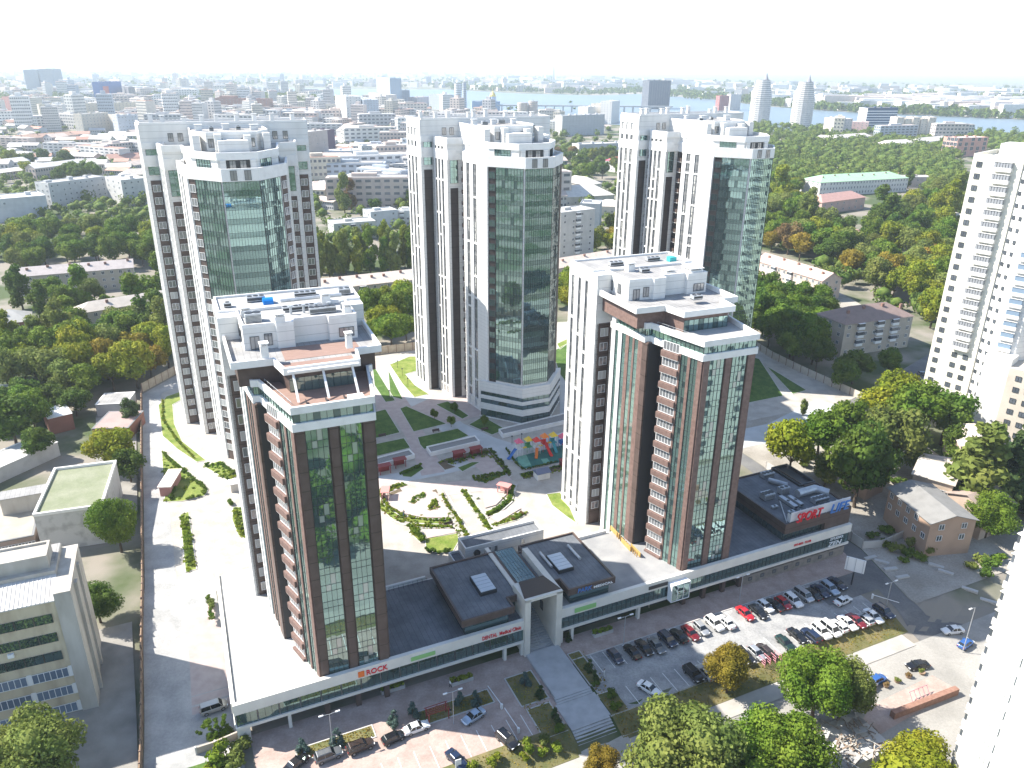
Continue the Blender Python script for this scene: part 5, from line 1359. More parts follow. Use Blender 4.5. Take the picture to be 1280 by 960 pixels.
# brick houses at the right
Bd('brick_house', 'orange brick house with a pale ridged roof beside the big conifers', (1112, 610), (1164, 654), 11.5, 6.0, (.40, .275, .20), (.23, .225, .215), 'gable', 2, 5, base=3.2, rh=1.6, scols=2)  # roof colour darkened to hold the shade of the tree
Bd('brick_house', 'old house with a wide cream roof behind the orange brick house', (1142, 592), (1192, 606), 13, 5.5, (.50, .40, .31), (.47, .42, .36), 'gable', 1, 6, base=4.5, rh=2)
Bd('brick_house', 'low house with a pale hipped roof at the foot of the cream high rise', (1202, 556), (1256, 562), 14, 7, (.52, .42, .34), (.58, .51, .45), 'hip', 2, 5, base=5)
Bd('shed', 'low rusty roofed annex between the cream roof and the conifers', (1160, 586), (1196, 592), 9, 4.5, (.46, .3, .22), (.48, .40, .35), 'gable', 1, 3, base=5, rh=1.5)
Bd('transformer_hut', 'flat grey garage row behind the estate wall at the right', (993, 524), (940, 535), 8, 3.0, (.5, .5, .49), (.40, .40, .39), 'flat', 0, 0) if False else None
Bd('shed', 'small shed with a rusty roof behind the orange brick house', (1086, 600), (1108, 590), 7, 3.5, (.42, .3, .23), (.36, .26, .21), 'gable', 1, 2, base=4, rh=1.2)
Bd('house', 'low house with a brown roof between the conifers and the white high rise', (1232, 640), (1268, 628), 10, 5, (.46, .36, .29), (.34, .27, .23), 'gable', 1, 3, base=3, rh=2)
# wreck of a house at the lower edge
SCRAP = mat('torn_roof_boards', (.20, .14, .10), .95, col2=(.46, .42, .37), scale=1.3, contrast=(.45, .6), bump=.6)
rz_ = gp(1055, 945)
ruin = thing('ruined_house', 'collapsed house with torn boards and pale sheets of roof at the bottom', 'ruin', (rz_.x, rz_.y, rz_.z), _A)
mb = MB(); mb.prism([(-6.5, -4), (6.5, -4), (6.5, 4.5), (-6.5, 4.5)], -1, 3); mb.build('wall', OLDW, ruin)
rr = random.Random(5)
for i in range(70):
    a = rr.uniform(0, math.pi); L = rr.uniform(1.5, 4.5); x, y = rr.uniform(-6.5, 6.5), rr.uniform(-4.2, 4.5); z = 3.0 + rr.uniform(0, 1.6); wd = rr.uniform(.12, .3)
    mb = MB(); mb.box(-L / 2, L / 2, -wd / 2, wd / 2, 0, .06)
    o = mb.build('board', SCRAP if i % 4 else CONCR, ruin); o.location = (x, y, z); o.rotation_euler = (rr.uniform(-.3, .3), rr.uniform(-.35, .35), a)
for i in range(12):
    mb = MB(); w, d = rr.uniform(1, 2.6), rr.uniform(1, 2); mb.box(-w / 2, w / 2, -d / 2, d / 2, 0, .07)
    o = mb.build('roof_sheet', CONCR if i % 3 else GREYROOF, ruin); o.location = (rr.uniform(-6, 6), rr.uniform(-4, 4), 3.2 + rr.uniform(0, 1.5)); o.rotation_euler = (rr.uniform(-.4, .4), rr.uniform(-.4, .4), rr.uniform(0, 3))

# ------------------------------------------------------------------ further town: many small blocks
def block_mesh(name, floors, flat=True):
    mb = MB(); mb.box(-.5, .5, -.5, .5, -.1, 1)
    for j in range(floors):
        z0 = (j + .3) / floors; z1 = (j + .7) / floors
        n = 9
        for i in range(n):
            x0 = -.5 + (i + .2) / n; x1 = -.5 + (i + .8) / n
            mb.face([(x0, -.505, z0), (x1, -.505, z0), (x1, -.505, z1), (x0, -.505, z1)], 1)
        for i in range(3):
            y0 = -.5 + (i + .25) / 3; y1 = -.5 + (i + .75) / 3
            mb.face([(-.505, y1, z0), (-.505, y0, z0), (-.505, y0, z1), (-.505, y1, z1)], 1)
    if flat: mb.box(-.46, .46, -.4, .4, 1, 1.02, 2); mb.box(-.2, .1, -.2, .2, 1.02, 1.12, 0)
    else:
        mb.face([(-.52, -.56, .97), (.52, -.56, .97), (.52, 0, 1.32), (-.52, 0, 1.32)], 2); mb.face([(.52, .56, .97), (-.52, .56, .97), (-.52, 0, 1.32), (.52, 0, 1.32)], 2)
        mb.face([(-.5, -.5, 1), (-.5, .5, 1), (-.5, 0, 1.3)][::-1]); mb.face([(.5, -.5, 1), (.5, .5, 1), (.5, 0, 1.3)])
    return mb.mesh(name, [WHITE, FGLASS, GREYROOF])
BLK = {'town_house': block_mesh('town_house', 2, False), 'apartment_block': block_mesh('apartment_block', 5), 'high_rise': block_mesh('high_rise', 10)}
WALLC = [colmat(c) for c in ((.66, .64, .60), (.60, .56, .50), (.55, .53, .51), (.62, .53, .48), (.48, .47, .47), (.70, .69, .67), (.52, .43, .38), (.54, .50, .42), (.40, .44, .49))]
ROOFC = [colmat(c) for c in ((.50, .48, .46), (.62, .60, .57), (.45, .28, .22), (.36, .35, .34), (.55, .45, .39), (.40, .22, .17))]
WALLN = ['white', 'cream', 'pale', 'peach', 'grey', 'bright white', 'reddish', 'yellowish', 'bluish']; ROOFN = ['grey', 'light', 'red', 'dark grey', 'beige', 'rusty']
def inpoly(p, poly):
    c = False; n = len(poly)
    for i in range(n):
        a, b = poly[i], poly[i - 1]
        if (a[1] > p[1]) != (b[1] > p[1]) and p[0] < (b[0] - a[0]) * (p[1] - a[1]) / (b[1] - a[1]) + a[0]: c = not c
    return c
def clear(p, pad=0): return not any(inpoly(p, f) for f in FOOT)
RIVERPX = [(300, 106), (420, 109), (560, 110), (650, 115), (735, 117), (800, 115), (880, 121), (960, 131), (1060, 138), (1160, 142), (1290, 148), (1290, 176), (1170, 171), (1060, 168), (960, 167), (840, 163), (700, 155), (560, 145), (480, 131), (400, 121), (300, 115)]
PARKPX = [(695, 165), (780, 165), (945, 160), (1030, 168), (1195, 178), (1200, 420), (940, 420), (900, 200), (690, 250)]
rr = random.Random(99); spots = []
def try_spot(u, v):
    if inpoly((u, v), RIVERPX) or inpoly((u, v), PARKPX): return None
    p = at(u, v, 5)
    if not clear(p): return None
    for q in spots:
        if (q - p).length < (14 if v > 140 else 26): return None
    spots.append(p); return p
far_n = 0; tries = 0
while far_n < 215 and tries < 6000:
    tries += 1
    u = rr.uniform(-20, 720); v = 104 + 100 * rr.random() ** 1.3
    if 200 < v and u > 170: continue
    p = try_spot(u, v)
    if p is None: continue
    far_n += 1
    k = rr.random(); kind = 'town_house' if k < .52 else ('apartment_block' if k < .88 else 'high_rise')
    if v > 165 and kind == 'high_rise': kind = 'town_house'
    w, d, h = {'town_house': (rr.uniform(14, 40), rr.uniform(10, 15), rr.uniform(6, 10)), 'apartment_block': (rr.uniform(22, 75), rr.uniform(12, 16), rr.uniform(14, 24)), 'high_rise': (rr.uniform(16, 30), rr.uniform(15, 20), rr.uniform(30, 48))}[kind]
    o = link(kind, BLK[kind], loc=(p.x, p.y, 5)); o.scale = (w, d, h); o.rotation_euler.z = rr.choice((0.1, .35, .45, -.2, -.5, 1.2))
    FOOT.append([(p.x - w * .4, p.y - 8), (p.x + w * .4, p.y - 8), (p.x + w * .4, p.y + 8), (p.x - w * .4, p.y + 8)])
    for s, m in ((0, rr.choice(WALLC)), (2, ROOFC[rr.choice((0, 0, 1, 1, 2, 3, 4, 4, 5))])): o.material_slots[s].link = 'OBJECT'; o.material_slots[s].material = m
    band = 'near the river' if v < 118 else ('far off' if v < 135 else ('midway' if v < 160 else 'beyond the woods'))
    wn = WALLN[WALLC.index(o.material_slots[0].material)]; rn = ROOFN[ROOFC.index(o.material_slots[2].material)]
    place = 'at the far left' if u < 90 else 'left of the left tower' if u < 175 else 'behind the left tower' if u < 385 else 'between left and middle towers' if u < 515 else 'behind the middle tower'
    size = ('long' if w > 48 else 'short' if w < 24 else 'plain') if kind != 'high_rise' else 'slim'
    tag(o, '%s roofed %s %s %s %s, %s' % (rn, size, wn, {'town_house': 'house', 'apartment_block': 'apartment block', 'high_rise': 'high rise'}[kind], place, band), 'building', 'town %ss' % kind.replace('_', ' ').replace('town ', ''))
# the far bank: one mass of pale blocks
def far_blocks(name, n, urange, vfun, hr_, wr_, seed, m):
    r = np.random.default_rng(seed); mb = MB()
    for _ in range(n):
        u = r.uniform(*urange); v = vfun(u, r.random())
        if inpoly((u, v), RIVERPX): continue
        p = at(u, v, 5); h = r.uniform(*hr_); w = r.uniform(*wr_); d = r.uniform(12, 22); a = r.uniform(-.6, .6)
        c, s = math.cos(a), math.sin(a)
        q = [(p.x + x * c - y * s, p.y + x * s + y * c) for x, y in ((-w / 2, -d / 2), (w / 2, -d / 2), (w / 2, d / 2), (-w / 2, d / 2))]
        mb.prism(q, 3, 5 + h, int(r.integers(0, 4)))
    return tag(mb.build(name, m), kind='stuff')
FM = [WALLC[0], WALLC[5], WALLC[3], WALLC[4]]
far_blocks('far_bank_town', 520, (640, 1290), lambda u, t: 96 + (u - 640) * .035 + t ** 1.2 * (18 + (u - 640) * .028), (12, 34), (25, 110), 4, FM)
far_blocks('far_bank_town', 240, (980, 1290), lambda u, t: 126 + (u - 980) * .035 + t * 11, (18, 34), (40, 120), 5, FM)
def town_mass(name, n, u0, u1, v0, v1, seed, kinds):
    r = random.Random(seed); by = {}
    for _ in range(n):
        u = r.uniform(u0, u1); v = v0 + (v1 - v0) * r.random()
        p = try_spot(u, v)
        if p is None: continue
        kd = r.choice(kinds); w, d, h = {'town_house': (r.uniform(14, 34), r.uniform(10, 15), r.uniform(6, 11)), 'apartment_block': (r.uniform(26, 80), r.uniform(12, 16), r.uniform(15, 28)), 'high_rise': (r.uniform(16, 28), r.uniform(15, 20), r.uniform(34, 52))}[kd]
        by.setdefault((r.randrange(len(WALLC)), r.choice((0, 0, 1, 1, 1, 2, 3, 4, 4))), []).append((p, kd, w, d, h, r.choice((.1, .35, .45, -.2, -.5, 1.2))))
        FOOT.append([(p.x - w * .4, p.y - 8), (p.x + w * .4, p.y - 8), (p.x + w * .4, p.y + 8), (p.x - w * .4, p.y + 8)])
    mats = WALLC + ROOFC + [FGLASS]; mb = MB()
    for (wi, ri), L in by.items():
        for p, kd, w, d, h, a in L:
            me = BLK[kd]; c, s = math.cos(a), math.sin(a); k = len(mb.v)
            for q in me.vertices:
                x, y = q.co.x * w, q.co.y * d; mb.v.append((p.x + x * c - y * s, p.y + x * s + y * c, 5 + q.co.z * h))
            for f in me.polygons: mb.f.append([k + i for i in f.vertices]); mb.m.append((wi, len(mats) - 1, len(WALLC) + ri)[f.material_index])
    return tag(mb.build(name, mats), kind='stuff')
town_mass('town', 520, -10, 720, 104, 165, 31, ['town_house', 'apartment_block', 'apartment_block', 'apartment_block', 'high_rise'])
town_mass('town', 260, 385, 700, 130, 262, 32, ['town_house', 'apartment_block', 'town_house'])
town_mass('town', 90, -10, 175, 150, 225, 33, ['town_house'])
town_mass('town', 160, 690, 1290, 132, 178, 34, ['town_house', 'apartment_block'])
far_blocks('far_town', 620, (-20, 640), lambda u, t: 92 + t ** 1.4 * 32, (8, 30), (20, 80), 6, FM)
# bridge over the river
br0, br1 = at(600, 139, 5), at(840, 141, 5)
bt = thing('bridge', 'long thin bridge over the river in the distance', 'bridge', (br0.x, br0.y, 5), math.atan2(br1.y - br0.y, br1.x - br0.x))
L = (br1 - br0).length; mb = MB(); mb.box(0, L, -5, 5, 12, 15); mb.build('deck', colmat(PAL['grey']), bt)
mb = MB()
for i in range(22): mb.box(L * (i + .5) / 22 - 1.5, L * (i + .5) / 22 + 1.5, -4, 4, -1, 12)
tag(mb.build('pier', colmat(PAL['grey']), bt), kind='stuff')
tw = at(692, 100, 5); tv = thing('mast', 'thin television mast on the far bank', 'mast', (tw.x, tw.y, 5)); mb = MB(); mb.tube((0, 0, 0), (0, 0, 180), 7, 1.5, n=6); mb.build('lattice_shaft', colmat(PAL['dgrey']), tv)
# ------------------------------------------------------------------ trees
def leafmat(name, a, b, var=.16, hue=.02):
    m = bpy.data.materials.new(name); m.use_nodes = True; nt = m.node_tree; L = nt.links
    pb = nt.nodes['Principled BSDF']; pb.inputs['Roughness'].default_value = .75; pb.inputs['Specular IOR Level'].default_value = .15
    tc = nt.nodes.new('ShaderNodeTexCoord'); gm = nt.nodes.new('ShaderNodeNewGeometry'); oi = nt.nodes.new('ShaderNodeObjectInfo')
    n1 = nt.nodes.new('ShaderNodeTexNoise'); n1.inputs['Scale'].default_value = .55; n1.inputs['Detail'].default_value = 4; L.new(tc.outputs['Object'], n1.inputs['Vector'])
    n2 = nt.nodes.new('ShaderNodeTexNoise'); n2.inputs['Scale'].default_value = .07; n2.inputs['Detail'].default_value = 2; L.new(gm.outputs['Position'], n2.inputs['Vector'])
    r = nt.nodes.new('ShaderNodeValToRGB'); r.color_ramp.elements[0].position = .36; r.color_ramp.elements[1].position = .66
    r.color_ramp.elements[0].color = (*a, 1); r.color_ramp.elements[1].color = (*b, 1); L.new(n1.outputs['Fac'], r.inputs[0])
    hs = nt.nodes.new('ShaderNodeHueSaturation'); L.new(r.outputs[0], hs.inputs['Color'])
    mv = nt.nodes.new('ShaderNodeMapRange'); mv.inputs['To Min'].default_value = 1 - var; mv.inputs['To Max'].default_value = 1 + var; L.new(oi.outputs['Random'], mv.inputs['Value']); L.new(mv.outputs[0], hs.inputs['Value'])
    mh = nt.nodes.new('ShaderNodeMapRange'); mh.inputs['From Min'].default_value = .3; mh.inputs['From Max'].default_value = .7; mh.inputs['To Min'].default_value = .5 - hue; mh.inputs['To Max'].default_value = .5 + hue; L.new(n2.outputs['Fac'], mh.inputs['Value']); L.new(mh.outputs[0], hs.inputs['Hue'])
    L.new(hs.outputs[0], pb.inputs['Base Color'])
    tr = nt.nodes.new('ShaderNodeBsdfTranslucent'); L.new(hs.outputs[0], tr.inputs['Color'])
    mx = nt.nodes.new('ShaderNodeMixShader'); mx.inputs[0].default_value = .3; L.new(pb.outputs[0], mx.inputs[1]); L.new(tr.outputs[0], mx.inputs[2])
    L.new(mx.outputs[0], nt.nodes['Material Output'].inputs['Surface'])
    MATS[name] = m; return m
LEAF = {'green': leafmat('leaf_green', (.068, .128, .010), (.165, .235, .026)), 'dark': leafmat('leaf_dark_green', (.05, .098, .012), (.118, .18, .026)),
        'yellow': leafmat('leaf_yellow_green', (.14, .185, .010), (.27, .285, .024)), 'olive': leafmat('leaf_olive', (.11, .148, .03), (.205, .235, .055)),
        'gold': leafmat('leaf_gold', (.18, .14, .016), (.31, .23, .03)), 'rust': leafmat('leaf_rust', (.18, .12, .05), (.26, .18, .07)),
        'blue': leafmat('needle_blue', (.06, .105, .092), (.12, .18, .155)), 'bush': leafmat('leaf_bush', (.13, .20, .012), (.28, .33, .04)), 'spruce': leafmat('needle_dark', (.04, .076, .024), (.09, .128, .04))}
BARK = mat('bark', (.10, .075, .055), .95, col2=(.06, .045, .035), scale=2)

def ico(r, sub=1):
    bm = bmesh.new(); bmesh.ops.create_icosphere(bm, subdivisions=sub, radius=r)
    v = np.array([x.co[:] for x in bm.verts]); f = np.array([[q.index for q in p.verts] for p in bm.faces]); bm.free(); return v, f
def leaf_cloud(rng, pos, nrm, size):
    n = len(pos)
    nn = nrm + rng.normal(0, .55, (n, 3)); nn /= np.linalg.norm(nn, axis=1)[:, None] + 1e-9
    t = np.cross(nn, rng.normal(0, 1, (n, 3))); t /= np.linalg.norm(t, axis=1)[:, None] + 1e-9; b = np.cross(nn, t)
    s = size * rng.uniform(.55, 1.35, (n, 1)); k = rng.uniform(.55, 1.0, (n, 1))
    droop = nn * s * rng.uniform(-.35, .1, (n, 1))
    v = np.stack([pos - t * s - b * s * k * .3 + droop, pos - b * s * k, pos + t * s + droop, pos + b * s * k], 1).reshape(-1, 3)
    f = np.arange(4 * n).reshape(n, 4)
    return v, f
def np_mesh(name, parts, m):
    """parts: list of (verts, faces) with 3 or 4 corners"""
    V = []; lt = []; ls = []; k = 0
    for v, f in parts: V.append(v); lt.append((f + k).ravel()); ls.append(np.full(len(f), f.shape[1])); k += len(v)
    V = np.concatenate(V); li = np.concatenate(lt); tot = np.concatenate(ls); st = np.concatenate([[0], np.cumsum(tot)[:-1]])
    me = bpy.data.meshes.new(name); me.vertices.add(len(V)); me.vertices.foreach_set('co', V.astype(np.float32).ravel())
    me.loops.add(len(li)); me.loops.foreach_set('vertex_index', li.astype(np.int32))
    me.polygons.add(len(tot)); me.polygons.foreach_set('loop_start', st.astype(np.int32)); me.polygons.foreach_set('loop_total', tot.astype(np.int32))
    me.materials.append(m); me.update(calc_edges=True); me.validate(); return me
def lobes(rng, kind, nl):
    """lobe centres and radii of a crown about 10 m wide whose base is at z = 0"""
    C = []; Rr = []
    for i in range(nl):
        if kind == 'broad':
            p = rng.normal(0, 1, 3); p /= np.linalg.norm(p); q = rng.uniform(.3, 1) ** .5
            C.append((p[0] * 3.3 * q, p[1] * 3.3 * q, 4.6 + p[2] * 2.7 * q)); Rr.append(rng.uniform(1.35, 2.25))
        elif kind == 'tall':
            z = rng.uniform(1.0, 9.5); w = 2.2 * math.sin(math.pi * min(1, (z + 1.2) / 11.5)); a = rng.uniform(0, 6.28)
            C.append((w * math.cos(a) * rng.uniform(.3, 1), w * math.sin(a) * rng.uniform(.3, 1), z)); Rr.append(rng.uniform(.9, 1.5))
        else:
            z = rng.uniform(.4, 9.0); w = 2.9 * (1 - z / 10.4); a = rng.uniform(0, 6.28)
            C.append((w * math.cos(a) * rng.uniform(.5, 1), w * math.sin(a) * rng.uniform(.5, 1), z)); Rr.append(.35 + 1.05 * (1 - z / 11))
    return np.array(C), np.array(Rr)
def crown_parts(seed, kind, nl, nleaf, leaf, core=True):
    rng = np.random.default_rng(seed); C, Rr = lobes(rng, kind, nl); parts = []
    pk = rng.choice(nl, nleaf * 2, p=Rr ** 2 / (Rr ** 2).sum()); d = rng.normal(0, 1, (nleaf * 2, 3)); d /= np.linalg.norm(d, axis=1)[:, None]
    pos = C[pk] + d * (Rr[pk] * rng.uniform(.78, 1.12, nleaf * 2))[:, None]
    dist = np.linalg.norm(pos[:, None, :] - C[None], axis=2) / Rr[None]; ok = (dist.min(axis=1) > .72)
    pos, d = pos[ok][:nleaf], d[ok][:nleaf]
    parts.append(leaf_cloud(rng, pos, d, leaf))
    if core:
        iv, jf = ico(1, 1)
        for c, r in zip(C, Rr):
            parts.append((iv * r * .74 * rng.uniform(.85, 1.1, (len(iv), 1)) + c, jf))
    return parts
CROWN = {}
for kind, n, nl, nleaf, leaf in (('broad', 9, 15, 2700, .29), ('tall', 2, 16, 2000, .27), ('conifer', 2, 34, 2600, .27)):
    CROWN[kind] = [np_mesh(kind + '_crown', crown_parts(40 + i + len(kind), kind, nl, nleaf, leaf), LEAF['green']) for i in range(n)]
def trunk_mesh(h, r, limbs, seed):
    q = random.Random(seed); mb = MB(); z = 0; x = y = 0
    for i in range(3):
        x2, y2 = x + q.uniform(-.15, .15), y + q.uniform(-.15, .15); mb.tube((x, y, z - (.6 if i == 0 else 0)), (x2, y2, z + h / 3), r * (1 - i * .2), r * (.8 - i * .2), 8); x, y, z = x2, y2, z + h / 3
    for i in range(limbs):
        a = 6.28 * i / limbs + q.uniform(-.4, .4); l = q.uniform(1.6, 2.6); mb.tube((x, y, z - .4 - q.random()), (x + l * math.cos(a), y + l * math.sin(a), z + q.uniform(1.2, 2.4)), r * .38, r * .15, 6)
    return mb.mesh('trunk', BARK)
FINE = [np_mesh('broad_crown', crown_parts(90 + i, 'broad', 22, 9500, .155), LEAF['green']) for i in range(3)]
TRUNK = {'broad': [trunk_mesh(3.6, .3, 5, i) for i in range(2)], 'tall': [trunk_mesh(3.0, .25, 3, 5)], 'conifer': [trunk_mesh(6.0, .22, 0, 7)]}
NT = [0]
def tree(p, kind, leaf, size, label, group=None, rseed=None, wide=1.0, zs=1.0, name=None, fine=False):
    """size: crown width in metres"""
    q = random.Random(NT[0] * 7 + 3); NT[0] += 1
    root = thing(name or {'broad': 'broadleaf_tree', 'tall': 'poplar_tree', 'conifer': 'conifer_tree'}[kind], label, 'tree', p, q.uniform(0, 6.28), group)
    w = {'broad': 8.2, 'tall': 5.2, 'conifer': 5.2}[kind]; k = size / w
    lift_ = {'broad': 2.0, 'tall': 1.0, 'conifer': .3}[kind] * k
    c = link('crown', q.choice(FINE if (fine and kind == 'broad') else CROWN[kind]), root, (0, 0, lift_)); c.scale = (k * wide * q.uniform(.93, 1.07), k * q.uniform(.93, 1.07), k * zs * q.uniform(.92, 1.08))
    c.material_slots[0].link = 'OBJECT'; c.material_slots[0].material = LEAF[leaf]
    t = link('trunk', q.choice(TRUNK[kind]), root); t.scale = (k, k, k * (zs if kind != 'broad' else 1))
    return root
def T(u, v, kind, leaf, size, label, group=None, **kw):
    """(u, v): where the trunk meets the ground"""
    return tree(gp(u, v), kind, leaf, size, label, group, **kw)

# --- trees that stand out
T(66, 1008, 'broad', 'olive', 13.5, 'big dull gold green tree at the lower left corner', zs=1.05, fine=True)
T(-8, 1000, 'broad', 'olive', 11, 'dull gold green tree cut by the lower left corner', fine=True)
T(152, 690, 'broad', 'green', 9.5, 'feathery green tree beside the estate wall, right of the sage green roof', zs=1.15, fine=True)
T(126, 778, 'broad', 'dark', 7.5, 'dark green tree beside the end wall of the six storey institute', zs=.9, fine=True)
T(146, 592, 'broad', 'yellow', 11.0, 'yellowish tree behind the sage green roof')
T(164, 604, 'broad', 'dark', 7.5, 'dark bushy tree against the estate wall behind the sage green roof')
T(165, 535, 'tall', 'spruce', 5.2, 'tall narrow bluish tree at the corner of the estate wall', zs=.95)
T(22, 560, 'broad', 'dark', 14, 'big dark tree at the left edge above the pale sheds', zs=.8)
T(52, 578, 'broad', 'dark', 8, 'dark tree behind the small brick garage')
T(908, 866, 'broad', 'gold', 7.6, 'golden tree at the edge of the parking lot', zs=1.0, fine=True)
T(752, 975, 'broad', 'gold', 5.5, 'small golden tree at the bottom beside the pavement', fine=True)
T(851, 1000, 'broad', 'olive', 15.5, 'large pale green tree at the bottom in front of the parking lot', zs=.85, wide=1.1, fine=True)
T(972, 985, 'broad', 'green', 12.5, 'large bright green tree at the bottom, left one of the cluster beside the road', zs=.95, fine=True)
T(1012, 905, 'broad', 'green', 12, 'bright green tree in the middle of the cluster beside the road', fine=True)
T(1048, 900, 'broad', 'olive', 9.5, 'rounded yellowish tree at the right side of the cluster beside the road', zs=1.15, fine=True)
T(938, 1000, 'broad', 'green', 11, 'green tree at the lower edge between the two big clusters', fine=True)
T(1138, 1000, 'broad', 'yellow', 11.5, 'pale yellowish green tree below the pink square', zs=.75, fine=True)
T(1230, 672, 'broad', 'green', 10.5, 'round green tree beside the white high rise', zs=.95, fine=True)
T(1186, 680, 'broad', 'green', 5.5, 'small round green tree in front of the orange brick house', fine=True)
T(1212, 642, 'conifer', 'olive', 17, 'left one of two huge shaggy conifers at the right edge', zs=.82)
T(1266, 642, 'conifer', 'spruce', 17, 'right one of two huge shaggy conifers at the right edge', zs=.85)
T(985, 596, 'broad', 'yellow', 13, 'yellow green tree behind the fitness hall', zs=1.0)
T(1020, 572, 'broad', 'green', 13, 'bright green tree right of the yellow green one behind the fitness hall', zs=.9)
T(1068, 634, 'broad', 'dark', 15, 'large dark tree standing right of the fitness hall', zs=1.25)
T(1105, 592, 'broad', 'olive', 15.5, 'large olive tree behind the dark one right of the fitness hall', zs=.9)
T(1140, 552, 'broad', 'green', 15.5, 'broad green tree at the foot of the cream high rise', zs=.85)
T(1176, 556, 'broad', 'dark', 15, 'dark tree at the foot of the cream high rise', zs=.85)
T(1098, 535, 'broad', 'yellow', 13, 'yellowish broad tree left of the cream high rise', zs=.8)
T(1141, 590, 'broad', 'green', 6.5, 'small round tree in front of the olive tree at the right')
T(1065, 480, 'broad', 'dark', 11, 'dark tree in front of the four storey house, left one', zs=.85)
T(1110, 470, 'broad', 'dark', 8.5, 'dark tree in front of the four storey house, right one')
T(1050, 488, 'broad', 'dark', 9, 'dark tree behind the estate wall below the four storey house')
T(88, 402, 'tall', 'green', 8.5, 'dense rounded green tree in front of the long gabled house', zs=.8)
T(138, 392, 'broad', 'green', 7, 'light green tree before the right part of the long gabled house')
T(182, 388, 'broad', 'green', 13, 'bushy green tree between the gabled houses and the left tall tower', zs=.9)
T(104, 440, 'tall', 'green', 5, 'slim green tree beside the pale hipped roof')
T(1108, 300, 'tall', 'dark', 13, 'dark tall tree in the middle of the park woods')
T(1134, 236, 'tall', 'dark', 9, 'dark narrow tree at the right end of the green roofed school')
T(1055, 560, 'broad', 'green', 11, 'green tree between the bright tree and the large olive one')
T(1120, 520, 'broad', 'yellow', 12, 'yellowish tree behind the broad green one near the cream high rise')
T(1195, 590, 'broad', 'dark', 10, 'dark tree between the cream high rise and the conifers')
T(1088, 618, 'broad', 'dark', 10, 'dark lower tree right behind the large dark one beside the fitness hall')
T(1030, 610, 'broad', 'olive', 8, 'low olive tree close behind the fitness hall')
NAMED = NT[0]

# --- woods whose trees one can tell apart, scattered over their ground
rr = random.Random(2024); placed = [o.location.copy() for o in COL.objects if o.get('category') == 'tree']
EST = [at(u, v, 5)[:2] for u, v in ESTATE]
NOTREE = [[(1000, 236), (1155, 230), (1155, 270), (1000, 274)], [(1015, 262), (1095, 258), (1095, 292), (1015, 292)], [(936, 328), (1030, 352), (1062, 366), (1062, 394), (1030, 388), (936, 376)], [(1050, 292), (1095, 292), (1095, 306), (1050, 306)]]
def open_view(u, v): return not any(inpoly((u, v), z) for z in NOTREE)
def scatter(poly, n, gap, kinds, leaves, sizes, label, group, zs=(.8, 1.1)):
    us = [p[0] for p in poly]; vs = [p[1] for p in poly]; k = 0
    for _ in range(n * 60):
        if k >= n: break
        u, v = rr.uniform(min(us), max(us)), rr.uniform(min(vs), max(vs))
        if not inpoly((u, v), poly) or not open_view(u, v): continue
        p = gp(u, v)
        if not clear(p) or inpoly(p[:2], EST): continue
        if any((q - p).length < gap for q in placed): continue
        placed.append(p); k += 1
        kd = rr.choice(kinds); lf = rr.choice(leaves)
        adj = {'green': 'green', 'dark': 'dark green', 'yellow': 'yellowish green', 'olive': 'olive green', 'gold': 'golden', 'rust': 'rust coloured', 'spruce': 'dark'}[lf]
        uu = (u - min(us)) / (max(us) - min(us)); vv = (v - min(vs)) / (max(vs) - min(vs))
        where = '%s %s' % ('back' if vv < .33 else 'middle' if vv < .67 else 'front', 'far left' if uu < .2 else 'left' if uu < .4 else 'centre' if uu < .6 else 'right' if uu < .8 else 'far right')
        tree(p, kd, lf, rr.uniform(*sizes), '%s %s %s, %s' % (adj, {'broad': 'spreading tree', 'tall': 'slender tree', 'conifer': 'conifer'}[kd], label, where), group, zs=rr.uniform(*zs))
G5 = ['green', 'green', 'yellow', 'dark', 'olive', 'green', 'olive']
scatter([(0, 300), (150, 300), (190, 296), (204, 340), (170, 336), (0, 352)], 34, 7.5, ['broad'], G5, (10, 14.5), 'in the wood behind the long gabled house', 'trees behind the long gabled house')
scatter([(0, 385), (20, 380), (225, 376), (228, 440), (0, 470)], 24, 6.5, ['broad', 'broad', 'tall'], G5, (8, 12), 'between the houses at the left', 'trees between the left houses')
scatter([(0, 440), (228, 430), (226, 462), (172, 492), (100, 505), (0, 492)], 24, 7.0, ['broad'], ['green', 'dark', 'yellow', 'green', 'gold', 'olive', 'yellow'], (10, 13.5), 'in the dense wood left of the estate wall', 'trees left of the estate wall')
scatter([(0, 500), (60, 508), (110, 520), (60, 545), (0, 545)], 7, 6.5, ['broad'], ['dark', 'green'], (8, 11), 'around the pale sheds at the left edge', 'trees around the left sheds')
scatter([(394, 336), (522, 326), (522, 344), (394, 356)], 20, 4.6, ['tall'], ['yellow', 'olive', 'green', 'olive'], (6.5, 8.5), 'in the pale poplar row behind the gable roof', 'poplars behind the gable roof', (1.25, 1.5))
scatter([(455, 400), (528, 378), (528, 428), (462, 440)], 12, 6.0, ['broad'], ['green', 'yellow', 'dark', 'green'], (8, 12), 'behind the estate wall left of the middle tower', 'trees left of the middle tower')
scatter([(392, 240), (470, 236), (520, 250), (520, 262), (392, 270)], 9, 7.5, ['broad', 'tall'], ['green', 'dark', 'olive', 'rust'], (8, 12), 'before the red hipped roof', 'trees before the red hipped roof')
scatter([(690, 340), (722, 340), (722, 395), (690, 398)], 5, 7, ['broad'], ['yellow', 'green'], (10, 13), 'right of the middle tower', 'trees right of the middle tower')
scatter([(735, 296), (776, 292), (776, 318), (735, 322)], 6, 6, ['broad'], ['yellow', 'olive', 'gold'], (9, 12), 'behind the pale pink gable roof', 'trees behind the pale pink gable roof')
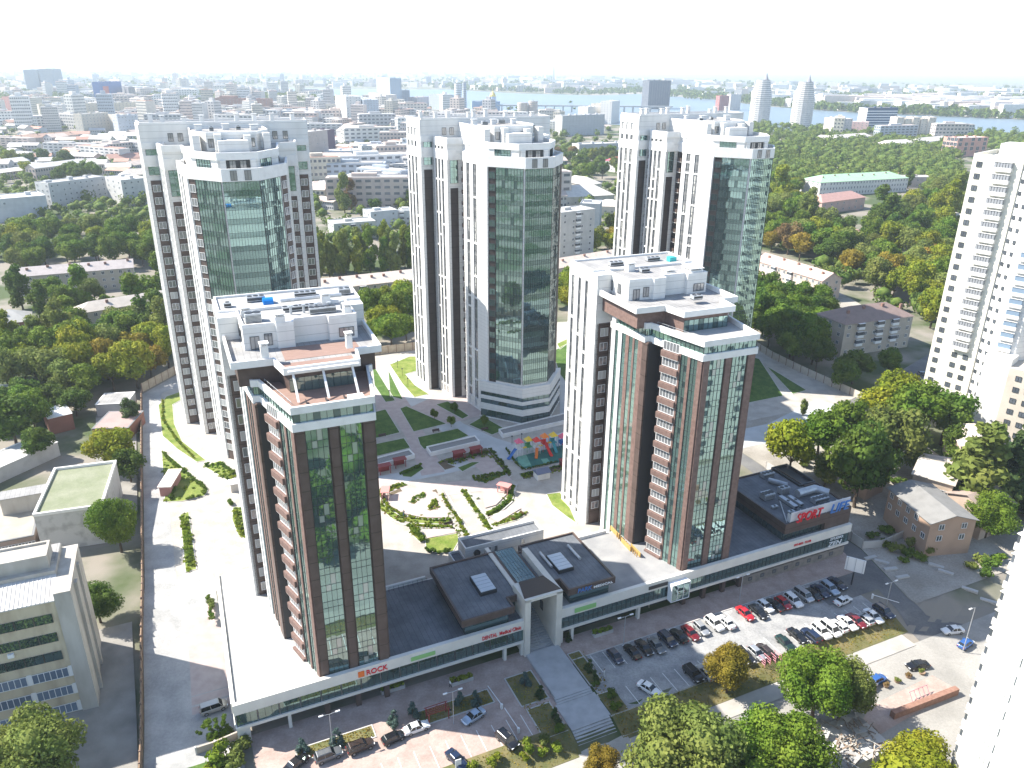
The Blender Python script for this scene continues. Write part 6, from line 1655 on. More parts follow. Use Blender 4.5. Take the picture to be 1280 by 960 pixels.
scatter([(690, 195), (778, 195), (776, 240), (740, 232)], 16, 8.5, ['broad'], ['green', 'dark', 'olive', 'rust', 'green'], (10, 14), 'behind the cream hipped roofs', 'trees behind the cream roofs')
scatter([(930, 350), (1035, 366), (1036, 400), (1016, 440), (1030, 488), (1000, 470), (935, 425)], 34, 6.0, ['broad'], ['green', 'dark', 'dark', 'green'], (9, 13), 'beside the four storey house', 'trees left of the four storey house')
scatter([(1085, 372), (1165, 330), (1178, 300), (1185, 380), (1160, 420), (1145, 385)], 24, 8, ['broad'], ['yellow', 'olive', 'green', 'gold', 'olive'], (11, 15), 'in the autumn wood beside the cream high rise', 'trees left of the cream high rise')
scatter([(940, 300), (1060, 300), (1160, 290), (1180, 330), (1090, 380), (1070, 352), (1030, 335), (950, 312)], 34, 9, ['broad'], ['green', 'dark', 'olive', 'yellow', 'olive', 'green', 'gold', 'green', 'green', 'rust'], (11, 16), 'in the park behind the pink gabled house', 'trees behind the pink gabled house')
scatter([(946, 238), (1025, 240), (1090, 262), (1190, 240), (1195, 300), (946, 300)], 52, 10, ['broad', 'broad', 'broad', 'tall'], ['green', 'dark', 'olive', 'yellow', 'olive', 'green', 'green'], (12, 17), 'in the park before the green roofed school', 'park trees before the green roofed school')
scatter([(60, 212), (160, 205), (150, 222), (80, 240)], 9, 9, ['broad'], ['green', 'yellow', 'dark'], (11, 15), 'before the long grey wing', 'trees before the long grey wing')
scatter([(0, 205), (60, 205), (60, 222), (0, 222)], 6, 9, ['broad'], ['green', 'yellow', 'dark'], (10, 14), 'at the left edge behind the institute', 'trees behind the left institute')
# street trees south of the road, mirrored in the glass fronts
for i in range(9):
    tree(sw(-14 + i * 12 + (i % 3), -60 - (i % 2) * 7), 'broad', ['green', 'dark', 'yellow'][i % 3], 11 + i % 3, 'street tree on the near side of the road, mirrored in the brown tower', 'street trees on the near side of the road')
scatter([(1150, 640), (1210, 640), (1200, 650), (1150, 660)], 3, 5, ['broad'], ['dark', 'green'], (4, 6), 'beside the orange brick house', 'small trees by the orange brick house')

# --- far woods that read as one mass
def forest(name, spots_, per, leaf, m, size, seed, core=True):
    rng = np.random.default_rng(seed)
    protos = [crown_parts(300 + i, 'broad', 6, per, leaf, False)[0] for i in range(4)]; cores = ico(1, 1)
    parts = []
    for p in spots_:
        k = rng.uniform(*size) / 9.2; v, f = protos[int(rng.integers(0, 4))]; a = rng.uniform(0, 6.28); c, s = math.cos(a), math.sin(a)
        rot = np.array([[c, -s, 0], [s, c, 0], [0, 0, 1]]); sc = np.array([k * rng.uniform(.85, 1.2), k, k * rng.uniform(.8, 1.15)])
        parts.append((v @ rot.T * sc + np.array(p) , f))
        if core: parts.append((cores[0] * np.array([3.4, 3.4, 2.6]) * k * rng.uniform(.8, 1.15, (len(cores[0]), 1)) + np.array(p) + np.array([0, 0, 4.2 * k]), cores[1]))
    return tag(link(name, np_mesh(name, parts, m)), kind='stuff')
def fill(poly, n, gap, ok=None):
    us = [p[0] for p in poly]; vs = [p[1] for p in poly]; out = []; cells = {}
    for q in placed: cells.setdefault((int(q.x // 20), int(q.y // 20)), []).append(q)
    for _ in range(n * 25):
        if len(out) >= n: break
        # sample evenly over the ground, not over the picture
        u = rr.uniform(min(us), max(us)); v = min(vs) + (max(vs) - min(vs)) * rr.random() ** .8
        if not inpoly((u, v), poly) or not open_view(u, v) or (ok and not ok(u, v)): continue
        p = at(u, v, 5)
        if not clear(p): continue
        cx, cy = int(p.x // 20), int(p.y // 20)
        if any((q - p).length < gap for i in (-1, 0, 1) for j in (-1, 0, 1) for q in cells.get((cx + i, cy + j), ())): continue
        cells.setdefault((cx, cy), []).append(p); out.append((p.x, p.y, p.z))
    return out
FORM = leafmat('forest_leaf', (.07, .12, .018), (.175, .22, .045), 0, .022)
forest('park_wood', fill([(940, 166), (1030, 172), (1195, 180), (1200, 240), (1136, 230), (1026, 236), (944, 245)], 640, 8.5), 120, .62, FORM, (12, 17), 1)
forest('park_wood', fill([(940, 236), (1200, 236), (1200, 420), (1100, 385), (940, 300)], 90, 8), 260, .5, FORM, (9, 13), 2)
forest('town_greenery', fill([(-10, 128), (720, 128), (720, 200), (-10, 330)], 620, 9, lambda u, v: v < 215 or u < 200 or 385 < u < 525), 110, .65, FORM, (8, 13), 3)
forest('town_greenery', fill([(690, 160), (780, 160), (780, 200), (690, 245)], 70, 9), 110, .65, FORM, (10, 14), 4)
forest('town_greenery', fill([(175, 200), (945, 190), (945, 330), (175, 330)], 330, 9), 110, .65, FORM, (9, 14), 14)
forest('far_greenery', fill([(-10, 96), (640, 96), (640, 130), (-10, 130)], 1300, 14, lambda u, v: not inpoly((u, v), RIVERPX)), 26, 1.7, FORM, (14, 26), 5, False)
forest('far_bank_wood', fill([(560, 106), (740, 108), (940, 124), (1060, 134), (1290, 142), (1290, 151), (1060, 141), (940, 131), (800, 118), (740, 119), (560, 113)], 900, 10, None), 26, 1.8, FORM, (16, 28), 6, False)
forest('far_bank_wood', fill([(640, 96), (1290, 112), (1290, 146), (1060, 136), (940, 126), (740, 112), (640, 108)], 1500, 16, None), 24, 2.0, FORM, (16, 30), 7, False)
forest('park_wood', fill([(1140, 160), (1290, 172), (1290, 200), (1195, 182)], 160, 9), 110, .65, FORM, (12, 16), 8)
forest('park_wood', fill([(930, 156), (1120, 166), (1120, 176), (930, 168)], 120, 10), 110, .65, FORM, (11, 15), 9)

NS = [sw(-60 + (i % 16) * 13 + rr.uniform(-4, 4), -50 - (i // 16) * 15 + rr.uniform(-4, 4)) for i in range(64)]
forest('near_side_trees', [tuple(p) for p in NS if clear(p) and (px(p)[1] > 1090 or p.y < 45)], 420, .42, LEAF['green'], (10, 15), 12)
# ------------------------------------------------------------------ cars
def paint(name, c, metal=.3):
    m = mat(name, c, .28, metal, spec=.5, coat=.7); return m
PAINT = {'black': paint('black_car_paint', (.012, .012, .014)), 'white': paint('white_car_paint', (.74, .74, .73), 0), 'silver': paint('silver_car_paint', (.46, .47, .48), .5), 'grey': paint('grey_car_paint', (.16, .17, .18), .4),
         'red': paint('red_car_paint', (.42, .012, .02), .1), 'dark red': paint('dark_red_car_paint', (.17, .012, .018), .2), 'blue': paint('blue_car_paint', (.03, .11, .34), .2), 'navy': paint('navy_car_paint', (.016, .028, .065), .3),
         'green': paint('dark_green_car_paint', (.015, .04, .03), .3), 'brown': paint('brown_car_paint', (.06, .04, .032), .4), 'beige': paint('beige_car_paint', (.44, .41, .36), .4), 'pale blue': paint('pale_blue_car_paint', (.36, .44, .54), .4)}
CARGL = mat('car_window_glass', (.012, .015, .018), .06, .0, spec=.8)
TYRE = mat('tyre_rubber', (.018, .018, .018), .9); RIM = mat('wheel_rim', (.42, .43, .44), .35, .8)
LAMPW = mat('headlight_lens', (.75, .77, .78), .15); LAMPR = mat('taillight_lens', (.30, .012, .012), .25)

def loft(mb, secs, m=0):
    """secs: list of closed rings of equal length; ends are capped"""
    n = len(secs[0]); k = len(mb.v)
    for s in secs: mb.v += s
    for i in range(len(secs) - 1):
        for j in range(n):
            a = k + i * n + j; b = k + i * n + (j + 1) % n
            mb.f.append([a, b, b + n, a + n]); mb.m.append(m)
    mb.f.append([k + j for j in reversed(range(n))]); mb.m.append(m)
    mb.f.append([k + (len(secs) - 1) * n + j for j in range(n)]); mb.m.append(m)
def ring_x(x, w, z0, z1, r=.12):
    """rounded section across the car at station x (forward = +x)"""
    return [(x, -w + r * .6, z0), (x, w - r * .6, z0), (x, w, z0 + r), (x, w, z1 - r * 1.4), (x, w - r, z1 - .02), (x, w * .4, z1 + .02), (x, -w * .4, z1 + .02), (x, -w + r, z1 - .02), (x, -w, z1 - r * 1.4), (x, -w, z0 + r)]
CARS = {}
def car_kind(kind):
    L, Wd, Hh = {'saloon': (4.6, .88, 1.43), 'hatchback': (4.05, .86, 1.48), 'SUV': (4.65, .93, 1.72), 'van': (4.7, .93, 1.85)}[kind]
    h = L / 2; belt = {'saloon': .92, 'hatchback': .95, 'SUV': 1.08, 'van': 1.1}[kind]
    st = {'saloon': [(-h, .74, .42, .80), (-h + .12, .82, .30, .96), (-h + .8, .87, .24, 1.0), (-.6, Wd, .22, .98), (.75, Wd, .22, .97), (h - .7, .85, .24, .86), (h - .15, .78, .30, .72), (h, .66, .38, .58)],
          'hatchback': [(-h, .76, .42, .90), (-h + .1, .82, .30, 1.0), (-h + .6, .86, .24, 1.02), (-.4, Wd, .22, 1.0), (.7, Wd, .22, .98), (h - .6, .84, .24, .88), (h - .14, .76, .30, .74), (h, .64, .38, .6)],
          'SUV': [(-h, .82, .5, 1.0), (-h + .1, .88, .38, 1.12), (-h + .6, .92, .32, 1.14), (-.4, Wd, .30, 1.12), (.8, Wd, .30, 1.10), (h - .6, .9, .32, 1.02), (h - .14, .84, .38, .9), (h, .74, .46, .74)],
          'van': [(-h, .84, .5, 1.05), (-h + .1, .9, .36, 1.15), (-h + .6, .92, .3, 1.16), (0, Wd, .28, 1.14), (1.1, Wd, .28, 1.1), (h - .5, .9, .3, .98), (h - .12, .82, .36, .84), (h, .72, .44, .7)]}[kind]
    body = MB(); loft(body, [ring_x(*s) for s in st])
    # greenhouse: dark glass with a painted roof and pillars
    xb0, xb1, xt0, xt1 = {'saloon': (-1.62, 1.08, -.95, .28), 'hatchback': (-1.92, 1.05, -1.45, .28), 'SUV': (-2.2, 1.1, -1.85, .45), 'van': (-2.25, 1.5, -2.1, .9)}[kind]
    zb = belt; zt = Hh; wb, wt = Wd - .06, Wd - .24; gl = MB()
    def c8(x0, x1, X0, X1, w0, w1, za, zc): return [(x0, -w0, za), (x1, -w0, za), (x1, w0, za), (x0, w0, za), (X0, -w1, zc), (X1, -w1, zc), (X1, w1, zc), (X0, w1, zc)]
    gl.hexa(c8(xb0, xb1, xt0, xt1, wb, wt, zb - .04, zt - .03))
    body.hexa(c8(xt0 - .05, xt1 + .05, xt0 + .06, xt1 - .08, wt + .01, wt - .08, zt - .045, zt + .01))
    mid = (xt0 + xt1) / 2
    for sgn in (-1, 1):
        for (xb, xt) in ((xb0 + .05, xt0 + .03), ((xb0 + xb1) / 2 - .1, mid), (xb1 - .06, xt1 - .02)):
            a, b = sgn * (wb + .012), sgn * (wt + .012)
            body.hexa([(xb - .05, a - .02, zb - .03), (xb + .05, a - .02, zb - .03), (xb + .05, a + .01, zb - .03), (xb - .05, a + .01, zb - .03), (xt - .04, b - .02, zt - .02), (xt + .04, b - .02, zt - .02), (xt + .04, b + .01, zt - .02), (xt - .04, b + .01, zt - .02)])
        body.box(xb1 - .5, xb1 - .3, sgn * (Wd + .09) - .08, sgn * (Wd + .09) + .08, zb - .02, zb + .13)
    if kind == 'SUV':
        for sgn in (-1, 1): body.box(xt0 + .1, xt1 - .2, sgn * (wt - .12) - .025, sgn * (wt - .12) + .025, zt + .01, zt + .07)
    r = .36 if kind in ('SUV', 'van') else .315; wh = MB(); wh.tube((0, -.11, 0), (0, .11, 0), r, n=16, m=0); wh.tube((0, -.125, 0), (0, .125, 0), r * .62, n=10, m=1)
    wheels = [(sx * h * .58 + (.06 if sx > 0 else -.02), sy * (Wd - .09), r) for sx in (-1, 1) for sy in (-1, 1)]
    hl = MB(); hl.box(-.12, .05, -.2, .2, -.07, .08); tl = MB(); tl.box(-.04, .1, -.17, .17, -.1, .12)
    return dict(body=body.mesh('car_body', [PAINT['black']]), windows=gl.mesh('car_windows', CARGL), wheel=wh.mesh('wheel', [TYRE, RIM]), wheels=wheels, hl=hl.mesh('headlight', LAMPW), tl=tl.mesh('taillight', LAMPR), h=h, w=Wd, zh=st[-2][3] - .08, zt=st[0][3] - .1)
for k in ('saloon', 'hatchback', 'SUV', 'van'): CARS[k] = car_kind(k)
def car(u, v, head, colour, kind, label, group=None, dz=.12):
    """head: degrees in the street frame, 0 = pointing along the street to the right, 90 = away from the street"""
    p = gp(u, v); p.z += dz; K = CARS[kind]
    root = thing('parked_car' if group else 'car', label, 'car', p, _A + R(head), group)
    b = link('car_body', K['body'], root); b.material_slots[0].link = 'OBJECT'; b.material_slots[0].material = PAINT[colour]
    link('car_windows', K['windows'], root)
    for w in K['wheels']: link('wheel', K['wheel'], root, w)
    for s in (-1, 1):
        link('headlight', K['hl'], root, (K['h'] - .12, s * (K['w'] - .3), K['zh'])); link('taillight', K['tl'], root, (-K['h'] + .02, s * (K['w'] - .28), K['zt']))
    return root
# lot at the lower left
GL_ = 'cars parked on the pink paving at the lower left'
car(268, 888, 4, 'beige', 'van', 'beige estate car driving on the estate drive beside the shops')
car(371, 958, 28, 'black', 'saloon', 'black car cut by the lower edge, leftmost on the pink paving', GL_)
car(411, 948, 3, 'grey', 'SUV', 'grey estate car with a silver roof beside the left street lamp', GL_)
car(451, 937, 4, 'brown', 'SUV', 'dark brown off roader between the grey estate and the black hatchback', GL_)
car(492, 926, 8, 'black', 'hatchback', 'small black hatchback on the pink paving', GL_)
car(521, 913, 2, 'white', 'saloon', 'old greenish white saloon on the pink paving', GL_)
car(592, 899, 196, 'pale blue', 'saloon', 'pale silver blue saloon in the shade on the pink paving', GL_)
car(634, 929, -73, 'black', 'SUV', 'black off roader beside the white barrier', GL_)
car(571, 953, -73, 'navy', 'saloon', 'dark car with a white sunshade cut by the lower edge', GL_)
# upper row of the big parking lot
GU = 'cars in the upper row of the parking lot'
row = [(769, 824, 'navy', 'hatchback'), (790, 818, 'black', 'saloon'), (805, 813, 'black', 'saloon'), (820.5, 810.5, 'grey', 'saloon'), (834, 803, 'navy', 'SUV'), (848, 798, 'black', 'saloon'), (863, 794.5, 'dark red', 'saloon'), (876, 789, 'silver', 'hatchback'), (892.5, 783, 'white', 'SUV'), (907, 781, 'white', 'saloon'),
       (931, 770, 'red', 'saloon'), (947.5, 768, 'black', 'saloon'), (956, 761, 'white', 'hatchback'), (968, 759.5, 'black', 'saloon'), (978.5, 757, 'red', 'hatchback'), (991, 754, 'white', 'SUV'), (1004, 747.5, 'silver', 'van'), (1015, 746, 'black', 'saloon'), (1025, 742, 'navy', 'saloon'), (1036.5, 739, 'pale blue', 'SUV'), (1046, 732.5, 'navy', 'saloon')]
order = ['leftmost', 'second', 'third', 'fourth', 'fifth', 'sixth', 'seventh', 'eighth', 'ninth', 'tenth', 'eleventh', 'twelfth', 'thirteenth', 'fourteenth', 'fifteenth', 'sixteenth', 'seventeenth', 'eighteenth', 'nineteenth', 'twentieth', 'rightmost']
for k, (u, v, c, kd) in enumerate(row):
    side = 'sunlit ' if 875 < u < 910 else ''
    car(u, v, [-86, 92, -88, -90][k % 4], c, kd, '%s%s %s, %s in the upper row of the parking lot' % (side, c, kd, order[k] + (' from the left' if 0 < k < 20 else '')), GU)
GD = 'cars in the lower row of the parking lot'
row = [(866, 846, 'black', 'SUV'), (882, 844, 'silver', 'saloon'), (929.5, 824, 'black', 'SUV'), (945, 820, 'silver', 'hatchback'), (955, 816, 'brown', 'hatchback'), (981, 807, 'green', 'saloon'), (996, 798, 'black', 'saloon'), (1013, 798, 'navy', 'SUV'), (1026, 793, 'white', 'SUV'), (1037.5, 790, 'white', 'van'), (1048, 786, 'white', 'hatchback'), (1059, 782, 'white', 'saloon'), (1070, 779.5, 'dark red', 'saloon'), (1080.5, 777, 'silver', 'hatchback'), (1091, 773.5, 'white', 'saloon'), (1104, 768, 'navy', 'SUV')]
for k, (u, v, c, kd) in enumerate(row):
    nm = order[k] if k < len(row) - 1 else 'rightmost'
    car(u, v, [-88, 90, -92][k % 3], c, kd, '%s %s, %s in the lower row of the parking lot' % (c, kd, nm + (' from the left' if 0 < k < len(row) - 1 else '')), GD)
car(811, 864, -66, 'white', 'saloon', 'white saloon standing crosswise on the empty left part of the parking lot')
car(1053, 754, 6, 'white', 'saloon', 'white saloon driving between the two rows of the parking lot')
car(1190, 791, 165, 'white', 'saloon', 'white saloon turning at the crossing in the shade')
car(1206, 808, 10, 'blue', 'hatchback', 'bright blue car with a white nose beside the tall street lamp')
car(1146, 835, 166, 'black', 'saloon', 'black saloon driving on the sunlit road')
car(1096, 853, 4, 'blue', 'hatchback', 'dark blue hatchback parked beside the pink square')
car(1082, 861, 4, 'white', 'van', 'white van half hidden by the tree beside the pink square')
car(917, 916, 4, 'grey', 'saloon', 'grey saloon on the shaded road behind the big tree')
car(1142, 475, -30, 'navy', 'saloon', 'dark car in the lane beside the four storey house, left one', dz=.15)
car(1154, 470, -30, 'grey', 'hatchback', 'grey car in the lane beside the four storey house, right one', dz=.15)
car(1150, 738 - 500 + 240, -20, 'blue', 'SUV', 'blue car at the lower end of the lane', dz=.15) if False else None

# ------------------------------------------------------------------ people
SKIN = mat('skin', (.45, .28, .20), .6)
def person(u, v, top, legs, label, ang=0.0, z=None):
    p = gp(u, v) if z is None else at(u, v, z)
    p.z += .14
    root = thing('person', label, 'person', p, ang)
    me = bpy.data.meshes.new('body')
    vs = [(0, 0, .95), (0, 0, 1.2), (0, .01, 1.42), (0, .02, 1.52), (0, .02, 1.66), (.19, 0, 1.38), (.25, .05, 1.1), (.24, .16, .88), (-.19, 0, 1.38), (-.25, -.05, 1.1), (-.24, .1, .86), (.1, 0, .9), (.11, .16, .5), (.11, .12, .08), (.11, .26, .04), (-.1, 0, .9), (-.11, -.1, .5), (-.11, -.26, .1), (-.11, -.12, .05)]
    es = [(0, 1), (1, 2), (2, 3), (3, 4), (2, 5), (5, 6), (6, 7), (2, 8), (8, 9), (9, 10), (0, 11), (11, 12), (12, 13), (13, 14), (0, 15), (15, 16), (16, 17), (17, 18)]
    me.from_pydata(vs, es, [])
    o = link('body', me, root); md = o.modifiers.new('skin', 'SKIN'); rad = {0: .15, 1: .14, 2: .15, 3: .06, 4: .105, 5: .075, 6: .055, 7: .045, 8: .075, 9: .055, 10: .045, 11: .1, 12: .075, 13: .05, 14: .045, 15: .1, 16: .075, 17: .05, 18: .045}
    for i, s in enumerate(me.skin_vertices[0].data): s.radius = (rad[i], rad[i] * .85); s.use_root = (i == 0)
    o.modifiers.new('sub', 'SUBSURF').levels = 1
    bpy.context.view_layer.update()
    ev = o.evaluated_get(bpy.context.evaluated_depsgraph_get()); m2 = bpy.data.meshes.new_from_object(ev)
    m2.materials.clear()
    for m in (SKIN, top, legs): m2.materials.append(m)
    for f in m2.polygons: f.material_index = 0 if f.center.z > 1.47 or (abs(f.center.x) > .2 and f.center.z < .98) else (1 if f.center.z > .93 else 2)
    o.modifiers.clear(); o.data = m2
    mb = MB(); mb.tube((0, 0, 1.66), (0, -.01, 1.79), .112, .07, 8); mb.build('hair', BARK, root)
    return root
CL = {k: mat('cloth_' + k, c, .85) for k, c in dict(white=(.72, .72, .70), black=(.03, .03, .035), blue=(.06, .12, .30), red=(.42, .06, .06), grey=(.25, .25, .26), beige=(.46, .40, .32)).items()}
person(755, 846, CL['white'], CL['white'], 'person in white walking at the left edge of the parking lot', 1.0)
person(811, 752 + 8, CL['white'], CL['beige'], 'person in a white shirt in front of the shops right of the gateway', .4)
person(563, 860, CL['white'], CL['black'], 'person in white beside the planter in front of the shops', 2.0)
person(563, 894, CL['black'], CL['grey'], 'person in black near the dark red pergola in front of the shops', 2.6)
person(505, 646, CL['grey'], CL['blue'], 'person walking on the sunlit plaza beside the round garden', .3, 5)
person(1011, 806, CL['blue'], CL['black'], 'person standing beside the navy off roader in the parking lot', .8) if False else None
person(1168, 662, CL['red'], CL['black'], 'person in red beside the small tree at the brick house', 1.2) if False else None
# ------------------------------------------------------------------ street lamps, planters, shrubs, garden things
LGREY = mat('lamp_grey', (.45, .46, .47), .4, .4)
def lamp(u, v, h, label, arms=2, group='double headed street lamps', z=None):
    p = gp(u, v) if z is None else at(u, v, z)
    r = thing('street_lamp', label, 'street lamp', p, _A, group)
    mb = MB(); mb.tube((0, 0, -.1), (0, 0, h), .09, .055, 8); mb.build('pole', LGREY, r)
    for s in ((-1, 1) if arms == 2 else (-1,)):
        mb = MB(); mb.tube((0, 0, h), (s * 1.1, 0, h + .15), .045, n=6); a = mb.build('arm', LGREY, r)
        mb = MB(); mb.hexa([(s * 1.0, -.14, h + .08), (s * 1.75, -.17, h + .1), (s * 1.75, .17, h + .1), (s * 1.0, .14, h + .08), (s * 1.0, -.12, h + .22), (s * 1.75, -.1, h + .24), (s * 1.75, .1, h + .24), (s * 1.0, .12, h + .22)]); mb.build('lamp_head', WFRAME, a)
    return r
lamp(416, 934, 7.2, 'street lamp with two heads at the left end of the pink paving')
lamp(567, 905, 7.2, 'street lamp with two heads in front of the shops left of the gateway')
lamp(779, 808, 7.2, 'street lamp with two heads at the left end of the upper parking row')
lamp(924, 752, 6.5, 'street lamp with two heads in front of the right brown tower')
lamp(1107, 760, 6.5, 'street lamp beside the curve at the right end of the parking lot')
lamp(1203, 816, 11, 'tall street lamp with one arm in front of the white high rise', 1, None)
for k, (u, v) in enumerate(((497, 460), (503, 470), (510, 482), (487, 498), (640, 556), (652, 553))):
    p = at(u, v, 5); r = thing('garden_lamp', 'low dark garden lamp beside the grey path', 'garden lamp', p, 0, 'garden lamps by the path')
    mb = MB(); mb.tube((0, 0, 0), (0, 0, 2.6), .06, n=6); mb.build('post', DARK, r); mb = MB(); mb.tube((0, 0, 2.6), (0, 0, 2.9), .28, .2, 8); mb.build('lamp_head', DARK, r)
# billboard at the side street
p = gp(1064, 731); r = thing('billboard', 'white backed billboard on a tall post at the side street', 'billboard', p, R(-28))
mb = MB(); mb.tube((0, 0, -.2), (0, 0, 3.4), .16, n=8); mb.build('post', DARK, r)
mb = MB(); mb.box(-2.0, 2.0, -.15, .15, 3.6, 6.9); mb.build('board', WFRAME, r)
mb = MB()
for x in (-1.6, 0, 1.6): mb.box(x - .05, x + .05, -.26, -.16, 3.5, 7.0)
mb.build('rib', LGREY, r)
# white barriers
for (u, v, a, lb) in ((648, 916, 118, 'white barrier arm beside the black off roader'), (627, 886, 120, 'white barrier arm behind the black off roader'), (1090, 748, -30, 'white barrier arm at the right end of the parking lot')):
    p = gp(u, v); r = thing('barrier', lb, 'barrier', p, R(a)); mb = MB(); mb.box(-.2, .2, -.2, .2, 0, 1.1); mb.build('post', WFRAME, r)
    mb = MB(); mb.box(.2, 5.2, -.05, .05, .9, 1.02); mb.build('arm', WFRAME, r)
# advertising panel and stele on the paving
p = gp(573, 962); r = thing('info_panel', 'small white sign panel at the lower edge beside the dark car', 'sign', p, R(20)); mb = MB(); mb.box(-.5, .5, -.06, .06, .4, 2.2); mb.build('panel', WFRAME, r); mb = MB(); mb.tube((-.4, 0, -.1), (-.4, 0, .4), .05); mb.tube((.4, 0, -.1), (.4, 0, .4), .05); mb.build('leg', LGREY, r)
# planters in front of the shops
HEDGE = LEAF['bush']
def shrub_mesh(seed, nl, n, leaf, sx=1.0):
    rng = np.random.default_rng(seed); C = np.column_stack([rng.uniform(-.6, .6, nl) * sx, rng.uniform(-.5, .5, nl), rng.uniform(.35, .8, nl)]); Rr = rng.uniform(.35, .6, nl)
    pk = rng.integers(0, nl, n); d = rng.normal(0, 1, (n, 3)); d /= np.linalg.norm(d, axis=1)[:, None]; d[:, 2] = np.abs(d[:, 2]) * .9
    parts = [leaf_cloud(rng, C[pk] + d * (Rr[pk] * rng.uniform(.8, 1.15, n))[:, None], d, leaf)]
    iv, jf = ico(1, 1)
    for c, r in zip(C, Rr): parts.append((iv * r * .8 + c, jf))
    return np_mesh('shrub', parts, HEDGE)
SHRUB = [shrub_mesh(i, 5, 260, .12) for i in range(4)]
def bush(p, k, leaf, label, group, name='shrub'):
    o = link(name, SHRUB[NT[0] % 4], loc=p); NT[0] += 1; o.scale = (k, k, k * rr.uniform(.8, 1.1)); o.rotation_euler.z = rr.uniform(0, 6.28)
    o.material_slots[0].link = 'OBJECT'; o.material_slots[0].material = LEAF[leaf]
    return tag(o, label, 'shrub', group)
for k, (u, v, lb) in enumerate(((491, 862, 'long planter with green shrubs in front of the left brown tower'), (577, 852, 'long planter with green shrubs left of the gateway'), (753, 792, 'long planter with green shrubs right of the gateway'))):
    p = gp(u, v); r = thing('planter', lb, 'planter', p, _A); mb = MB(); mb.ring([(-2.2, -.6), (2.2, -.6), (2.2, .6), (-2.2, .6)], .15, 0, .75); mb.box(-2.05, 2.05, -.45, .45, 0, .62, 1); mb.build('tub', [KERB, SOIL], r)
    for i in range(4): link('plants', SHRUB[i], r, (-1.6 + i * 1.05, 0, .45)).scale = (.75, .75, .9)
# conifers and shrubs of the front beds
SPR = np_mesh('spruce_crown', crown_parts(77, 'conifer', 26, 1300, .26), LEAF['blue'])
def spruce(u, v, h, leaf, label, z=None):
    p = gp(u, v) if z is None else at(u, v, z); root = thing('spruce', label, 'tree', p, rr.uniform(0, 6), 'small spruces in the beds')
    c = link('crown', SPR, root, (0, 0, .1)); k = h / 10; c.scale = (k * 1.05, k * 1.05, k); c.material_slots[0].link = 'OBJECT'; c.material_slots[0].material = LEAF[leaf]
    t = link('trunk', TRUNK['conifer'][0], root); t.scale = (k, k, k)
for u, v, h, lf, lb in ((378, 942, 3.6, 'blue', 'blue spruce beside the black car at the lower left'), (422, 930, 3.9, 'blue', 'blue spruce between the grey and the brown car'), (493, 905, 3.6, 'blue', 'blue spruce above the small black hatchback'), (516, 897, 3.8, 'blue', 'blue spruce above the old white saloon'), (594, 880, 3.4, 'blue', 'dark blue spruce in the bed left of the silver blue saloon'), (575, 880, 3.2, 'blue', 'pale blue spruce left of the dark blue one'), (656, 858, 3.6, 'blue', 'large blue spruce in the bed beside the upper terrace'), (676, 871, 3.0, 'spruce', 'slim dark spruce beside the upper terrace steps'), (693, 902, 3.4, 'spruce', 'dark juniper beside the lower steps'),
                        (737, 838, 3.0, 'spruce', 'dark conifer in the bed right of the upper terrace'), (743, 850, 2.6, 'spruce', 'second dark conifer in the bed right of the upper terrace'), (710, 801, 2.2, 'spruce', 'dark shrubby conifer at the right foot of the gateway'),
                        (273, 921, 3.4, 'green', 'pointed green conifer behind the low wall beside the drive, left one'), (282, 918, 3.6, 'green', 'pointed green conifer behind the low wall beside the drive, right one'), (265, 922, 2.8, 'green', 'smallest pointed conifer behind the low wall beside the drive')):
    spruce(u, v, h, lf, lb)
for u, v, k, lf in ((281, 952, 2.6, 'bush'), (300, 945, 2.4, 'olive'), (303, 935, 1.8, 'olive'), (296, 960, 2.0, 'olive'), (663, 937, 1.6, 'bush'), (617, 954, 1.5, 'yellow'), (682, 930, 1.3, 'olive'), (695, 937, 1.2, 'bush'), (680, 946, 1.1, 'bush'), (655, 950, 1.0, 'yellow'), (700, 915, 1.1, 'green'), (765, 872, 1.3, 'dark'), (771, 888, 1.3, 'green'), (745, 858, 1.0, 'dark'), (268, 965, 1.8, 'yellow'), (590, 962, 1.1, 'yellow')):
    bush(gp(u, v) + Vector((0, 0, .1)), k, lf, 'rounded %s shrub in the grass beds between paving and pavement' % {'bush': 'bright green', 'yellow': 'yellow', 'olive': 'greyish', 'dark': 'dark', 'green': 'green'}[lf], 'shrubs in the front beds')
# hedges and bushes of the round garden, row by row
def hedge(pix, k, leaf, label, step=1.0):
    P = [at(u, v, 5) for u, v in pix]; n = 0; r = thing('hedge', label, 'hedge', P[0], 0)
    for a, b in zip(P[:-1], P[1:]):
        L = (b - a).length; m = max(1, int(L / (step * k * .85)))
        for i in range(m):
            q = a.lerp(b, (i + .5) / m) - P[0]; o = link('bush', SHRUB[(n * 3) % 4], r, (q.x + rr.uniform(-.15, .15), q.y + rr.uniform(-.15, .15), .1)); s = .62 * k * rr.uniform(.7, 1.25); o.scale = (s, s, s); o.rotation_euler.z = rr.uniform(0, 6); n += 1
            o.material_slots[0].link = 'OBJECT'; o.material_slots[0].material = LEAF[rr.choice([leaf, leaf, 'green'])]
hedge([(476, 620), (486, 636), (505, 646), (535, 651), (566, 651)], .9, 'bush', 'curved hedge round the sunlit left half of the garden')
hedge([(512, 657), (540, 659), (566, 660)], .8, 'bush', 'short hedge outside the curved one')
hedge([(511, 658), (520, 668), (530, 678)], 1.5, 'green', 'loose bushes at the lower left of the round garden')
hedge([(532, 688), (545, 692), (566, 690)], 1.3, 'dark', 'dark clipped bushes along the lower lawn of the garden')
hedge([(474, 614), (490, 610), (505, 605)], 1.0, 'bush', 'hedge at the upper left of the round garden')
